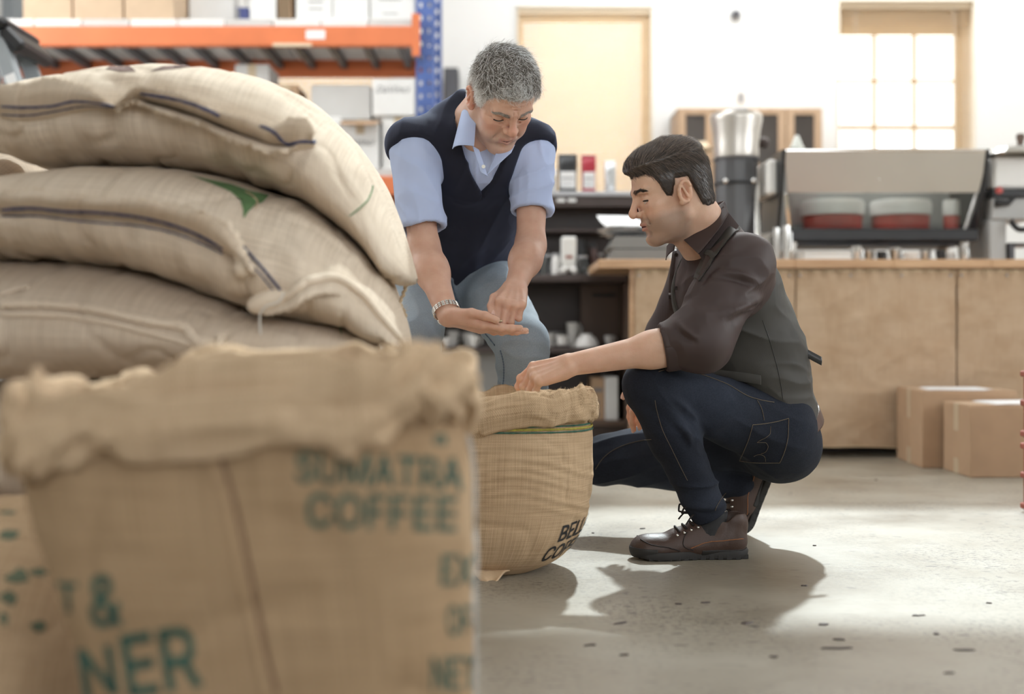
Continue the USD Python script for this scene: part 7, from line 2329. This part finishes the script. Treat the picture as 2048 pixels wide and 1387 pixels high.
obj('shirt', shirtm, 'shirt_brown', YNG, smooth=True, world=True)
u_, s_, n_ = frame(dL_, V3(0, 0, 1))
G = []
for t, r in ((-.062, .058), (-.060, .0625), (-.03, .063), (.0, .0615), (.006, .058), (.004, .053), (-.02, .051)):
    a = np.linspace(0, 2 * PI, 60)
    rr = r * (1 + .05 * nrm(np.stack([np.cos(a), np.sin(a), 0 * a + t * 30], 1) * 1.6, 5))
    G.append(cuffL + u_ * t + rr[:, None] * (np.cos(a)[:, None] * s_ + np.sin(a)[:, None] * n_))
obj('rolled_cuff', sheet(np.array(G), .002), 'shirt_brown', YNG, smooth=True, world=True)
obj('collar', cat_mesh([patch(P(1449, 402, 3.17), P(1358, 470, 3.125), P(1397, 508, 3.075), P(1457, 425, 3.12), V3(.006, -.022, .004), 18, 14, .003),
                        patch(P(1449, 402, 3.175), P(1360, 468, 3.14), P(1362, 474, 3.15), P(1452, 412, 3.19), V3(0, -.018, 0)),
                        patch(P(1449, 401, 3.175), P(1416, 409, 3.25), P(1418, 428, 3.25), P(1452, 422, 3.18), V3(.004, 0, 0))]), 'shirt_brown', YNG, smooth=True, world=True)
obj('yoke', patch(P(1446, 412, 3.145), P(1388, 488, 3.11), P(1412, 535, 3.10), P(1478, 452, 3.115), V3(0, -.012, .004)), 'shirt_brown', YNG, smooth=True, world=True)
obj('collar', patch(P(1352, 476, 3.17), P(1334, 492, 3.22), P(1332, 520, 3.215), P(1348, 500, 3.16), V3(-.006, -.004, 0)), 'shirt_brown', YNG, smooth=True, world=True)
pl, _ = hit_path(shirtm, [(1352, 500), (1347, 540), (1344, 580), (1345, 620)], 40, .0015)
obj('placket', sheet(np.stack([pl + [-.008, 0, 0], pl + [0, -.003, 0], pl + [.010, -.001, 0]]), .002), 'shirt_brown', YNG, smooth=True, world=True)
for py in (510, 576):
    q, nn, ht = raycast(shirtm, [1354], [py])
    if ht[0]:
        obj('button', move(lathe([(0, 0), (.0055, 0), (.0055, .0022), (.003, .0026), (0, .0018)], 14), q[0] + nn[0] * .003, rx=PI / 2), 'lace_dark', YNG, world=True)

# waistcoat, with the strap that runs over the near shoulder
la, _ = hit_path(shirtm, [(1456, 440), (1440, 466), (1411, 510), (1390, 558)], 40, .0045)
lb, _ = hit_path(shirtm, [(1480, 458), (1460, 478), (1430, 518), (1398, 564)], 40, .0045)
obj('waistcoat_strap', sheet(np.stack([la, la * .5 + lb * .5 + [0, -.003, .002], lb]), .003), 'vest_grey', YNG, smooth=True, world=True)
VY = Solid().add(ecap(chest, belly, .168, .146, .158, .134, lat)).add(ecap(belly, hip + tax * -.02, .158, .134, .166, .126, lat), .05)
VY.add(cone(chest, nb + (chest - nb) * .25, .108, .088), .05).add(cone(chest + lat * .05, shL - lat * .03, .100, .070), .05).add(cone(chest - lat * .05, shR + lat * .03, .10, .070), .05)
VY2 = Solid().add(VY)
cutL = Solid().add(cone(shL + lat * .01 + V3(-.016, 0, -.02), elL, .084, .105))
cutR = Solid().add(cone(shR + V3(0, 0, -.02), elR, .09, .095))
VY2.cut(cutL, .006).cut(cutR, .006).keep(plane(hip - tax * .016, -tax), .006)
fwd_ = np.cross(tax, lat); fwd_ = fwd_ if fwd_[0] < 0 else -fwd_


def yneck(p):
    q = p - nb
    down = -(q @ tax); side = q @ lat; out = q @ fwd_
    return np.maximum(np.abs(side) - np.interp(down, [-.06, .02, .22], [.085, .075, .0]), np.maximum(down - .22, .0 - out))


VY2.cut(yneck, .005).cut(cone(nb + V3(-.02, 0, .0), fw((0, -.01, -.05)), .078, .080), .006)
lo, hi = VY.box(.02)
vestm = mesh_of(VY2, lo, hi, .0042)
vestm = displace(vestm, lambda v: .004 * nrm(v * [6, 6, 6], 53) + .0016 * nrm(v * [20, 20, 12], 54))
vestm = drape(vestm, V3(1, 0, -.35), V3(.3, 0, 1), .010, P(1540, 690, 3.2), .2, 3, 14, 55)
vestm = drape(vestm, V3(1, 0, .1), V3(0, 0, 1), .006, P(1590, 770, 3.2), .12, 4, 22, 57)
obj('waistcoat', vestm, 'vest_grey', YNG, smooth=True, world=True)
fl, _ = hit_path(vestm, [(1425, 738), (1470, 742), (1522, 750)], 30, .002)
obj('pocket_flap', sheet(np.stack([fl, fl + [0, -.003, -.012], fl + [0, -.001, -.024]]), .0025), 'vest_grey', YNG, smooth=True, world=True)
for path in ([(1525, 640), (1545, 700), (1560, 760), (1566, 800)],):
    q, _ = hit_path(vestm, path, 40, .0006)
    obj('seam', tube(q, .0009, 5), 'vest_satin', YNG, smooth=True, world=True)
sp = [P(1598, 704, 3.22), P(1612, 706, 3.20), P(1628, 714, 3.2), P(1643, 722, 3.2)]
q = smooth_path(sp, 20)
obj('back_strap', sheet(np.stack([q + [0, 0, .011], q + [0, -.004, 0], q - [0, 0, .011]]), .003), 'vest_satin', YNG, smooth=True, world=True)

# jeans
JY = Solid().add(ecap(hip + tax * .01, hip - tax * .08, .150, .112, .155, .114, lat)).add(ball(P(1546, 868, 3.24), .100), .05).add(ball(P(1544, 874, 3.38), .098), .05)
JY.add(cone(hL, kL, .098, .066), .04).add(cone(kL, kL + (aL - kL) * .4, .064, .064), .02).add(cone(kL + (aL - kL) * .35, aL + V3(0, 0, -.008), .064, .047), .02)
JY.cut(lambda p: np.maximum((p - aL - V3(0, 0, .004)) @ ((kL - aL) / np.linalg.norm(kL - aL)), np.linalg.norm(p - aL, axis=1) - .12), .003)
JY.add(cone(hR, kR, .098, .070), .04).add(cone(kR, aR, .066, .054), .02).add(ball(kR + V3(-.02, 0, -.01), .062), .03)
lo, hi = JY.box(.02)
jeansY = mesh_of(JY, lo, hi, .0042)
jeansY = displace(jeansY, lambda v: .0035 * nrm(v * [7, 7, 7], 63) + .0016 * nrm(v * [22, 22, 22], 64))
jeansY = drape(jeansY, V3(.75, -.1, -.6), V3(.6, 0, .75), .012, P(1350, 815, 3.05), .13, 4, 18, 65)
jeansY = drape(jeansY, V3(1, 0, .1), V3(0, 0, 1), .010, P(1415, 1000, 3.1), .10, 4, 24, 67)
jeansY = drape(jeansY, V3(1, 0, .25), V3(-.2, 0, 1), .009, P(1240, 900, 3.48), .16, 3, 18, 69)
jeansY = drape(jeansY, V3(.8, 0, -.5), V3(.5, 0, .8), .009, P(1500, 880, 3.2), .16, 3, 15, 71)
jeansY = folds(jeansY, [([(1335, 792), (1365, 812), (1398, 848)], .006, .010), ([(1345, 840), (1370, 862), (1384, 895)], .005, .009)])
p = obj('jeans', jeansY, 'denim_dark', YNG, smooth=True, world=True)
v = np.asarray(jeansY.vertices)
fd = np.zeros((len(v), 3))
for h_, k_, a_, g_ in ((hL, kL, aL, .55), (hR, kR, aR, .75)):
    t = np.clip(((v - h_) @ (k_ - h_)) / ((k_ - h_) @ (k_ - h_)), 0, 1)
    near = np.linalg.norm(v - h_ - t[:, None] * (k_ - h_), axis=1) < .12
    fd[:, 0] = np.maximum(fd[:, 0], near * np.exp(-((t - .62) / .32) ** 2) * g_)
    t2 = np.clip(((v - k_) @ (a_ - k_)) / ((a_ - k_) @ (a_ - k_)), 0, 1)
    near = np.linalg.norm(v - k_ - t2[:, None] * (a_ - k_), axis=1) < .09
    fd[:, 0] = np.maximum(fd[:, 0], near * (.10 + .35 * np.exp(-((t2 - .85) / .12) ** 2)))
fd[:, 0] = np.maximum(fd[:, 0], .45 * np.exp(-(np.linalg.norm(v - P(1590, 850, 3.2), axis=1) / .09) ** 2))
fd[:, 0] *= np.clip(.8 + .5 * nrm(v * [18, 18, 18], 5), 0, 1.2)
primvar(p, 'tint', fd)
for nm, path, r in (('seam', [(1317, 743), (1346, 737), (1389, 745), (1450, 766), (1505, 795), (1548, 804)], .0011), ('seam', [(1310, 800), (1322, 850), (1345, 900), (1375, 960)], .0008), ('seam', [(1191, 938), (1216, 907), (1260, 886), (1303, 878)], .0009),
                    ('seam', [(1430, 1020), (1440, 1000), (1452, 985)], .0009), ('seam', [(1514, 800), (1524, 820), (1528, 840)], .0009),
                    ('pocket_edge', [(1505, 849), (1540, 845), (1577, 836)], .0011), ('pocket_edge', [(1577, 836), (1576, 870), (1572, 892), (1559, 925)], .0011), ('pocket_edge', [(1505, 849), (1498, 875), (1486, 905), (1480, 921)], .0011), ('pocket_edge', [(1480, 921), (1520, 925), (1559, 925)], .0011),
                    ('pocket_stitch', [(1541, 852), (1540, 866), (1532, 874), (1520, 880), (1514, 884)], .0008), ('pocket_stitch', [(1514, 884), (1530, 884), (1536, 892), (1532, 902), (1522, 906)], .0008), ('pocket_stitch', [(1508, 912), (1520, 908), (1530, 914), (1531, 922)], .0008)):
    q, _ = hit_path(jeansY, path, 50, .0009)
    obj(nm, tube(q, r, 6), 'stitch_tan', YNG, smooth=True, world=True)
# belt
ring = []
BL = Solid().add(ecap(hip + tax * .02, hip - tax * .06, .160, .130, .166, .134, lat)).keep(plane(hip - tax * .008, tax), .002).keep(plane(hip - tax * .046, -tax), .002)
lo, hi = BL.box(.01)
obj('belt', mesh_of(BL, lo, hi, .004), 'belt_leather', YNG, smooth=True, world=True)
ST = Solid().add(ecap(hip + tax * .0, hip - tax * .03, .157, .122, .159, .122, lat)).keep(plane(hip + tax * .03, tax), .002)
# socks and shoes
obj('sock', tube([aL + V3(.004, 0, .02), aL, aL + V3(-.010, 0, -.05), aL + V3(-.012, 0, -.06)], [.0405, .0415, .0405, .039], 24), 'sock_grey', YNG, smooth=True, world=True)
obj('sock', tube([aR + V3(-.03, 0, .0), aR + V3(.0, 0, .005), aR + V3(.03, 0, .0)], [.040, .041, .038], 20), 'sock_grey', YNG, smooth=True, world=True)
make_shoe(YNG, (.612, 3.135, 0), (.310, 3.112, 0), (0, 0, 1))
hx = P(1548, 940, 3.47)
make_shoe(YNG, (hx[0], 3.47, .196), (hx[0] - .112, 3.46, .196 - .278), (-.93, 0, .37), bend=1.12)
